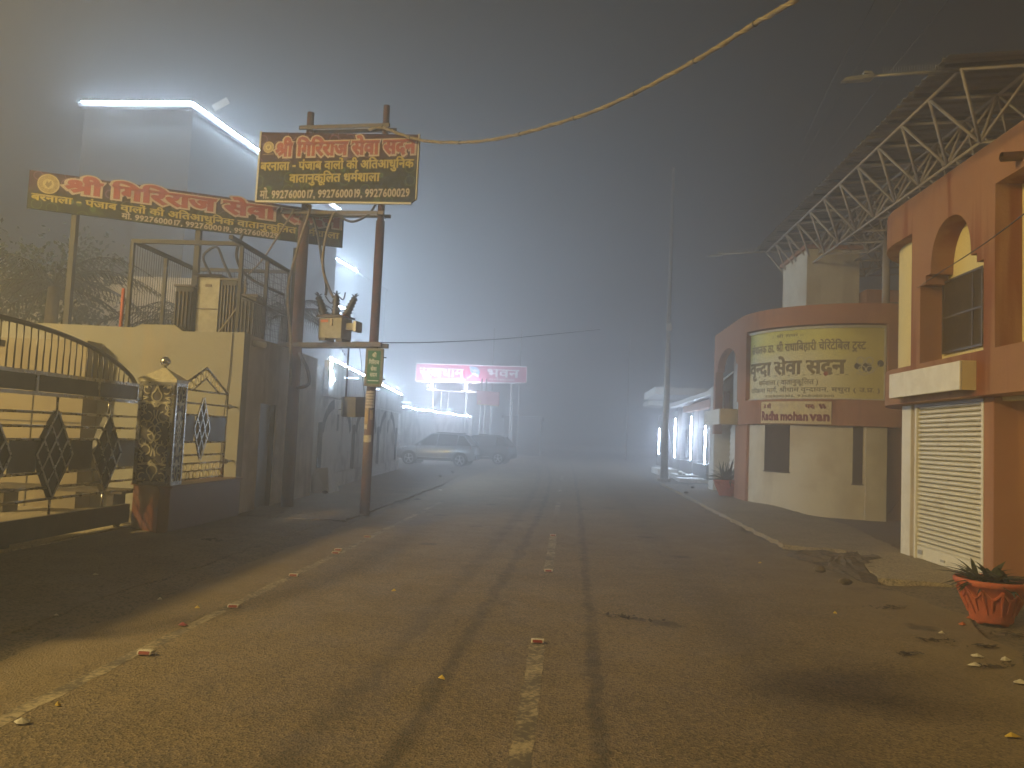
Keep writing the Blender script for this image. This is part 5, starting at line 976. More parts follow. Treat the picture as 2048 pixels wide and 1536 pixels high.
# long sign: right end at (-4.75, 15.85), left end nearer the camera
pr_, pl_ = Vector((-4.74, 15.85, 0)), Vector((-10.15, 13.9, 0)); dl = (pr_ - pl_).normalized(); nl = Vector((dl.y, -dl.x, 0)); LL = (pr_ - pl_).length
SL = thing('long_sign', 'long maroon and green sign board with red Devanagari lettering behind the poles', 'sign', (pl_.x, pl_.y, 5.28))
fl_ = lambda u, v, w: pl_ + dl * u + nl * w + Vector((0, 0, v + (u / LL) * -0.135))
ztop, zbot = 6.15, 5.43
b = MB(); b.prism([(0, zbot), (LL, zbot), (LL, ztop), (0, ztop)], fl_, -0.04, 0.0); b.build('panel', banner_mat('long_banner_print'), SL)
name_lettering(SL, fl_, 0.62, LL - 0.06, 5.835, 0.365)
emblem(SL, fl_, 0.33, 5.93, 0.19)
b = MB(); text(b, 'बरनाला - पंजाब वालों की अतिआधुनिक वातानुकूलित धमRशाला', fl_, 0.06, 5.605, LL - 0.08, 0.18, 0.032, 0.005); b.build('lettering', M['stextyel'], SL)
b = MB(); text(b, 'मो. 9927600017, 9927600019, 9927600029', fl_, LL * 0.28, 5.462, LL * 0.78, 0.155, 0.03, 0.005); b.build('lettering', M['stextcream'], SL)
for u in (LL - 0.75, LL * 0.52, 0.8):
    b = MB(); p = fl_(u, 0, -0.10); b.bar((p.x, p.y, 3.1), (p.x, p.y, 6.0), 0.10, 0.10); b.build('post', M['blackiron'], SL)

# transformer structure: two poles, cross beams
TP1, TP2 = Vector((-3.73, 14.86, 0)), Vector((-5.41, 15.40, 0))
HPF = thing('pole_structure', 'pair of red oxide poles joined by steel cross beams beside the road', 'pole structure', (-4.57, 15.13, 0.0))
def pole(p, zt, r0, r1):
    b = MB(); b.tube([(p.x, p.y, -0.3), (p.x, p.y, 2.0), (p.x, p.y, 2.001), (p.x, p.y, 5.6), (p.x, p.y, 5.601), (p.x, p.y, zt)], [r0, r0 * 0.98, r0 * 0.94, r0 * 0.9, r1, r1 * 0.97], 14); return b
PA = pole(TP1, 7.87, 0.095, 0.066).build('pole', M['rust'], HPF)
PB2 = pole(TP2, 7.93, 0.120, 0.072).build('pole', M['rust'], HPF)
dt = (TP1 - TP2).normalized(); nt_ = Vector((dt.y, -dt.x, 0))
def beam(z, e0, e1, w, h, name='cross_beam'):
    b = MB()
    for s in (-1, 1):
        o = nt_ * (s * 0.125)
        b.bar(TP2 - dt * e0 + o + Vector((0, 0, z + (0.17 if z > 5 else 0.0))), TP1 + dt * e1 + o + Vector((0, 0, z)), w, h)
    return b.build(name, M['darksteel'], HPF)
beam(7.42, 0.16, 0.16, 0.04, 0.075); beam(5.72, 0.45, 0.14, 0.04, 0.065); beam(3.21, 0.28, 0.24, 0.05, 0.085)
b = MB()
for p in (TP1, TP2):
    for z in (7.42, 5.72, 3.21): b.bar(p - nt_ * 0.16 + Vector((0, 0, z)), p + nt_ * 0.16 + Vector((0, 0, z)), 0.03, 0.06)
b.build('clamp', M['darksteel'], HPF)
b = MB(); q = TP2 + dt * 0.62; b.tube(spline([(TP2.x + 0.1, TP2.y - 0.12, 3.05), (TP2.x + 0.28, TP2.y - 0.12, 2.75), (TP2.x + 0.33, TP2.y - 0.12, 2.45), (TP2.x + 0.1, TP2.y - 0.13, 2.36)], 4), 0.035, 8); b.build('conduit_elbow', M['darksteel'], HPF)
# papers glued to the near pole are parts of it
def wrap(z0, z1, a0, a1, mt, nm, r=0.0965):
    b = MB(); n = 8; vs = []
    for i in range(n + 1):
        a = R(a0 + (a1 - a0) * i / n)
        for z in (z0 + random.uniform(-0.01, 0.01), z1 + random.uniform(-0.01, 0.01)): vs.append((TP1.x + r * math.cos(a), TP1.y + r * math.sin(a), z))
    b.add(vs, [(2 * i, 2 * i + 2, 2 * i + 3, 2 * i + 1) for i in range(n)], True); return b.build(nm, M[mt], PA)
wrap(2.02, 2.34, 195, 330, 'paper', 'paper_notice'); wrap(1.72, 2.01, 200, 265, 'paperyel', 'torn_poster', 0.0975); wrap(1.80, 1.98, 285, 320, 'paperyel', 'torn_poster', 0.0975); wrap(1.62, 1.71, 205, 260, 'litter', 'torn_poster', 0.0975); wrap(1.38, 1.51, 210, 315, 'litter', 'paper_notice', 0.0975)
b = MB()
for k in range(5): z = 2.30 - k * 0.055; b.add([(TP1.x + 0.0972 * math.cos(R(a)), TP1.y + 0.0972 * math.sin(R(a)), zz) for a in range(215, 316, 10) for zz in (z, z - 0.014 + 0.004 * (k % 2))], [(2 * i, 2 * i + 2, 2 * i + 3, 2 * i + 1) for i in range(10)])
b.build('print_lines', M['darksteel'], PA)
# upper sign on the poles
SU = thing('pole_sign', 'rectangular maroon and green sign with red title mounted high on the two poles', 'sign', (-4.65, 14.95, 5.94))
sl_, sr_ = Vector((-6.265, 15.0, 0)), Vector((-3.02, 14.62, 0)); du = (sr_ - sl_).normalized(); nu = Vector((du.y, -du.x, 0)); LU = (sr_ - sl_).length
fu = lambda u, v, w: sl_ + du * u + nu * w + Vector((0, 0, v))
b = MB(); b.prism([(0.0, 5.98), (0.05, 5.97), (LU - 0.1, 5.90), (LU, 5.98), (LU, 7.22), (0.05, 7.36), (0.02, 7.36)], fu, -0.05, 0.0); b.build('panel', banner_mat('pole_banner_print'), SU)
b = MB(); b.ribbon([(0.0, 5.985), (0.02, 7.37)], 0.03, fu, -0.06, 0.012); b.ribbon([(0.0, 5.975), (LU - 0.1, 5.895)], 0.035, fu, -0.06, 0.012); b.ribbon([(LU, 5.97), (LU, 7.23)], 0.02, fu, -0.06, 0.012); b.build('frame', M['signframe'], SU)
name_lettering(SU, fu, 0.36, LU - 0.06, 6.87, 0.395)
emblem(SU, fu, 0.20, 7.05, 0.115)
b = MB(); text(b, 'बरनाला - पंजाब वालों की अतिआधुनिक', fu, 0.06, 6.59, LU - 0.08, 0.24, 0.035, 0.005); text(b, 'वातानुकूलित धमRशाला', fu, 0.68, 6.34, LU - 0.74, 0.24, 0.035, 0.005); b.build('lettering', M['stextyel'], SU)
b = MB(); text(b, 'मो. 9927600017, 9927600019, 9927600029', fu, 0.08, 6.03, LU - 0.12, 0.235, 0.03, 0.005); b.build('lettering', M['stextcream'], SU)
# transformer fuse unit on the lower beam
TC = (TP1 + TP2) / 2 + nt_ * 0.0; TC = Vector((-4.56, 15.08, 0))
TF = thing('metering_unit', 'grey oil filled metering unit with brown bushings standing on the cross beam', 'transformer', (TC.x, TC.y, 3.26))
b = MB(); b.rbox((TC.x, TC.y, 3.52), 0.52, 0.36, 0.40, -0.30); TB = b.build('tank', M['greybox'], TF, bevel=0.01)
b = MB(); b.rbox((TC.x, TC.y, 3.745), 0.60, 0.44, 0.035, -0.30); b.build('lid', M['darksteel'], TF)
b = MB(); b.rbox((TC.x - 0.12, TC.y - 0.12, 3.29), 0.14, 0.30, 0.06, -0.3); b.rbox((TC.x + 0.18, TC.y - 0.05, 3.29), 0.14, 0.30, 0.06, -0.3); b.build('foot', M['darksteel'], TF)
b = MB(); b.rbox((TC.x + 0.36, TC.y - 0.1, 3.56), 0.18, 0.16, 0.13, -0.30); b.build('terminal_box', M['greybox'], TF); b = MB(); b.rbox((TC.x + 0.475, TC.y - 0.13, 3.56), 0.06, 0.22, 0.20, -0.3); b.build('terminal_cover', M['galv'], TF)
b = MB(); p = Vector((TC.x - 0.02, TC.y - 0.195, 3.63)); b.rbox(p, 0.05, 0.03, 0.13, -0.3); b.build('gauge', M['paper'], TB)
b = MB(); b.rbox((TC.x - 0.17, TC.y - 0.145, 3.655), 0.16, 0.008, 0.05, -0.3); b.build('red_marking', M['litterorange'], TB)
for k, (dx, tlt) in enumerate(((-0.20, -0.38), (0.02, 0.0), (0.23, 0.42))):
    b = MB(); base = Vector((TC.x + dx, TC.y - 0.06 - 0.03 * k, 3.765)); d = Vector((math.sin(tlt), 0, math.cos(tlt))); pts = []; rr = []
    for i in range(13): pts.append(base + d * (0.40 * i / 12)); rr.append((0.10 if i % 2 else 0.066) * (1 - 0.30 * i / 12))
    b.tube(pts, rr, 12); bu = b.build('bushing', M['porcelain'], TF)
    b = MB(); t_ = pts[-1]
    for a in (0, 1.3, 2.5, 3.7, 5.0): b.tube([t_, t_ + Vector((0.07 * math.cos(a), 0.07 * math.sin(a), 0.055))], 0.010, 5)
    b.tube([t_, t_ + d * 0.09], 0.014, 6); b.build('terminal', M['darksteel'], bu)
    b = MB(); b.tube([base - d * 0.0, base + d * 0.03], 0.075, 12); b.build('collar', M['terracotta'], bu)
cable('jumper_cable', [(-5.30, 15.22, 5.95), (-5.20, 15.1, 5.9), (-5.36, 15.05, 5.2), (-5.52, 15.05, 4.4), (-5.52, 15.1, 3.9), (-5.45, 15.15, 3.3), (-5.40, 15.15, 2.4)], 0.026, 'tan cable running down the left pole from the upper cross beam', 'tancable')
cable('jumper_cable', [(-4.62, 15.05, 5.80), (-4.72, 15.0, 5.72), (-4.83, 14.98, 5.2), (-4.84, 14.98, 4.7), (-4.70, 15.0, 4.3), (-4.60, 15.0, 4.12)], 0.026, 'left tan cable dropping to the bushings of the metering unit', 'tancable')
cable('jumper_cable', [(-5.15, 15.15, 5.72), (-5.0, 15.1, 5.3), (-4.88, 15.05, 4.8), (-4.76, 15.0, 4.35), (-4.76, 15.0, 4.16)], 0.026, 'dark cable dropping to the left bushing of the metering unit')
cable('jumper_cable', [(-3.78, 14.80, 6.0), (-3.95, 14.8, 5.72), (-4.25, 14.85, 5.58), (-4.5, 14.9, 5.66), (-4.64, 14.95, 5.78)], 0.024, 'dark cable sagging under the pole sign')
cable('jumper_cable', [(-4.76, 15.0, 4.14), (-4.62, 14.95, 4.0), (-4.52, 14.95, 4.15), (-4.40, 14.95, 4.08), (-4.36, 14.95, 4.22)], 0.014, 'thin jumper wires between the bushings')
# grey box hung on a rod, small green sign box on the pole
HB2 = thing('hanging_box', 'grey metal box hung tilted from a rod between the poles', 'box', (-4.06, 14.9, 1.80))
b = MB(); b.rbox((-4.04, 14.88, 2.03), 0.33, 0.34, 0.38, -0.42, 0.06); b.build('body', mat('dark_olive_box', (0.11, 0.10, 0.08), 0.6, col2=(0.07, 0.06, 0.045), scale=6, amt=0.6), HB2, bevel=0.008)
b = MB(); b.rbox((-4.235, 14.80, 2.03), 0.012, 0.30, 0.36, -0.42 + 0.5, 0.06); b.build('side_plate', M['greybox'], HB2)
b = MB(); b.tube([(-4.24, 14.98, 3.17), (-4.24, 14.96, 1.86)], 0.018, 8); b.tube([(-4.36, 14.94, 1.97), (-4.16, 14.92, 1.97)], 0.012, 6); b.tube([(-4.32, 14.94, 2.17), (-4.16, 14.92, 2.20)], 0.010, 6); b.build('rod', M['darksteel'], HB2)
cable('drop_wire', [(-4.02, 14.95, 3.15), (-3.97, 14.93, 2.9), (-3.93, 14.92, 2.6), (-3.87, 14.9, 2.3), (-3.85, 14.88, 2.1)], 0.006, 'thin black wire hanging down to the grey box')
GSN = thing('green_sign', 'small vertical green sign box with white Devanagari lettering on the near pole', 'sign', (-3.66, 14.70, 2.42))
gc = Vector((-3.655, 14.70, 0)); ga_ = R(4.0); gx = Vector((math.cos(ga_), math.sin(ga_), 0)); gn = Vector((gx.y, -gx.x, 0))
fg = lambda u, v, w: gc + gx * u + gn * w + Vector((0, 0, v))
b = MB(); b.prism([(-0.165, 2.42), (0.165, 2.42), (0.165, 3.13), (-0.165, 3.13)], fg, -0.03, 0.06); b.build('box', M['greybox'], GSN, bevel=0.006)
b = MB(); b.prism([(-0.118, 2.47), (0.118, 2.47), (0.118, 3.085), (-0.118, 3.085)], fg, 0.061, 0.065); b.build('face', M['greensign'], GSN)
b = MB()
for s, z, hw_ in (('Sी', 2.965, 0.04), ('गिरिराज', 2.835, 0.095), ('सेवा', 2.71, 0.055), ('सदन', 2.60, 0.065)): text(b, s, fg, -hw_, z, hw_, 0.105, 0.04, 0.068)
b.prism([(-0.10, 2.515), (0.10, 2.515), (0.10, 2.535), (-0.10, 2.535)], fg, 0.066, 0.068); b.build('lettering', M['wtext'], GSN)
b = MB()
for z in (2.97, 2.56): b.tube([fg(0.16, z, 0.0), fg(0.215, z, 0.0)], 0.012, 6)
b.build('bracket', M['darksteel'], GSN)

# thick taped cable across the road to a pole beside the camera
px = [(768, 255, 14.7), (800, 268, 14.3), (846, 281, 13.9), (905, 285, 13.4), (966, 282, 12.9), (1040, 268, 12.2), (1110, 248, 11.6), (1190, 222, 10.9), (1270, 186, 10.2), (1350, 144, 9.5), (1430, 98, 8.8), (1510, 47, 8.1), (1590, 0, 7.4)]
pts = [at_y(*p) for p in px]
d = pts[-1] - pts[-2]
pts += [pts[-1] + d * 1.0 + Vector((0, 0, 0.08)), pts[-1] + d * 2.2 + Vector((0, 0, 0.30)), pts[-1] + d * 3.6 + Vector((0, 0, 0.7))]
sp = spline(pts, 8)
TCB = thing('overhead_cable', 'thick tan taped cable sagging across the road from the pole top', 'cable', tuple(sp[0]))
b = MB(); rr = [0.026 + 0.003 * math.sin(i * 1.1) for i in range(len(sp))]; b.tube(sp, rr, 9); b.build('cable_core', M['tancable'], TCB)
b = MB(); hx = []
for i in range((len(sp) - 1) * 5):
    t = i / 5.0; k = int(t); p = sp[k].lerp(sp[k + 1], t - k); dd = (sp[k + 1] - sp[k]).normalized(); a = dd.orthogonal().normalized() if False else (Vector((0, 0, 1)) - dd * dd.z).normalized(); c_ = dd.cross(a)
    hx.append(p + (a * math.cos(t * 1.35) + c_ * math.sin(t * 1.35)) * 0.023)
b.tube(hx, 0.010, 5); b.build('tape_spiral', mat('pale_tape', (0.30, 0.245, 0.16), 0.65), TCB)
b = MB()
for k in (12, 26, 40, 52, 64, 76, 88): dd = (sp[k + 1] - sp[k]).normalized(); b.tube([sp[k] - dd * 0.012, sp[k] + dd * 0.012], 0.034, 9)
b.build('tie', M['cable'], TCB)
b = MB(); b.tube([pts[0] + Vector((0, 0.02, 0)), Vector((-3.9, 14.80, 7.42)), Vector((-4.05, 14.85, 7.38))], 0.03, 8); b.build('cable_end', M['tancable'], TCB)
cable('overhead_wire', [at_y(705, 684, 15.0), at_y(850, 685, 18), at_y(1000, 678, 24), at_y(1110, 668, 30), at_y(1200, 659, 36)], 0.011, 'thin wire crossing the road above the pink sign', 'cable', 'wire')
cable('overhead_wire', [at_y(1790, 610, 19.0), at_y(1850, 565, 10.8), at_y(1950, 500, 7.8), at_y(2048, 428, 6.2), at_y(2150, 340, 5.0)], 0.006, 'thin black wire passing in front of the arched window', 'cable', 'wire')
cable('overhead_wire', [at_y(1600, 300, 30.0), at_y(1660, 170, 21), at_y(1740, 20, 15), at_y(1790, -90, 12)], 0.006, 'leftmost of three faint wires in the dark sky above the halls', 'cable', 'wire')
cable('overhead_wire', [at_y(1590, 345, 32.0), at_y(1700, 155, 20), at_y(1805, 0, 14), at_y(1860, -90, 12)], 0.006, 'middle of three faint wires in the dark sky above the halls', 'cable', 'wire')
cable('overhead_wire', [at_y(1640, 330, 30.0), at_y(1760, 170, 20), at_y(1890, 10, 14), at_y(1960, -80, 12)], 0.006, 'rightmost of three faint wires in the dark sky above the halls', 'cable', 'wire')
# ================================================================== lime-washed wall with led strip, further left
WA, WB = Vector((-6.18, 19.0, 0)), Vector((-7.10, 33.2, 0)); dw = (WB - WA).normalized(); nw = Vector((-dw.y, dw.x, 0)) * -1; WL = (WB - WA).length
if nw.x < 0: nw = -nw
fw = lambda u, v, w: WA + dw * u + nw * w + Vector((0, 0, v))
LW = thing('arcaded_wall', 'long white lime washed wall with painted pointed arches and a led strip on top', 'wall', (WA.x, WA.y, 0.0))
b = MB(); b.prism([(-0.75, -0.2), (WL, -0.2), (WL, 3.0), (-0.75, 3.18)], fw, -0.3, 0.0)
b.hexa([(side_x(18.2), 18.2, -0.2), tuple(fw(-0.75, -0.2, 0.0)), tuple(fw(-0.75, -0.2, -0.3)), (side_x(18.2) - 0.3, 18.2, -0.2), (side_x(18.2), 18.2, 3.15), tuple(fw(-0.75, 3.15, 0.0)), tuple(fw(-0.75, 3.15, -0.3)), (side_x(18.2) - 0.3, 18.2, 3.15)])
b.build('wall_face', M['ledwall'], LW)
b = MB(); b.prism([(0.9, 2.42), (WL + 0.1, 2.36), (WL + 0.1, 3.08), (0.9, 3.34)], fw, 0.002, 0.14); b.build('cornice', M['ledwall'], LW)
b = MB(); b.prism([(0.3, -0.1), (WL, -0.1), (WL, 0.42), (0.3, 0.42)], fw, 0.002, 0.10); b.build('plinth', M['ledwall'], LW)
b = MB()
for u0_, w_ in ((0.9, 3.8), (5.2, 3.8), (9.6, 3.8)):
    for k, (wd, off) in enumerate(((0.26, 0.0),)):
        c0 = u0_ + w_ / 2; hw_ = w_ / 2 - 0.2
        L_ = [(c0 - hw_ * math.cos(t), 1.35 + 0.95 * math.sin(t) ** 0.8) for t in [R(10 + 60 * i / 7) for i in range(8)]]
        b.ribbon(L_, wd, fw, 0.002, 0.006 + 0.002 * k); b.ribbon([(2 * c0 - p[0], p[1]) for p in L_], wd, fw, 0.003, 0.007)
    b.prism([(c0 - 0.12, 1.55), (c0 + 0.12, 1.55), (c0 + 0.12, 2.0), (c0 - 0.12, 2.0)], fw, 0.002, 0.006)
for u_ in (0.85, 5.0, 9.4, 13.7): b.prism([(u_ - 0.22, 0.42), (u_ + 0.16, 0.42), (u_ + 0.16, 1.75), (u_ - 0.22, 1.75)], fw, 0.002, 0.03)
b.build('painted_arches', M['archpaint'], LW)
def led(parent, pts, r=0.016, mt='led', seg=1.2):
    b = MB(); p2 = []
    for i in range(len(pts) - 1):
        a, c_ = Vector(pts[i]), Vector(pts[i + 1]); n = max(1, int((c_ - a).length / seg)); p2 += [a.lerp(c_, k / n) for k in range(n)]
    p2.append(Vector(pts[-1])); b.tube(p2, r, 6); o = b.build('led_strip', M[mt], parent); return o
led(LW, [fw(1.35, 2.86, 0.17), fw(1.1, 2.97, 0.17), fw(0.95, 3.14, 0.17), fw(0.98, 3.30, 0.17), fw(1.15, 3.42, 0.09)] + [fw(u, 3.42 - (u - 1.15) * 0.0195, 0.07) for u in lin(1.6, WL, 12)], 0.018, 'ledlow')
for u_, z in ((2.7, 3.02), (6.2, 2.92), (WL - 0.4, 2.83)):
    t = thing('tube_light', {2.7: 'weak tube light at the near end of the lime washed wall', 6.2: 'weak tube light half hidden by the green sign'}.get(u_, 'weak tube light at the far corner of the lime washed wall'), 'light', tuple(fw(u_, z, 0.16)), 'tube lights on the wall')
    b = MB(); b.bar(fw(u_, z, 0.142), fw(u_, z, 0.25), 0.03, 0.03); b.build('bracket', M['galv'], t)
    b = MB(); b.bar(fw(u_ - 0.02, z, 0.28) - Vector((0.25, 0, 0)), fw(u_, z, 0.28) + Vector((0.25, 0, 0)), 0.03, 0.03); b.build('tube', M['ledsoft'], t)
b = MB()
CR = thing('rubble_pillar', 'crumbled stub of broken masonry at the near corner of the lime washed wall', 'rubble', tuple(fw(0.6, 0, 0.3)))
b.hexa([fw(0.1, 0, 0.11), fw(1.0, 0, 0.11), fw(1.05, 0, 0.55), fw(0.05, 0, 0.5), fw(0.15, 0.62, 0.11), fw(0.9, 0.55, 0.11), fw(0.85, 0.5, 0.42), fw(0.2, 0.66, 0.4)]); b.build('masonry', M['ledwall'], CR)
# ------------------------------------------------------------------ tall buildings outlined with led
def tall(name, label, px, py, Y, zl, left_px, right, mats, strips, depth=14.0):
    p = at_y(px, py, Y); return p
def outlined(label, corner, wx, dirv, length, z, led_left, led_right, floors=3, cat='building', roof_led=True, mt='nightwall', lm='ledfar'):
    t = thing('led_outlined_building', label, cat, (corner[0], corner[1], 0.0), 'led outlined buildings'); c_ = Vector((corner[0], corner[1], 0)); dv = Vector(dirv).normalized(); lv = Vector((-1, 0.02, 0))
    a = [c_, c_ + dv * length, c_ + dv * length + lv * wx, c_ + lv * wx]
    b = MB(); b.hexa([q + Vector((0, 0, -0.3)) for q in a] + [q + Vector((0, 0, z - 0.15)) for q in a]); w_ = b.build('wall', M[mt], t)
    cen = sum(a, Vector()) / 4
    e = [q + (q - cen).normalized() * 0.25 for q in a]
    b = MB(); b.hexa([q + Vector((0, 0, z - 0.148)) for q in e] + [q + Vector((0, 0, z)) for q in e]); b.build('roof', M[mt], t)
    for f_ in range(floors):
        zz = 1.2 + f_ * 3.1
        if zz + 1.6 > z - 0.4: break
        b = MB()
        for k in range(max(1, int(length / 3))):
            q = c_ + dv * (1.3 + 3 * k); nn = Vector((dv.y, -dv.x, 0)); b.hexa([q + nn * o + dv * s + Vector((0, 0, zv)) for zv in (zz, zz + 1.5) for o, s in ((0.005, 0), (0.03, 0), (0.03, 1.2), (0.005, 1.2))])
        for k in range(max(1, int(wx / 3))):
            q = c_ + lv * (1.3 + 3 * k); b.hexa([q + Vector((0, -o, 0)) + lv * s + Vector((0, 0, zv)) for zv in (zz, zz + 1.5) for o, s in ((0.005 + s_ * 0.0, s_) for s_ in (0, 1.2))][0:2] + [q + Vector((0, -0.03, 0)) + lv * s + Vector((0, 0, zz)) for s in (1.2, 0)] + [q + Vector((0, -0.005, 0)) + lv * s + Vector((0, 0, zz + 1.5)) for s in (0, 1.2)] + [q + Vector((0, -0.03, 0)) + lv * s + Vector((0, 0, zz + 1.5)) for s in (1.2, 0)])
        b.build('window', M['glassdark'], w_)
    ll = e[0] + (e[3] - e[0]).normalized() * led_left; lr = e[0] + (e[1] - e[0]).normalized() * led_right; o = Vector((0.05, -0.06, z + 0.02))
    led(t, [ll + o, e[0] + o, lr + o], 0.008 if lm == 'led' else 0.012, lm)
    return t
c1 = at_y(395, 204, 28.0); d1 = at_z(690, 420, c1.z) - c1
outlined('tall grey building with its roof edge outlined in blue white led, highest in the fog', (c1.x - 0.3, c1.y + 0.3), 4.3, (d1.x, d1.y, 0), d1.length - 0.3, c1.z - 0.02, 4.35, d1.length - 0.2, floors=0, lm='led')
c2 = at_y(449, 387, 47.0); outlined('led outlined building just showing over the top edge of the long sign', (c2.x - 0.2, c2.y + 0.2), 9.0, (0.10, 1, 0), 12.0, c2.z, 0.85, 1.6)
c3 = at_y(652, 505, 56.0); outlined('led outlined building right of the left pole, level with the cage top', (c3.x - 0.2, c3.y + 0.2), 8.0, (0.10, 1, 0), 14.0, c3.z, 1.25, 6.5)
c4 = at_y(563, 568, 42.0); outlined('led outlined lower building seen behind the wire cage', (c4.x - 0.2, c4.y + 0.2), 7.0, (0.16, 1, 0), 9.5, c4.z, 1.5, 8.2)
c5 = at_y(640, 612, 62.0); outlined('lowest led outlined building behind the metering unit', (c5.x - 0.2, c5.y + 0.2), 6.0, (0.1, 1, 0), 8.0, c5.z, 1.1, 2.4)
DISH = thing('roof_panel', 'pale tilted panel standing on the roof corner of the tall led outlined building', 'panel', (c1.x + 0.5, c1.y + 0.8, c1.z))
b = MB(); b.bar((c1.x + 0.25, c1.y + 0.8, c1.z + 0.10), (c1.x + 0.75, c1.y + 0.9, c1.z + 0.46), 0.04, 0.26); b.build('plate', M['galv'], DISH)
b = MB(); b.tube([(c1.x + 0.45, c1.y + 0.85, c1.z - 0.02), (c1.x + 0.45, c1.y + 0.85, c1.z + 0.22)], 0.02, 6); b.build('stand', M['galv'], DISH)
# boundary wall beyond the cars, wavy led on top
bw = [at_y(805, 815, 45.7), at_y(938, 832, 60.0)]; bw[0].z = bw[1].z = 0; db = (bw[1] - bw[0]).normalized()
BW = thing('boundary_wall', 'pale boundary wall with a wavy led strip behind the parked cars', 'wall', tuple(bw[0]))
b = MB(); nb = Vector((db.y, -db.x, 0)); a = [bw[0] - db * 0.1, bw[1], bw[1] - nb * 0.25, bw[0] - nb * 0.25 - db * 0.1]; b.hexa([q + Vector((0, 0, -0.2)) for q in a] + [q + Vector((0, 0, 2.95)) for q in a]); b.build('wall_face', M['ledwall'], BW)
led(BW, [bw[0].lerp(bw[1], t) + nb * -0.10 + Vector((0, 0, 3.04 + 0.05 * math.sin(t * 21) - 0.05 * t)) for t in lin(0, 1, 22)], 0.024, 'ledlow')
b = MB(); q = bw[1]; b.box(q.x - 0.2, q.x + 0.25, q.y, q.y + 0.4, -0.2, 3.05); b.build('end_post', M['white'], BW)
# ------------------------------------------------------------------ pink sign on posts, lit from below by two lamps
PS = thing('pink_sign', 'long magenta sign on posts with white Devanagari title, lit from below on its left half', 'sign', (-6.85, 55.0, 0.0))
fp = lambda u, v, w: Vector((-10.72 + u, 55.0 - w, v)); PLN = 7.75
b = MB(); b.prism([(0, 5.14), (PLN, 5.32), (PLN, 6.45), (0, 6.40)], fp, -0.12, 0.0); b.build('panel', M['pink'], PS)
b = MB()
for p, q in (((0, 5.14), (PLN, 5.32)), ((PLN, 5.32), (PLN, 6.45)), ((PLN, 6.45), (0, 6.40)), ((0, 6.40), (0, 5.14))): b.ribbon([p, q], 0.07, fp, -0.13, 0.03)
b.build('frame', M['wtext'], PS)
b = MB(); text(b, 'सुखधाम', fp, 0.30, 5.58, 3.35, 0.85, 0.03, 0.012); text(b, 'भवन', fp, 4.95, 5.66, 7.2, 0.85, 0.02, 0.012); text(b, 'वातानुकूलित', fp, 1.6, 5.29, 3.5, 0.22, 0.02, 0.012); text(b, 'धमRशाला', fp, 5.1, 5.42, 6.9, 0.20, 0.01, 0.012); b.build('lettering', M['wtext'], PS)
b = MB(); b.prism([(3.75, 6.35), (4.25, 6.30), (4.50, 5.95), (4.35, 5.55), (4.05, 5.75), (3.80, 6.0)], fp, 0.012, 0.016); em = b.build('emblem', mat('pale_blue_emblem', (0.25, 0.45, 0.58), 0.5), PS)
b = MB(); b.ribbon([(3.75, 6.3), (4.42, 5.6)], 0.05, fp, 0.018, 0.022); b.ribbon([(4.45, 6.15), (3.65, 5.50)], 0.05, fp, 0.018, 0.022); b.prism(disc(4.12, 6.0, 0.13), fp, 0.018, 0.022); b.build('emblem_lines', M['wtext'], em)
for x in (-9.48, -7.12, -4.0):
    b = MB(); b.tube([(x, 55.25, -0.1), (x, 55.25, 6.2)], 0.07, 8); b.build('post', M['galv'], PS)
b = MB()
for x in (-8.9, -8.4): b.tube([(x, 55.25, 0.0), (x, 55.25, 4.5)], 0.035, 6)
b.bar((-10.0, 55.25, 4.6), (-6.4, 55.25, 4.55), 0.06, 0.06)
b.build('strut', M['galv'], PS)
for x, lab in ((-9.49, 'left bright upright lamp below the pink sign'), (-7.10, 'right bright upright lamp below the pink sign')):
    t = thing('sign_lamp', lab, 'lamp', (x, 54.72, 4.62), 'lamps under the pink sign')
    b = MB(); b.box(x - 0.06, x + 0.06, 54.62, 54.74, 4.62, 5.10); b.build('tube', M['bulb'], t)
    b = MB(); b.bar((x - 0.35, 54.72, 4.60), (x + 0.35, 54.72, 4.60), 0.05, 0.04); b.bar((x, 54.72, 4.60), (x, 55.2, 4.60), 0.04, 0.04); b.build('bracket', M['galv'], t)
    ld = bpy.data.lights.new('sign_lamp_light', 'POINT'); ld.energy = 420; ld.color = (0.86, 0.82, 1.0); ld.shadow_soft_size = 0.12; lo = bpy.data.objects.new('sign_lamp_light', ld); C.objects.link(lo); lo.location = (x, 54.40, 4.86)
P2S = thing('small_sign', 'small faded pink sign on two legs under the right half of the magenta sign', 'sign', (-5.15, 52.0, 0.0))
fq = lambda u, v, w: Vector((-6.05 + u, 52.0 - w, v))
b = MB(); b.prism([(0.05, 3.62), (1.5, 3.55), (1.5, 4.45), (0, 4.52)], fq, -0.06, 0.0); b.build('panel', M['dullred'], P2S)
b = MB(); b.ribbon([(0.05, 3.62), (1.5, 3.55)], 0.05, fq, 0.001, 0.02); b.prism(disc(0.22, 3.78, 0.09), fq, 0.004, 0.01); b.build('frame', M['stextyel'], P2S)
for x in (-5.75, -5.45):
    b = MB(); b.tube([(x, 52.1, 0), (x, 52.1, 5.3)], 0.055, 8); b.build('leg', M['galv'], P2S)
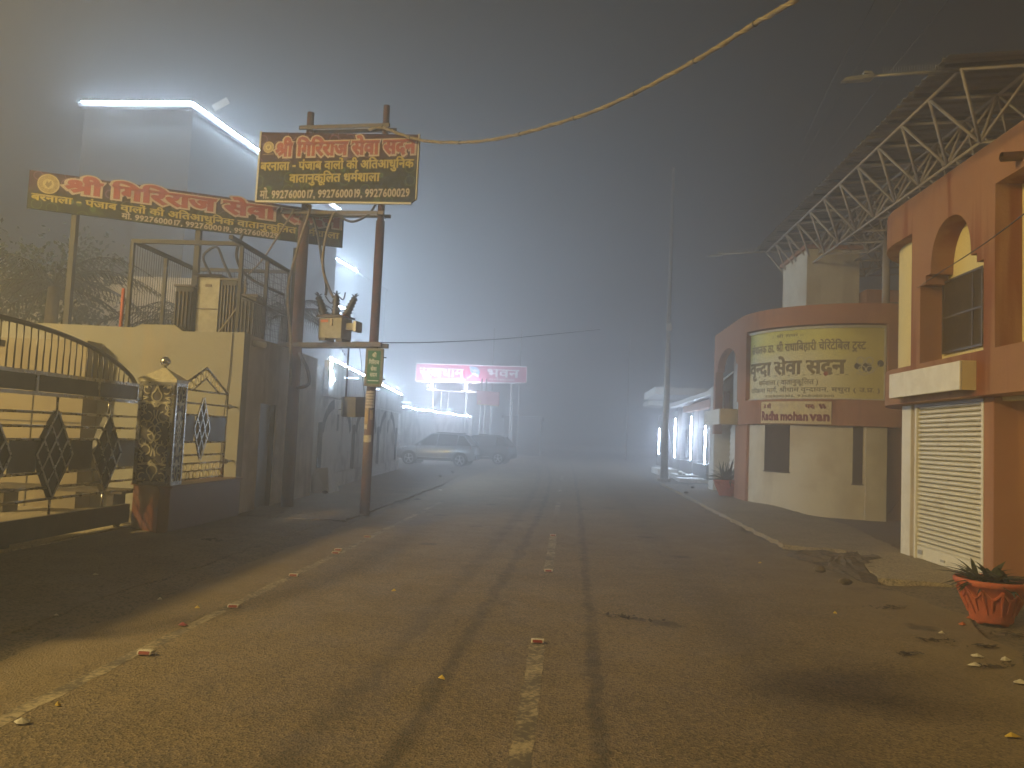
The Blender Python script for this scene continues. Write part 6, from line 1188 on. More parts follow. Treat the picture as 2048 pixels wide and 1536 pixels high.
for px_, py_, Y, top_, r_, lab in ((1022, 905, 56, 800, 0.05, 'thin pale post in fog right of the small pink sign'), (978, 905, 60, 655, 0.05, 'thin rod rising above the magenta sign, left of two'), (1033, 905, 60, 655, 0.05, 'thin rod rising above the magenta sign, right of two'), (1252, 905, 70, 680, 0.07, 'slender pole barely showing in fog at the road end')):
    p = at_y(px_, py_, Y); q = at_y(px_ + 6, top_, Y); tag(MB().tube([(p.x, Y, -0.1), (p.x, Y, q.z)], [r_, r_ * 0.8], 8).build('thin_post', M['galv'], None, at=(p.x, Y, 0)), lab, 'post', 'thin posts in the fog')
FB = thing('gate_house', 'pale low gate house fading into fog behind the second car', 'building', (-3.0, 64.0, 0.0))
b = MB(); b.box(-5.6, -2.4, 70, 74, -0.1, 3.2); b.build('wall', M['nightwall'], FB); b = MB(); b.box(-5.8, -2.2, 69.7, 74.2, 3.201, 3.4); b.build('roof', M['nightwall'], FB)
# ------------------------------------------------------------------ parked cars
def car(label, loc, rz, paint, cat='car'):
    t = thing('parked_car', label, cat, loc, 'cars parked beside the wall'); t.rotation_euler = (0, 0, rz)
    # stations along x (front = +x): x, z bottom, z belt, half width low, half width belt
    st = [(-2.02, 0.50, 0.92, 0.70, 0.66), (-1.96, 0.36, 1.02, 0.80, 0.76), (-1.75, 0.30, 1.08, 0.86, 0.82), (-1.30, 0.28, 1.06, 0.885, 0.85), (-0.6, 0.27, 1.02, 0.89, 0.86), (0.2, 0.27, 0.99, 0.89, 0.86), (0.85, 0.27, 0.97, 0.885, 0.85), (1.25, 0.28, 0.95, 0.88, 0.82), (1.65, 0.30, 0.88, 0.84, 0.76), (1.92, 0.34, 0.78, 0.74, 0.66), (2.03, 0.42, 0.66, 0.60, 0.54)]
    vs = []; k = 12
    for x, zb, zt, wl, wb in st:
        zm_ = zb + (zt - zb) * 0.52; prof = [(0, zb), (wl * 0.9, zb), (wl, zb + 0.10), (wl + 0.005, zm_), (wb + 0.015, zt - 0.07), (wb - 0.05, zt)]
        ring_ = [(y, z) for y, z in prof] + [(0, zt + 0.015)] + [(-y, z) for y, z in prof[:0:-1]]
        vs += [(x, y, z) for y, z in ring_]
    k = len(vs) // len(st)
    fs = [(i * k + j, i * k + (j + 1) % k, (i + 1) * k + (j + 1) % k, (i + 1) * k + j) for i in range(len(st) - 1) for j in range(k)] + [tuple(range(k - 1, -1, -1)), tuple((len(st) - 1) * k + j for j in range(k))]
    b = MB(); b.add(vs, fs, True); bd = b.build('body', paint, t, local=True)
    # greenhouse: glass volume with painted roof and pillars
    gh = [(-1.80, 1.05, 0.80), (0.98, 0.95, 0.80)]; rf = [(-1.25, 1.54, 0.60), (-0.2, 1.60, 0.62), (0.10, 1.58, 0.61)]
    def ghp(x, z):  # half width at height
        return 0.82 - (z - 1.0) * 0.36
    side = [(-1.84, 1.06), (-1.42, 1.52), (-0.95, 1.585), (-0.2, 1.60), (0.25, 1.555), (1.05, 0.96)]
    vs = [(x, s * ghp(x, z), z) for s in (1, -1) for x, z in side]; n = len(side)
    b = MB(); b.add(vs, [tuple(range(n)), tuple(range(2 * n - 1, n - 1, -1))] + [(i, (i + 1) % n, n + (i + 1) % n, n + i) for i in range(n)]); gl = b.build('window_glass', M['carglass'], t, local=True)
    b = MB()
    for s in (1, -1):
        tops = [(x, s * (ghp(x, z) + 0.008), z + 0.012) for x, z in side[0:]]
        b.tube(tops[1:5], 0.030, 6); b.tube([tops[4], tops[5]], 0.028, 6); b.tube([tops[0], tops[1]], 0.05, 6)
        for xa in (-1.1, -0.1): b.tube([(xa - 0.03, s * (ghp(xa, 1.57) + 0.003), 1.57), (xa + 0.03, s * (ghp(xa, 1.02) + 0.003), 1.0)], 0.028, 6)
    rt = [(-1.46, 1.53), (-0.95, 1.598), (-0.2, 1.613), (0.22, 1.575)]
    b.add([(x, s * ghp(x, z), z) for s in (1, -1) for x, z in rt], [(i, i + 1, 5 + i, 4 + i) for i in range(3)], True)
    b.build('roof', paint, t, local=True)
    b = MB()
    for s in (1, -1):
        b.bar((-1.3, s * 0.56, 1.64), (0.0, s * 0.57, 1.655), 0.03, 0.03)
        b.bar((-0.85, s * 0.898, 0.36), (0.85, s * 0.898, 0.36), 0.03, 0.10)
        for cx in (-1.28, 1.28): b.tube([(cx + 0.37 * math.cos(R(a)), s * 0.885, 0.33 + 0.37 * math.sin(R(a))) for a in range(-5, 186, 19)], 0.030, 6)
    b.box(-2.045, -1.98, -0.7, 0.7, 0.40, 0.62); b.build('cladding', M['plasticblack'], t, local=True)
    b = MB()
    for s in (1, -1): b.bar((-0.75, s * 0.915, 0.425), (0.8, s * 0.915, 0.425), 0.012, 0.022)
    b.build('sill_trim', M['alloy'], t, local=True)
    for s in (1, -1):
        for cx in (-1.28, 1.28):
            b = MB(); ins = s * 0.90; b.tube([(cx, ins - s * 0.22, 0.33), (cx, ins, 0.33)], 0.33, 24); w_ = b.build('wheel', M['tyre'], t, local=True)
            b = MB(); b.tube([(cx, ins + s * 0.001, 0.33), (cx, ins + s * 0.012, 0.33)], 0.06, 12)
            for a in range(5):
                th = R(a * 72 + 18)
                for dth in (-0.13, 0.13): b.bar((cx + 0.05 * math.cos(th), ins + s * 0.008, 0.33 + 0.05 * math.sin(th)), (cx + 0.225 * math.cos(th + dth), ins + s * 0.008, 0.33 + 0.225 * math.sin(th + dth)), 0.02, 0.034, (0, 1, 0))
            b.tube([(cx + 0.225 * math.cos(R(a)), ins + s * 0.006, 0.33 + 0.225 * math.sin(R(a))) for a in range(0, 360, 18)], 0.012, 5, closed=True)
            b.build('rim', M['alloy'], w_, local=True)
        b = MB(); b.hexa([(1.70, s * 0.80, 0.74), (1.95, s * 0.66, 0.68), (1.955, s * 0.64, 0.70), (1.72, s * 0.82, 0.745), (1.66, s * 0.79, 0.84), (1.90, s * 0.66, 0.76), (1.92, s * 0.65, 0.77), (1.68, s * 0.815, 0.845)]); b.build('headlight', M['carlight'], t, local=True)
        b = MB(); b.hexa([(-1.99, s * 0.55, 0.88), (-1.78, s * 0.845, 0.90), (-1.76, s * 0.865, 0.90), (-2.02, s * 0.56, 0.88), (-1.96, s * 0.55, 0.99), (-1.78, s * 0.835, 1.02), (-1.76, s * 0.855, 1.02), (-2.0, s * 0.56, 0.99)]); b.build('tail_light', M['cartail'], t, local=True)
        b = MB(); b.sphere((0.72, s * 0.97, 1.03), 0.10, 10, 7, 0.75); b.bar((0.72, s * 0.84, 1.0), (0.72, s * 0.93, 1.02), 0.05, 0.03); b.build('mirror', paint, t, local=True)
        for xa, xb in ((-0.98, -0.14), (-0.06, 0.92)):
            b = MB(); zc = 0.62; b.bar((xa + 0.08, s * 0.898, 0.885), (xa + 0.22, s * 0.898, 0.89), 0.02, 0.025)
            b.build('door_handle', paint, t, local=True)
    b = MB()
    for s in (1, -1):
        for x_ in (-1.0, -0.1, 0.92): b.bar((x_, s * 0.897, 0.42), (x_ - 0.01, s * 0.882, 0.95), 0.010, 0.004, (0, 1, 0))
    b.build('door_gap', M['plasticblack'], t, local=True)
    return t
car('silver grey hatchback parked side on at the lime washed wall, nearer of two cars', (-6.42, 39.9, 0.0), R(180 - 4), M['carbody'])
car('dark car fading in fog behind the silver grey hatchback', (-5.0, 46.0, 0.0), R(180 - 8), M['cardark'])
# ------------------------------------------------------------------ right far side: pale building with wall lights, pole
FBD = thing('colonnade_house', 'pale low house with flat canopy and four upright wall lights on its piers', 'building', (6.8, 44.0, 0.0))
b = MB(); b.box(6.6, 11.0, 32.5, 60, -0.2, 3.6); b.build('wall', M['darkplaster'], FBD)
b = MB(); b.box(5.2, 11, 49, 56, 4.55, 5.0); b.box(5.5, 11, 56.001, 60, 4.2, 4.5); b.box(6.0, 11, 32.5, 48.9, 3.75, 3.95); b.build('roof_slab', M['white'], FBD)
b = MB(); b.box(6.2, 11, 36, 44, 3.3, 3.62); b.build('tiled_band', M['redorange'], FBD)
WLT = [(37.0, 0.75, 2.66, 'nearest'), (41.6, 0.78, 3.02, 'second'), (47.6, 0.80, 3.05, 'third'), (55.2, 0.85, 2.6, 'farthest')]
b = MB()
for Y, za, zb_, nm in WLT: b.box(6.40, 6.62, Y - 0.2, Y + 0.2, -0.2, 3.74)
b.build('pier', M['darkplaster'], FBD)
b = MB()
for Y in (39.0, 44.5): b.box(6.45, 6.598, Y, Y + 1.4, 0.9, 2.4)
b.build('window', M['glassdark'], FBD)
b = MB(); b.box(5.9, 6.6, 34.5, 38.2, -0.1, 0.75); b.box(5.6, 6.6, 40.5, 43.0, -0.1, 0.8); b.build('parapet', M['fogwall'], FBD)
for k, (Y, za, zb_, nm) in enumerate(WLT):
    px_ = 1406 if k == 0 else (1378 if k == 1 else (1347 if k == 2 else 1316)); q = at_y(px_, 890, Y); X = q.x
    t = thing('wall_light', nm + ' of four upright wall lights on the pale house, counting from the halls', 'light', (X, Y - 0.55, za), 'upright wall lights on the pale house')
    zc = za + (zb_ - za) * 0.74
    b = MB(); b.tube([(X, Y - 0.55, za), (X, Y - 0.55, zc - 0.25), (X, Y - 0.55, zc), (X, Y - 0.55, zc + 0.2), (X, Y - 0.55, zb_)], [0.018, 0.024, 0.055, 0.03, 0.012], 10)
    b.build('light_tube', mat('wall_light_glass', (0.8, 0.85, 0.95), 0.4, emit=(0.60, 0.76, 1.0), estr=[260.0, 260.0, 260.0, 260.0][k]), t)
    b = MB(); b.bar((X, Y - 0.55, zb_), (6.35, Y - 0.15, zb_ + 0.02), 0.04, 0.04); b.bar((X, Y - 0.55, za), (6.35, Y - 0.15, za), 0.04, 0.04); b.build('bracket', M['galv'], t)
for nm, bx, lab in (('stone_step', (4.75, 6.2, 34.0, 35.6, 0.0, 0.16), 'pale stone step in front of the colonnade house nearest the pole'), ('stone_step', (4.9, 6.2, 36.2, 38.4, 0.0, 0.22), 'second pale stone step, with a white bundle on its edge'), ('stone_step', (4.6, 5.8, 41, 44.0, 0.0, 0.30), 'pale stone step farthest along the colonnade house')):
    tag(MB().box(*bx).build(nm, M['white'], None, at=((bx[0] + bx[1]) / 2, (bx[2] + bx[3]) / 2, 0), bevel=0.02), lab, 'step', 'stone steps by the colonnade house')
b = MB(); b.sphere((5.1, 36.4, 0.30), 0.13, 10, 7, 0.8); b.sphere((5.25, 36.5, 0.27), 0.10, 10, 7, 0.7); tag(b.build('white_bundle', M['white'], None, at=(5.1, 36.4, 0.22)), 'small white bundle lying on a stone step', 'bundle')
LP = thing('tall_pole', 'tall tapering grey steel pole without a lamp beside the far right kerb', 'pole', (4.15, 34.55, 0.0))
b = MB(); b.tube([(4.15, 34.55, 0.1), (4.15, 34.55, 5.6), (4.15, 34.55, 5.601), (4.15, 34.55, 9.5), (4.15, 34.55, 9.501), (4.15, 34.55, 13.6)], [0.165, 0.12, 0.10, 0.085, 0.075, 0.06], 12); b.build('shaft', M['galv'], LP)
b = MB(); b.box(3.9, 4.4, 34.3, 34.8, -0.05, 0.10); b.build('base_block', M['slab'], LP)
b = MB(); b.rbox((4.15, 34.4, 6.55), 0.22, 0.12, 0.3); b.build('junction_box', M['galv'], LP)
SHD = thing('gabled_shop', 'small white gabled shop between the red hall and the colonnade house', 'building', (5.6, 29.6, 0.0))
b = MB(); b.prism([(4.95, -0.2), (7.5, -0.2), (7.5, 5.0), (6.2, 4.6), (4.95, 3.55)], lambda u, v, w: Vector((u + 0.15, w, v)), 28.4, 29.3); b.build('wall', M['white'], SHD)
b = MB(); b.prism([(4.85, 3.50), (4.85, 3.58), (6.2, 4.70), (7.5, 5.1), (7.5, 5.0), (6.2, 4.61)], lambda u, v, w: Vector((u + 0.15, w, v)), 28.35, 29.4); b.build('roof', M['white'], SHD)
b = MB(); b.box(5.4, 5.6, 28.37, 28.399, 2.9, 3.5); b.build('window', M['redorange'], SHD)
# ------------------------------------------------------------------ potted plants
def pot_plant(label, loc, s, pot_big, leaf_n, leaf_l, up):
    t = thing('potted_plant', label, 'potted plant', loc, 'terracotta potted plants'); x, y, z = loc
    P_ = [(0.155, 0.0), (0.165, 0.012), (0.17, 0.05), (0.20, 0.13), (0.235, 0.22), (0.262, 0.295), (0.275, 0.300), (0.292, 0.315), (0.296, 0.345), (0.285, 0.36), (0.265, 0.358), (0.25, 0.32), (0.05, 0.315)]
    b = MB(); b.lathe([(r * s, h * s) for r, h in P_], (x, y, z), 40); pt = b.build('pot', M['terracotta'], t)
    b = MB()
    for k in range(11):
        a0 = 2 * math.pi * k / 11
        def pp(a, h, r): return (x + r * s * math.cos(a), y + r * s * math.sin(a), z + h * s)
        d_ = 2 * math.pi / 11
        b.tube([pp(a0 + d_ * q, 0.285 - 0.075 * math.sin(math.pi * q), 0.255 - 0.02 * math.sin(math.pi * q)) for q in lin(0, 1, 6)], 0.012 * s, 5)
        b.tube([pp(a0, 0.28, 0.262), pp(a0 + 0.02, 0.19, 0.228), pp(a0 + 0.10, 0.07, 0.182)], [0.016 * s, 0.012 * s, 0.006 * s], 5)
        b.tube([pp(a0 + d_ * 0.5, 0.21, 0.236), pp(a0 + d_ * 0.5, 0.10, 0.193)], [0.010 * s, 0.005 * s], 5)
    for k in range(4): a0 = 2 * math.pi * k / 4 + 0.4; b.sphere((x + 0.13 * s * math.cos(a0), y + 0.13 * s * math.sin(a0), z + 0.0), 0.035 * s, 8, 5, 0.6)
    b.build('relief', M['terracotta'], pt)
    b = MB(); b.lathe([(0.252 * s, 0.318 * s), (0.20 * s, 0.335 * s), (0.02, 0.345 * s)], (x, y, z), 20); b.build('soil', M['soil'], t)
    b = MB(); top = Vector((x, y, z + 0.32 * s))
    for k in range(leaf_n):
        a = random.uniform(0, 2 * math.pi); tilt = random.uniform(*up); L_ = leaf_l * random.uniform(0.6, 1.1); o = Vector((random.uniform(-0.12, 0.12) * s, random.uniform(-0.12, 0.12) * s, 0))
        hd = Vector((math.cos(a), math.sin(a), 0)); sd_ = Vector((-math.sin(a), math.cos(a), 0)); pts_ = []
        for i in range(6):
            q = i / 5; pts_.append(top + o + hd * (L_ * q * math.cos(tilt) * (1 + 0.25 * q)) + Vector((0, 0, L_ * (q * math.sin(tilt) - 0.42 * q * q * math.cos(tilt)))))
        wd = [0.5, 0.95, 1.0, 0.8, 0.45, 0.04]; vs = []
        for i, p in enumerate(pts_): ww = wd[i] * 0.026 * (leaf_l / 0.4) ** 0.5; vs += [p - sd_ * ww + Vector((0, 0, ww * 0.35)), p, p + sd_ * ww + Vector((0, 0, ww * 0.35))]
        b.add(vs, [(3 * i + j, 3 * i + j + 1, 3 * i + 4 + j, 3 * i + 3 + j) for i in range(5) for j in (0, 1)], True)
    b.build('leaves', M['leaf'], t); return t
pot_plant('large terracotta pot with low spiky plant at the right edge by the shutter', (4.14, 8.15, 0.03), 1.12, True, 80, 0.37, (0.05, 1.0))
pot_plant('red pot with tall spiky plant by the far pilaster of the red hall', (4.95, 25.3, 0.075), 1.35, True, 70, 0.82, (0.25, 1.45))
# ------------------------------------------------------------------ road studs and litter
def stud(px_, py_, label, n):
    p = at_z(px_, py_, 0.016); t = thing('road_stud', label, 'road stud', (p.x, p.y, 0.012), 'raised road studs'); x, y = p.x, p.y
    b = MB(); b.hexa([(x - 0.048, y - 0.038, 0.012), (x + 0.048, y - 0.038, 0.012), (x + 0.048, y + 0.038, 0.012), (x - 0.048, y + 0.038, 0.012), (x - 0.05, y - 0.022, 0.036), (x + 0.05, y - 0.022, 0.036), (x + 0.05, y + 0.022, 0.036), (x - 0.05, y + 0.022, 0.036)]); b.build('body', M['stextyel'] if n else M['litter'], t, bevel=0.004)
    b = MB(); b.hexa([(x - 0.030, y - 0.0375, 0.016), (x + 0.030, y - 0.0375, 0.016), (x + 0.038, y - 0.038, 0.016), (x - 0.038, y - 0.038, 0.016), (x - 0.036, y - 0.027, 0.034), (x + 0.036, y - 0.027, 0.034), (x + 0.036, y - 0.022, 0.034), (x - 0.036, y - 0.022, 0.034)]); b.build('reflector', M['reflred'], t)
for px_, py_, lab, n in ((292, 1306, 'road stud on the left edge line closest to the camera', 0), (468, 1213, 'road stud on the left edge line, second from the camera', 0), (588, 1151, 'road stud on the left edge line between the second and the paired ones', 0), (672, 1106, 'near one of two road studs lying close together on the left line', 0), (677, 1100, 'far one of two road studs lying close together on the left line', 0), (735, 1074, 'plain pale yellow road stud on the left line near the pole', 1), (1075, 1283, 'road stud with red reflector at the end of the nearest centre dash', 0), (1097, 1142, 'road stud at the near end of the second centre dash', 0), (1106, 1071, 'tiny road stud at the far end of the second centre dash', 0)): stud(px_, py_, lab, n)
def scrap(px_, py_, s, mt, label, kind='litter_scrap', flat=0.2):
    if kind == 'leaf_clump':
        p = at_z(px_, py_, 0.05 if px_ > 1700 else 0.02); zb = max(0.006, gz(p.x, p.y)) + 0.006; b = MB(); an = random.uniform(-0.5, 0.5)
        for i in range(26):
            u_ = random.gauss(0, 0.75) * s * 1.5; v_ = random.gauss(0, 0.35) * s; c_ = Vector((p.x + u_ * math.cos(an) - v_ * math.sin(an), p.y + u_ * math.sin(an) + v_ * math.cos(an), zb + random.uniform(0, 0.015)))
            t_ = random.uniform(0, 6.28); l_ = s * random.uniform(0.15, 0.4); e1 = Vector((math.cos(t_), math.sin(t_), random.uniform(-0.1, 0.35))) * l_; e2 = Vector((-math.sin(t_), math.cos(t_), random.uniform(-0.2, 0.2))) * l_ * 0.4
            b.add([c_ - e1, c_ - e2, c_ + e1, c_ + e2], [(0, 1, 2, 3)])
        o = b.build(kind, M[mt], None, at=(p.x, p.y, zb)); md = o.modifiers.new('thick', 'SOLIDIFY'); md.thickness = 0.003
        return tag(o, label, 'litter', 'leaf clumps on the ground')
    p = at_z(px_, py_, 0.05 if px_ > 1700 else 0.02); b = MB(); n = 7; vs = [(p.x, p.y, max(0.01, gz(p.x, p.y)) + 0.02 + s * flat)]
    zb = max(0.012, gz(p.x, p.y) + 0.01)
    for i in range(n): a = 2 * math.pi * i / n; r_ = s * random.uniform(0.6, 1.2); vs.append((p.x + r_ * math.cos(a), p.y + r_ * 0.7 * math.sin(a), zb + random.uniform(0, s * flat)))
    b.add(vs, [(0, 1 + i, 1 + (i + 1) % n) for i in range(n)]); o = b.build(kind, M[mt], None, at=(p.x, p.y, zb)); md = o.modifiers.new('thick', 'SOLIDIFY'); md.thickness = 0.004
    return tag(o, label, 'litter', 'scraps on the ground')
for a in ((1925, 1241, 0.045, 'litterorange', 'crumpled orange and white wrapper near the large pot'), (1938, 1228, 0.03, 'litterorange', 'small orange scrap beside the crumpled wrapper by the pot'), (1884, 1258, 0.03, 'litter', 'small white scrap left of the large pot'), (1955, 1304, 0.05, 'litter', 'pale paper scrap on the dirt below the large pot'), (1950, 1321, 0.05, 'litter', 'flattened pale scrap just below another one under the large pot'), (2010, 1310, 0.045, 'litter', 'pale scrap nearest the right edge below the pot'), (2040, 1356, 0.07, 'litter', 'pale stone sized scrap at the right picture edge'), (2022, 1460, 0.045, 'litteryel', 'yellow scrap at the bottom right corner of the road'), (1670, 1225, 0.025, 'litteryel', 'tiny yellow scrap on the road right of the centre line'), (1520, 1125, 0.025, 'litteryel', 'tiny yellow petal on the road near the broken soil'), (884, 1354, 0.03, 'litteryel', 'faded yellow scrap on the road left of the centre dash'), (365, 1249, 0.05, 'dullred', 'pink paper scrap on the left edge line'), (320, 1197, 0.03, 'litter', 'white scrap on the gate apron'), (190, 1154, 0.028, 'litter', 'white scrap on the apron closest to the gate'), (43, 1442, 0.045, 'litter', 'pale scrap at the bottom left of the road'), (115, 1407, 0.02, 'litteryel', 'tiny pale yellow scrap beside the left edge line'), (395, 1214, 0.022, 'litteryel', 'tiny yellowish scrap between the apron and the edge line'), (112, 1237, 0.02, 'litter', 'tiny white scrap on the dark gate apron'), (836, 999, 0.10, 'twig', 'dark flat scrap on the road past the near pole'), (788, 1180, 0.025, 'litteryel', 'tiny yellow scrap on the road left of the oil stains'), (880, 980, 0.07, 'litter', 'white scrap at the far left kerb')): scrap(*a)
for a in ((1870, 1272, 0.09, 'twig', 'clump of dead leaves left of the large pot'), (1960, 1284, 0.09, 'twig', 'dark leaf clump straight below the large pot'), (1815, 1298, 0.08, 'twig', 'dark leaf clump out on the road edge'), (1780, 1208, 0.09, 'twig', 'dark twig at the edge of the shutter apron'), (1990, 1322, 0.08, 'twig', 'dark leaf clump among pale scraps by the right edge'), (1255, 1234, 0.12, 'twig', 'thin dark twig lying right of the centre line'), (600, 1030, 0.15, 'twig', 'dark lump on the footpath behind the near pole'), (430, 1083, 0.16, 'twig', 'dark twig litter in front of the granite plinth'), (2040, 1262, 0.10, 'twig', 'dark leaf clump under the right rim of the large pot'), (1710, 1085, 0.06, 'twig', 'dark scrap on the pale footpath before the red hall')): scrap(*a, kind='leaf_clump', flat=0.15)
for k, (px_, py_, lab) in enumerate(((1700, 1120, 'loose stone in the broken soil patch, upper right'), (1640, 1140, 'loose stone in the broken soil patch, left side'), (1690, 1165, 'loose stone in the broken soil patch, lower side'), (1385, 975, 'loose stone by the foot of the tall pole'), (1372, 985, 'loose stone in front of the tall pole'), (650, 985, 'loose stone at the foot of the lime washed wall'), (880, 952, 'loose stone on the far left kerb'), (905, 944, 'farthest loose stone on the left kerb'))):
    p = at_z(px_, py_, 0.08); b = MB(); b.sphere((0, 0, 0), 0.07, 8, 6, 0.6); b.v = [Vector((p.x + v.x * random.uniform(0.8, 1.3), p.y + v.y * random.uniform(0.8, 1.3), 0.09 + v.z)) for v in b.v]; tag(b.build('loose_stone', M['rubble'], None, at=(p.x, p.y, 0.08)), lab, 'stone', 'loose stones')
# ------------------------------------------------------------------ trees and a house behind the yard
def palm(label, loc, h, nf, fl):
    t = thing('palm_tree', label, 'tree', loc, 'palms behind the cream wall'); x, y, z = loc
    b = MB(); b.tube([(x + 0.25 * math.sin(i / 8 * 1.6), y, z + h * i / 8) for i in range(9)], [0.17 - 0.006 * i + 0.012 * (i % 2) for i in range(9)], 10); b.build('trunk', M['bark'], t)
    top = Vector((x + 0.25 * math.sin(1.6), y, z + h)); b = MB()
    for k in range(nf):
        a = 2 * math.pi * k / nf + random.uniform(-0.2, 0.2); el = random.uniform(-0.15, 1.1); L_ = fl * random.uniform(0.8, 1.1); hd = Vector((math.cos(a), math.sin(a), 0)); sd_ = Vector((-math.sin(a), math.cos(a), 0)); rib = []
        for i in range(13):
            q = i / 12; rib.append(top + hd * (L_ * q * math.cos(el * (1 - 0.4 * q))) + Vector((0, 0, L_ * (q * math.sin(el) - 0.75 * q * q))))
        b.tube(rib, [0.02 * (1 - 0.8 * i / 12) for i in range(13)], 5)
        for i in range(24):
            q = 0.12 + 0.86 * i / 24; kk = min(11, int(q * 12)); p = rib[kk].lerp(rib[kk + 1], q * 12 - kk)
            for s in (1, -1):
                lf = 0.42 * fl / 2 * math.sin(math.pi * min(1, q + 0.12)) + 0.12; e = p + sd_ * s * lf * 0.75 + hd * lf * 0.5 + Vector((0, 0, -lf * random.uniform(0.35, 0.7))); wv = hd * 0.018
                b.add([p - wv, p + wv, e], [(0, 1, 2)])
    b.build('crown', M['leafdry'], t); return t
palm('feathery palm leaning over the cream wall at the left edge of the picture', (-12.2, 17.5, 0.0), 4.6, 20, 2.9)
palm('shorter palm standing between the left edge and the wire cage', (-9.6, 19.0, 0.0), 3.9, 18, 2.5)
def bushy(label, loc, h, rad, n, grp=None):
    t = thing('leafy_tree', label, 'tree', loc, grp); x, y, z = loc; b = MB(); br = []
    b.tube([(x, y, z), (x + 0.1, y, z + h * 0.3), (x, y + 0.1, z + h * 0.55)], [0.18, 0.14, 0.09], 8)
    for k in range(9): a = k * 2.4; e = Vector((x + rad * 0.7 * math.cos(a), y + rad * 0.7 * math.sin(a), z + h * (0.6 + 0.04 * k))); b.tube([(x, y, z + h * 0.4), ((x + e.x) / 2, (y + e.y) / 2, (z + h * 0.4 + e.z) / 2 + 0.2), e], [0.07, 0.05, 0.02], 6); br.append(e)
    b.build('trunk', M['bark'], t); b = MB(); br.append(Vector((x, y, z + h * 0.85)))
    for k in range(n):
        c_ = random.choice(br); p = c_ + Vector((random.gauss(0, rad * 0.20), random.gauss(0, rad * 0.20), random.gauss(0, h * 0.075))); u_ = Vector((random.uniform(-1, 1), random.uniform(-1, 1), random.uniform(-1, 1))).normalized(); v_ = u_.orthogonal().normalized(); s_ = random.uniform(0.05, 0.10)
        b.add([p - u_ * s_, p - v_ * s_ * 0.45, p + u_ * s_, p + v_ * s_ * 0.45], [(0, 1, 2, 3)])
    b.build('crown', M['leaf'], t); return t
bushy('dark leafy tree behind the left end of the cream wall', (-14.5, 19.5, 0.0), 6.0, 2.4, 6500, 'trees behind the yard')
palm('dark palm with drooping thin fronds just behind the wire cage', (-7.2, 18.9, 0.0), 4.3, 16, 2.0)
HS = thing('dim_house', 'dim house with one small lit window behind the palms at left', 'building', (-16.5, 25.5, 0.0))
b = MB(); b.box(-30, -11.5, 24.5, 27.5, -0.2, 6.2); wl_ = b.build('wall', M['greywall'], HS)
hp_ = at_y(33, 594, 24.45); b = MB(); b.box(hp_.x - 0.15, hp_.x + 0.18, 24.42, 24.49, hp_.z - 0.18, hp_.z + 0.18); b.build('lit_window', M['winlit'], wl_)
hp_ = at_y(52, 592, 24.45); b = MB(); b.box(hp_.x - 0.05, hp_.x + 0.05, 24.42, 24.49, hp_.z - 0.05, hp_.z + 0.05); b.build('lit_window', M['winlit'], wl_)
# ------------------------------------------------------------------ the warm street lamp of the lane, just outside the frame on the left
LX, LY, LZ = LAMP_POS
SLP = thing('street_lamp', 'lit warm street lamp on a pole at the left side of the lane', 'street lamp', (LX - 1.2, LY, 0.0))
b = MB(); b.tube([(LX - 1.2, LY, 0), (LX - 1.2, LY, LZ + 0.5)], [0.10, 0.06], 10); b.build('pole', M['rust'], SLP)
b = MB(); b.tube([(LX - 1.2, LY, LZ + 0.4), (LX - 0.6, LY, LZ + 0.55), (LX, LY, LZ + 0.45)], 0.03, 8); b.build('arm', M['galv'], SLP)
b = MB(); b.lathe([(0.05, 0.46), (0.12, 0.42), (0.20, 0.26), (0.19, 0.255), (0.11, 0.40), (0.04, 0.44)], (LX, LY, LZ), 16); sh_ = b.build('lamp_shade', M['galv'], SLP)
b = MB(); b.sphere((LX, LY, LZ + 0.2), 0.07, 12, 8); b.build('bulb', M['lampglow'], sh_)
ld = bpy.data.lights.new('street_lamp_light', 'POINT'); ld.energy = LAMP_W; ld.color = (1.0, 0.745, 0.30); ld.shadow_soft_size = 0.36
lo = bpy.data.objects.new('street_lamp_light', ld); C.objects.link(lo); lo.location = (LX, LY, LZ + 0.05)
# two oval discs added out of view to cast the oval road shadow
PNW = cable('overhead_wire', [(-9.5, 9.0, 7.0), (-5.0, 4.6, 6.15), (-1.5, -1.5, 6.6), (1.5, -6.0, 7.2)], 0.006, 'thin added wire left of the frame carrying two shadow casting ovals', 'cable', 'wire')
def along(gx, gy, t): return Vector((LX, LY, LZ)).lerp(Vector((gx, gy, 0.0)), t)
for (ax, ay), (bx, by), wdt, lab in (((1.66, 5.92), (2.50, 5.14), 0.24, 'larger oval disc added out of view, casting the long oval shadow'), ((2.08, 6.18), (2.62, 5.92), 0.18, 'smaller oval disc added beside the larger one for its shadow')):
    tt = 0.60; A_, B_ = along(ax, ay, tt), along(bx, by, tt); mid = (A_ + B_) / 2; ax1 = (B_ - A_) / 2
    vw = (Vector((LX, LY, LZ)) - mid).normalized(); ax2 = ax1.cross(vw).normalized() * wdt * 0.5; nn = ax1.cross(ax2).normalized() * 0.012
    b = MB(); ring_ = [mid + ax1 * math.cos(2 * math.pi * i / 24) + ax2 * math.sin(2 * math.pi * i / 24) for i in range(24)]
    b.add([p - nn for p in ring_] + [p + nn for p in ring_], [tuple(range(23, -1, -1)), tuple(range(24, 48))] + [(i, (i + 1) % 24, 24 + (i + 1) % 24, 24 + i) for i in range(24)])
    tag(b.build('shadow_caster', M['dullred'], None, at=mid), lab, 'shadow_caster')
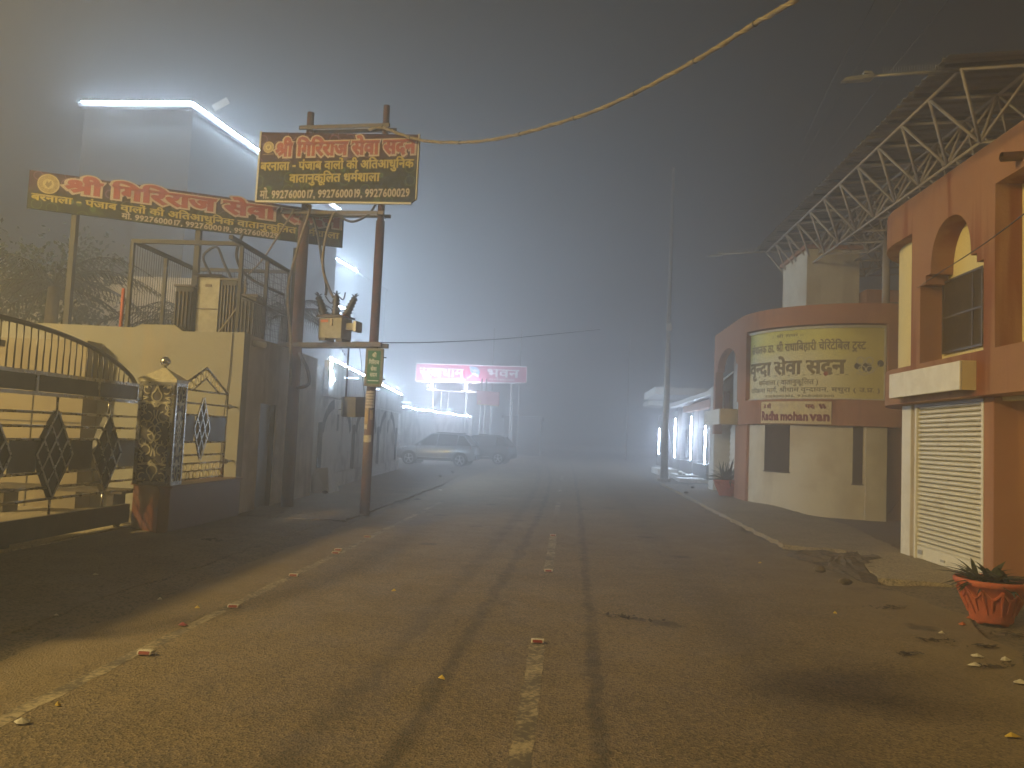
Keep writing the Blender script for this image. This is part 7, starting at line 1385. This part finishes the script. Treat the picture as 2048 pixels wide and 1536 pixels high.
# ------------------------------------------------------------------ night fog
b = MB(); b.box(-70, 70, -30, 125, -1.2, 17.5)
hz = bpy.data.materials.new('night_fog'); hz.use_nodes = True; t = hz.node_tree; t.nodes.remove(t.nodes['Principled BSDF'])
pv = t.nodes.new('ShaderNodeVolumePrincipled'); pv.inputs['Color'].default_value = (0.92, 0.93, 0.95, 1); pv.inputs['Density'].default_value = FOG; pv.inputs['Anisotropy'].default_value = FOG_G
t.links.new(pv.outputs[0], t.nodes['Material Output'].inputs['Volume'])
try: hz.cycles.homogeneous_volume = True
except Exception: pass
o = b.build('haze', hz); o['kind'] = 'stuff'; o['label'] = 'night fog filling the whole lane'; o['category'] = 'fog'

# ------------------------------------------------------------------ separate pieces become parts of their own
SPLIT = {'rail': 'rail', 'arcade': 'arcade', 'pilaster': 'pilaster', 'pier': 'pier', 'arch_bars': 'arch_bar', 'window': 'window', 'cross_beam': 'cross_beam', 'clamp': 'clamp', 'rings': 'ring', 'cooling_fins': 'cooling_fin', 'foot': 'foot', 'bracket': 'bracket', 'strut': 'strut', 'post': 'post', 'guide_rail': 'guide_rail', 'lock': 'lock', 'purlin': 'purlin', 'tie': 'tie', 'roof_slab': 'roof_slab', 'parapet': 'parapet', 'roof': 'roof', 'wall_fixing': 'wall_fixing', 'gable_rail': 'gable_rail', 'top_chord': 'top_chord', 'bottom_chord': 'bottom_chord', 'middle_panel': 'middle_panel', 'lower_wall': 'lower_wall', 'sill_trim': 'sill_trim', 'seam_strip': 'seam_strip', 'canopy_side': 'canopy_side', 'gate_seam': 'gate_seam', 'painted_arches': 'painted_arch', 'door_frame': 'door_frame', 'rod': 'rod', 'stretcher': 'stretcher', 'brace': 'brace', 'door_gap': 'door_gap'}
for ob in [o for o in C.objects if o.type == 'MESH' and o.parent and o.name.split('.')[0] in SPLIT]:
    me = ob.data; nv = len(me.vertices); par = list(range(nv))
    def root_(i):
        while par[i] != i: par[i] = par[par[i]]; i = par[i]
        return i
    for e in me.edges:
        a_, b_ = root_(e.vertices[0]), root_(e.vertices[1])
        if a_ != b_: par[a_] = b_
    isl = {}
    for p in me.polygons: isl.setdefault(root_(p.vertices[0]), []).append(p)
    if not 2 <= len(isl) <= 70: continue
    nm = SPLIT[ob.name.split('.')[0]]; first = True
    parts_ = []
    for ps in isl.values():
        ids = sorted({v for p in ps for v in p.vertices}); mp_ = {v: i for i, v in enumerate(ids)}
        parts_.append(([tuple(me.vertices[v].co) for v in ids], [tuple(mp_[v] for v in p.vertices) for p in ps], [p.use_smooth for p in ps]))
    mt_ = me.materials[0]
    for V_, F_, S_ in parts_:
        m2 = bpy.data.meshes.new(nm); m2.from_pydata(V_, [], F_); m2.polygons.foreach_set('use_smooth', S_); m2.materials.append(mt_); m2.update()
        if first: ob.data = m2; ob.name = nm; first = False
        else:
            o2 = bpy.data.objects.new(nm, m2); C.objects.link(o2); o2.parent = ob.parent
            for md in ob.modifiers:
                if md.type == 'BEVEL': k_ = o2.modifiers.new('bevel', 'BEVEL'); k_.width = md.width; k_.segments = md.segments; k_.limit_method = md.limit_method
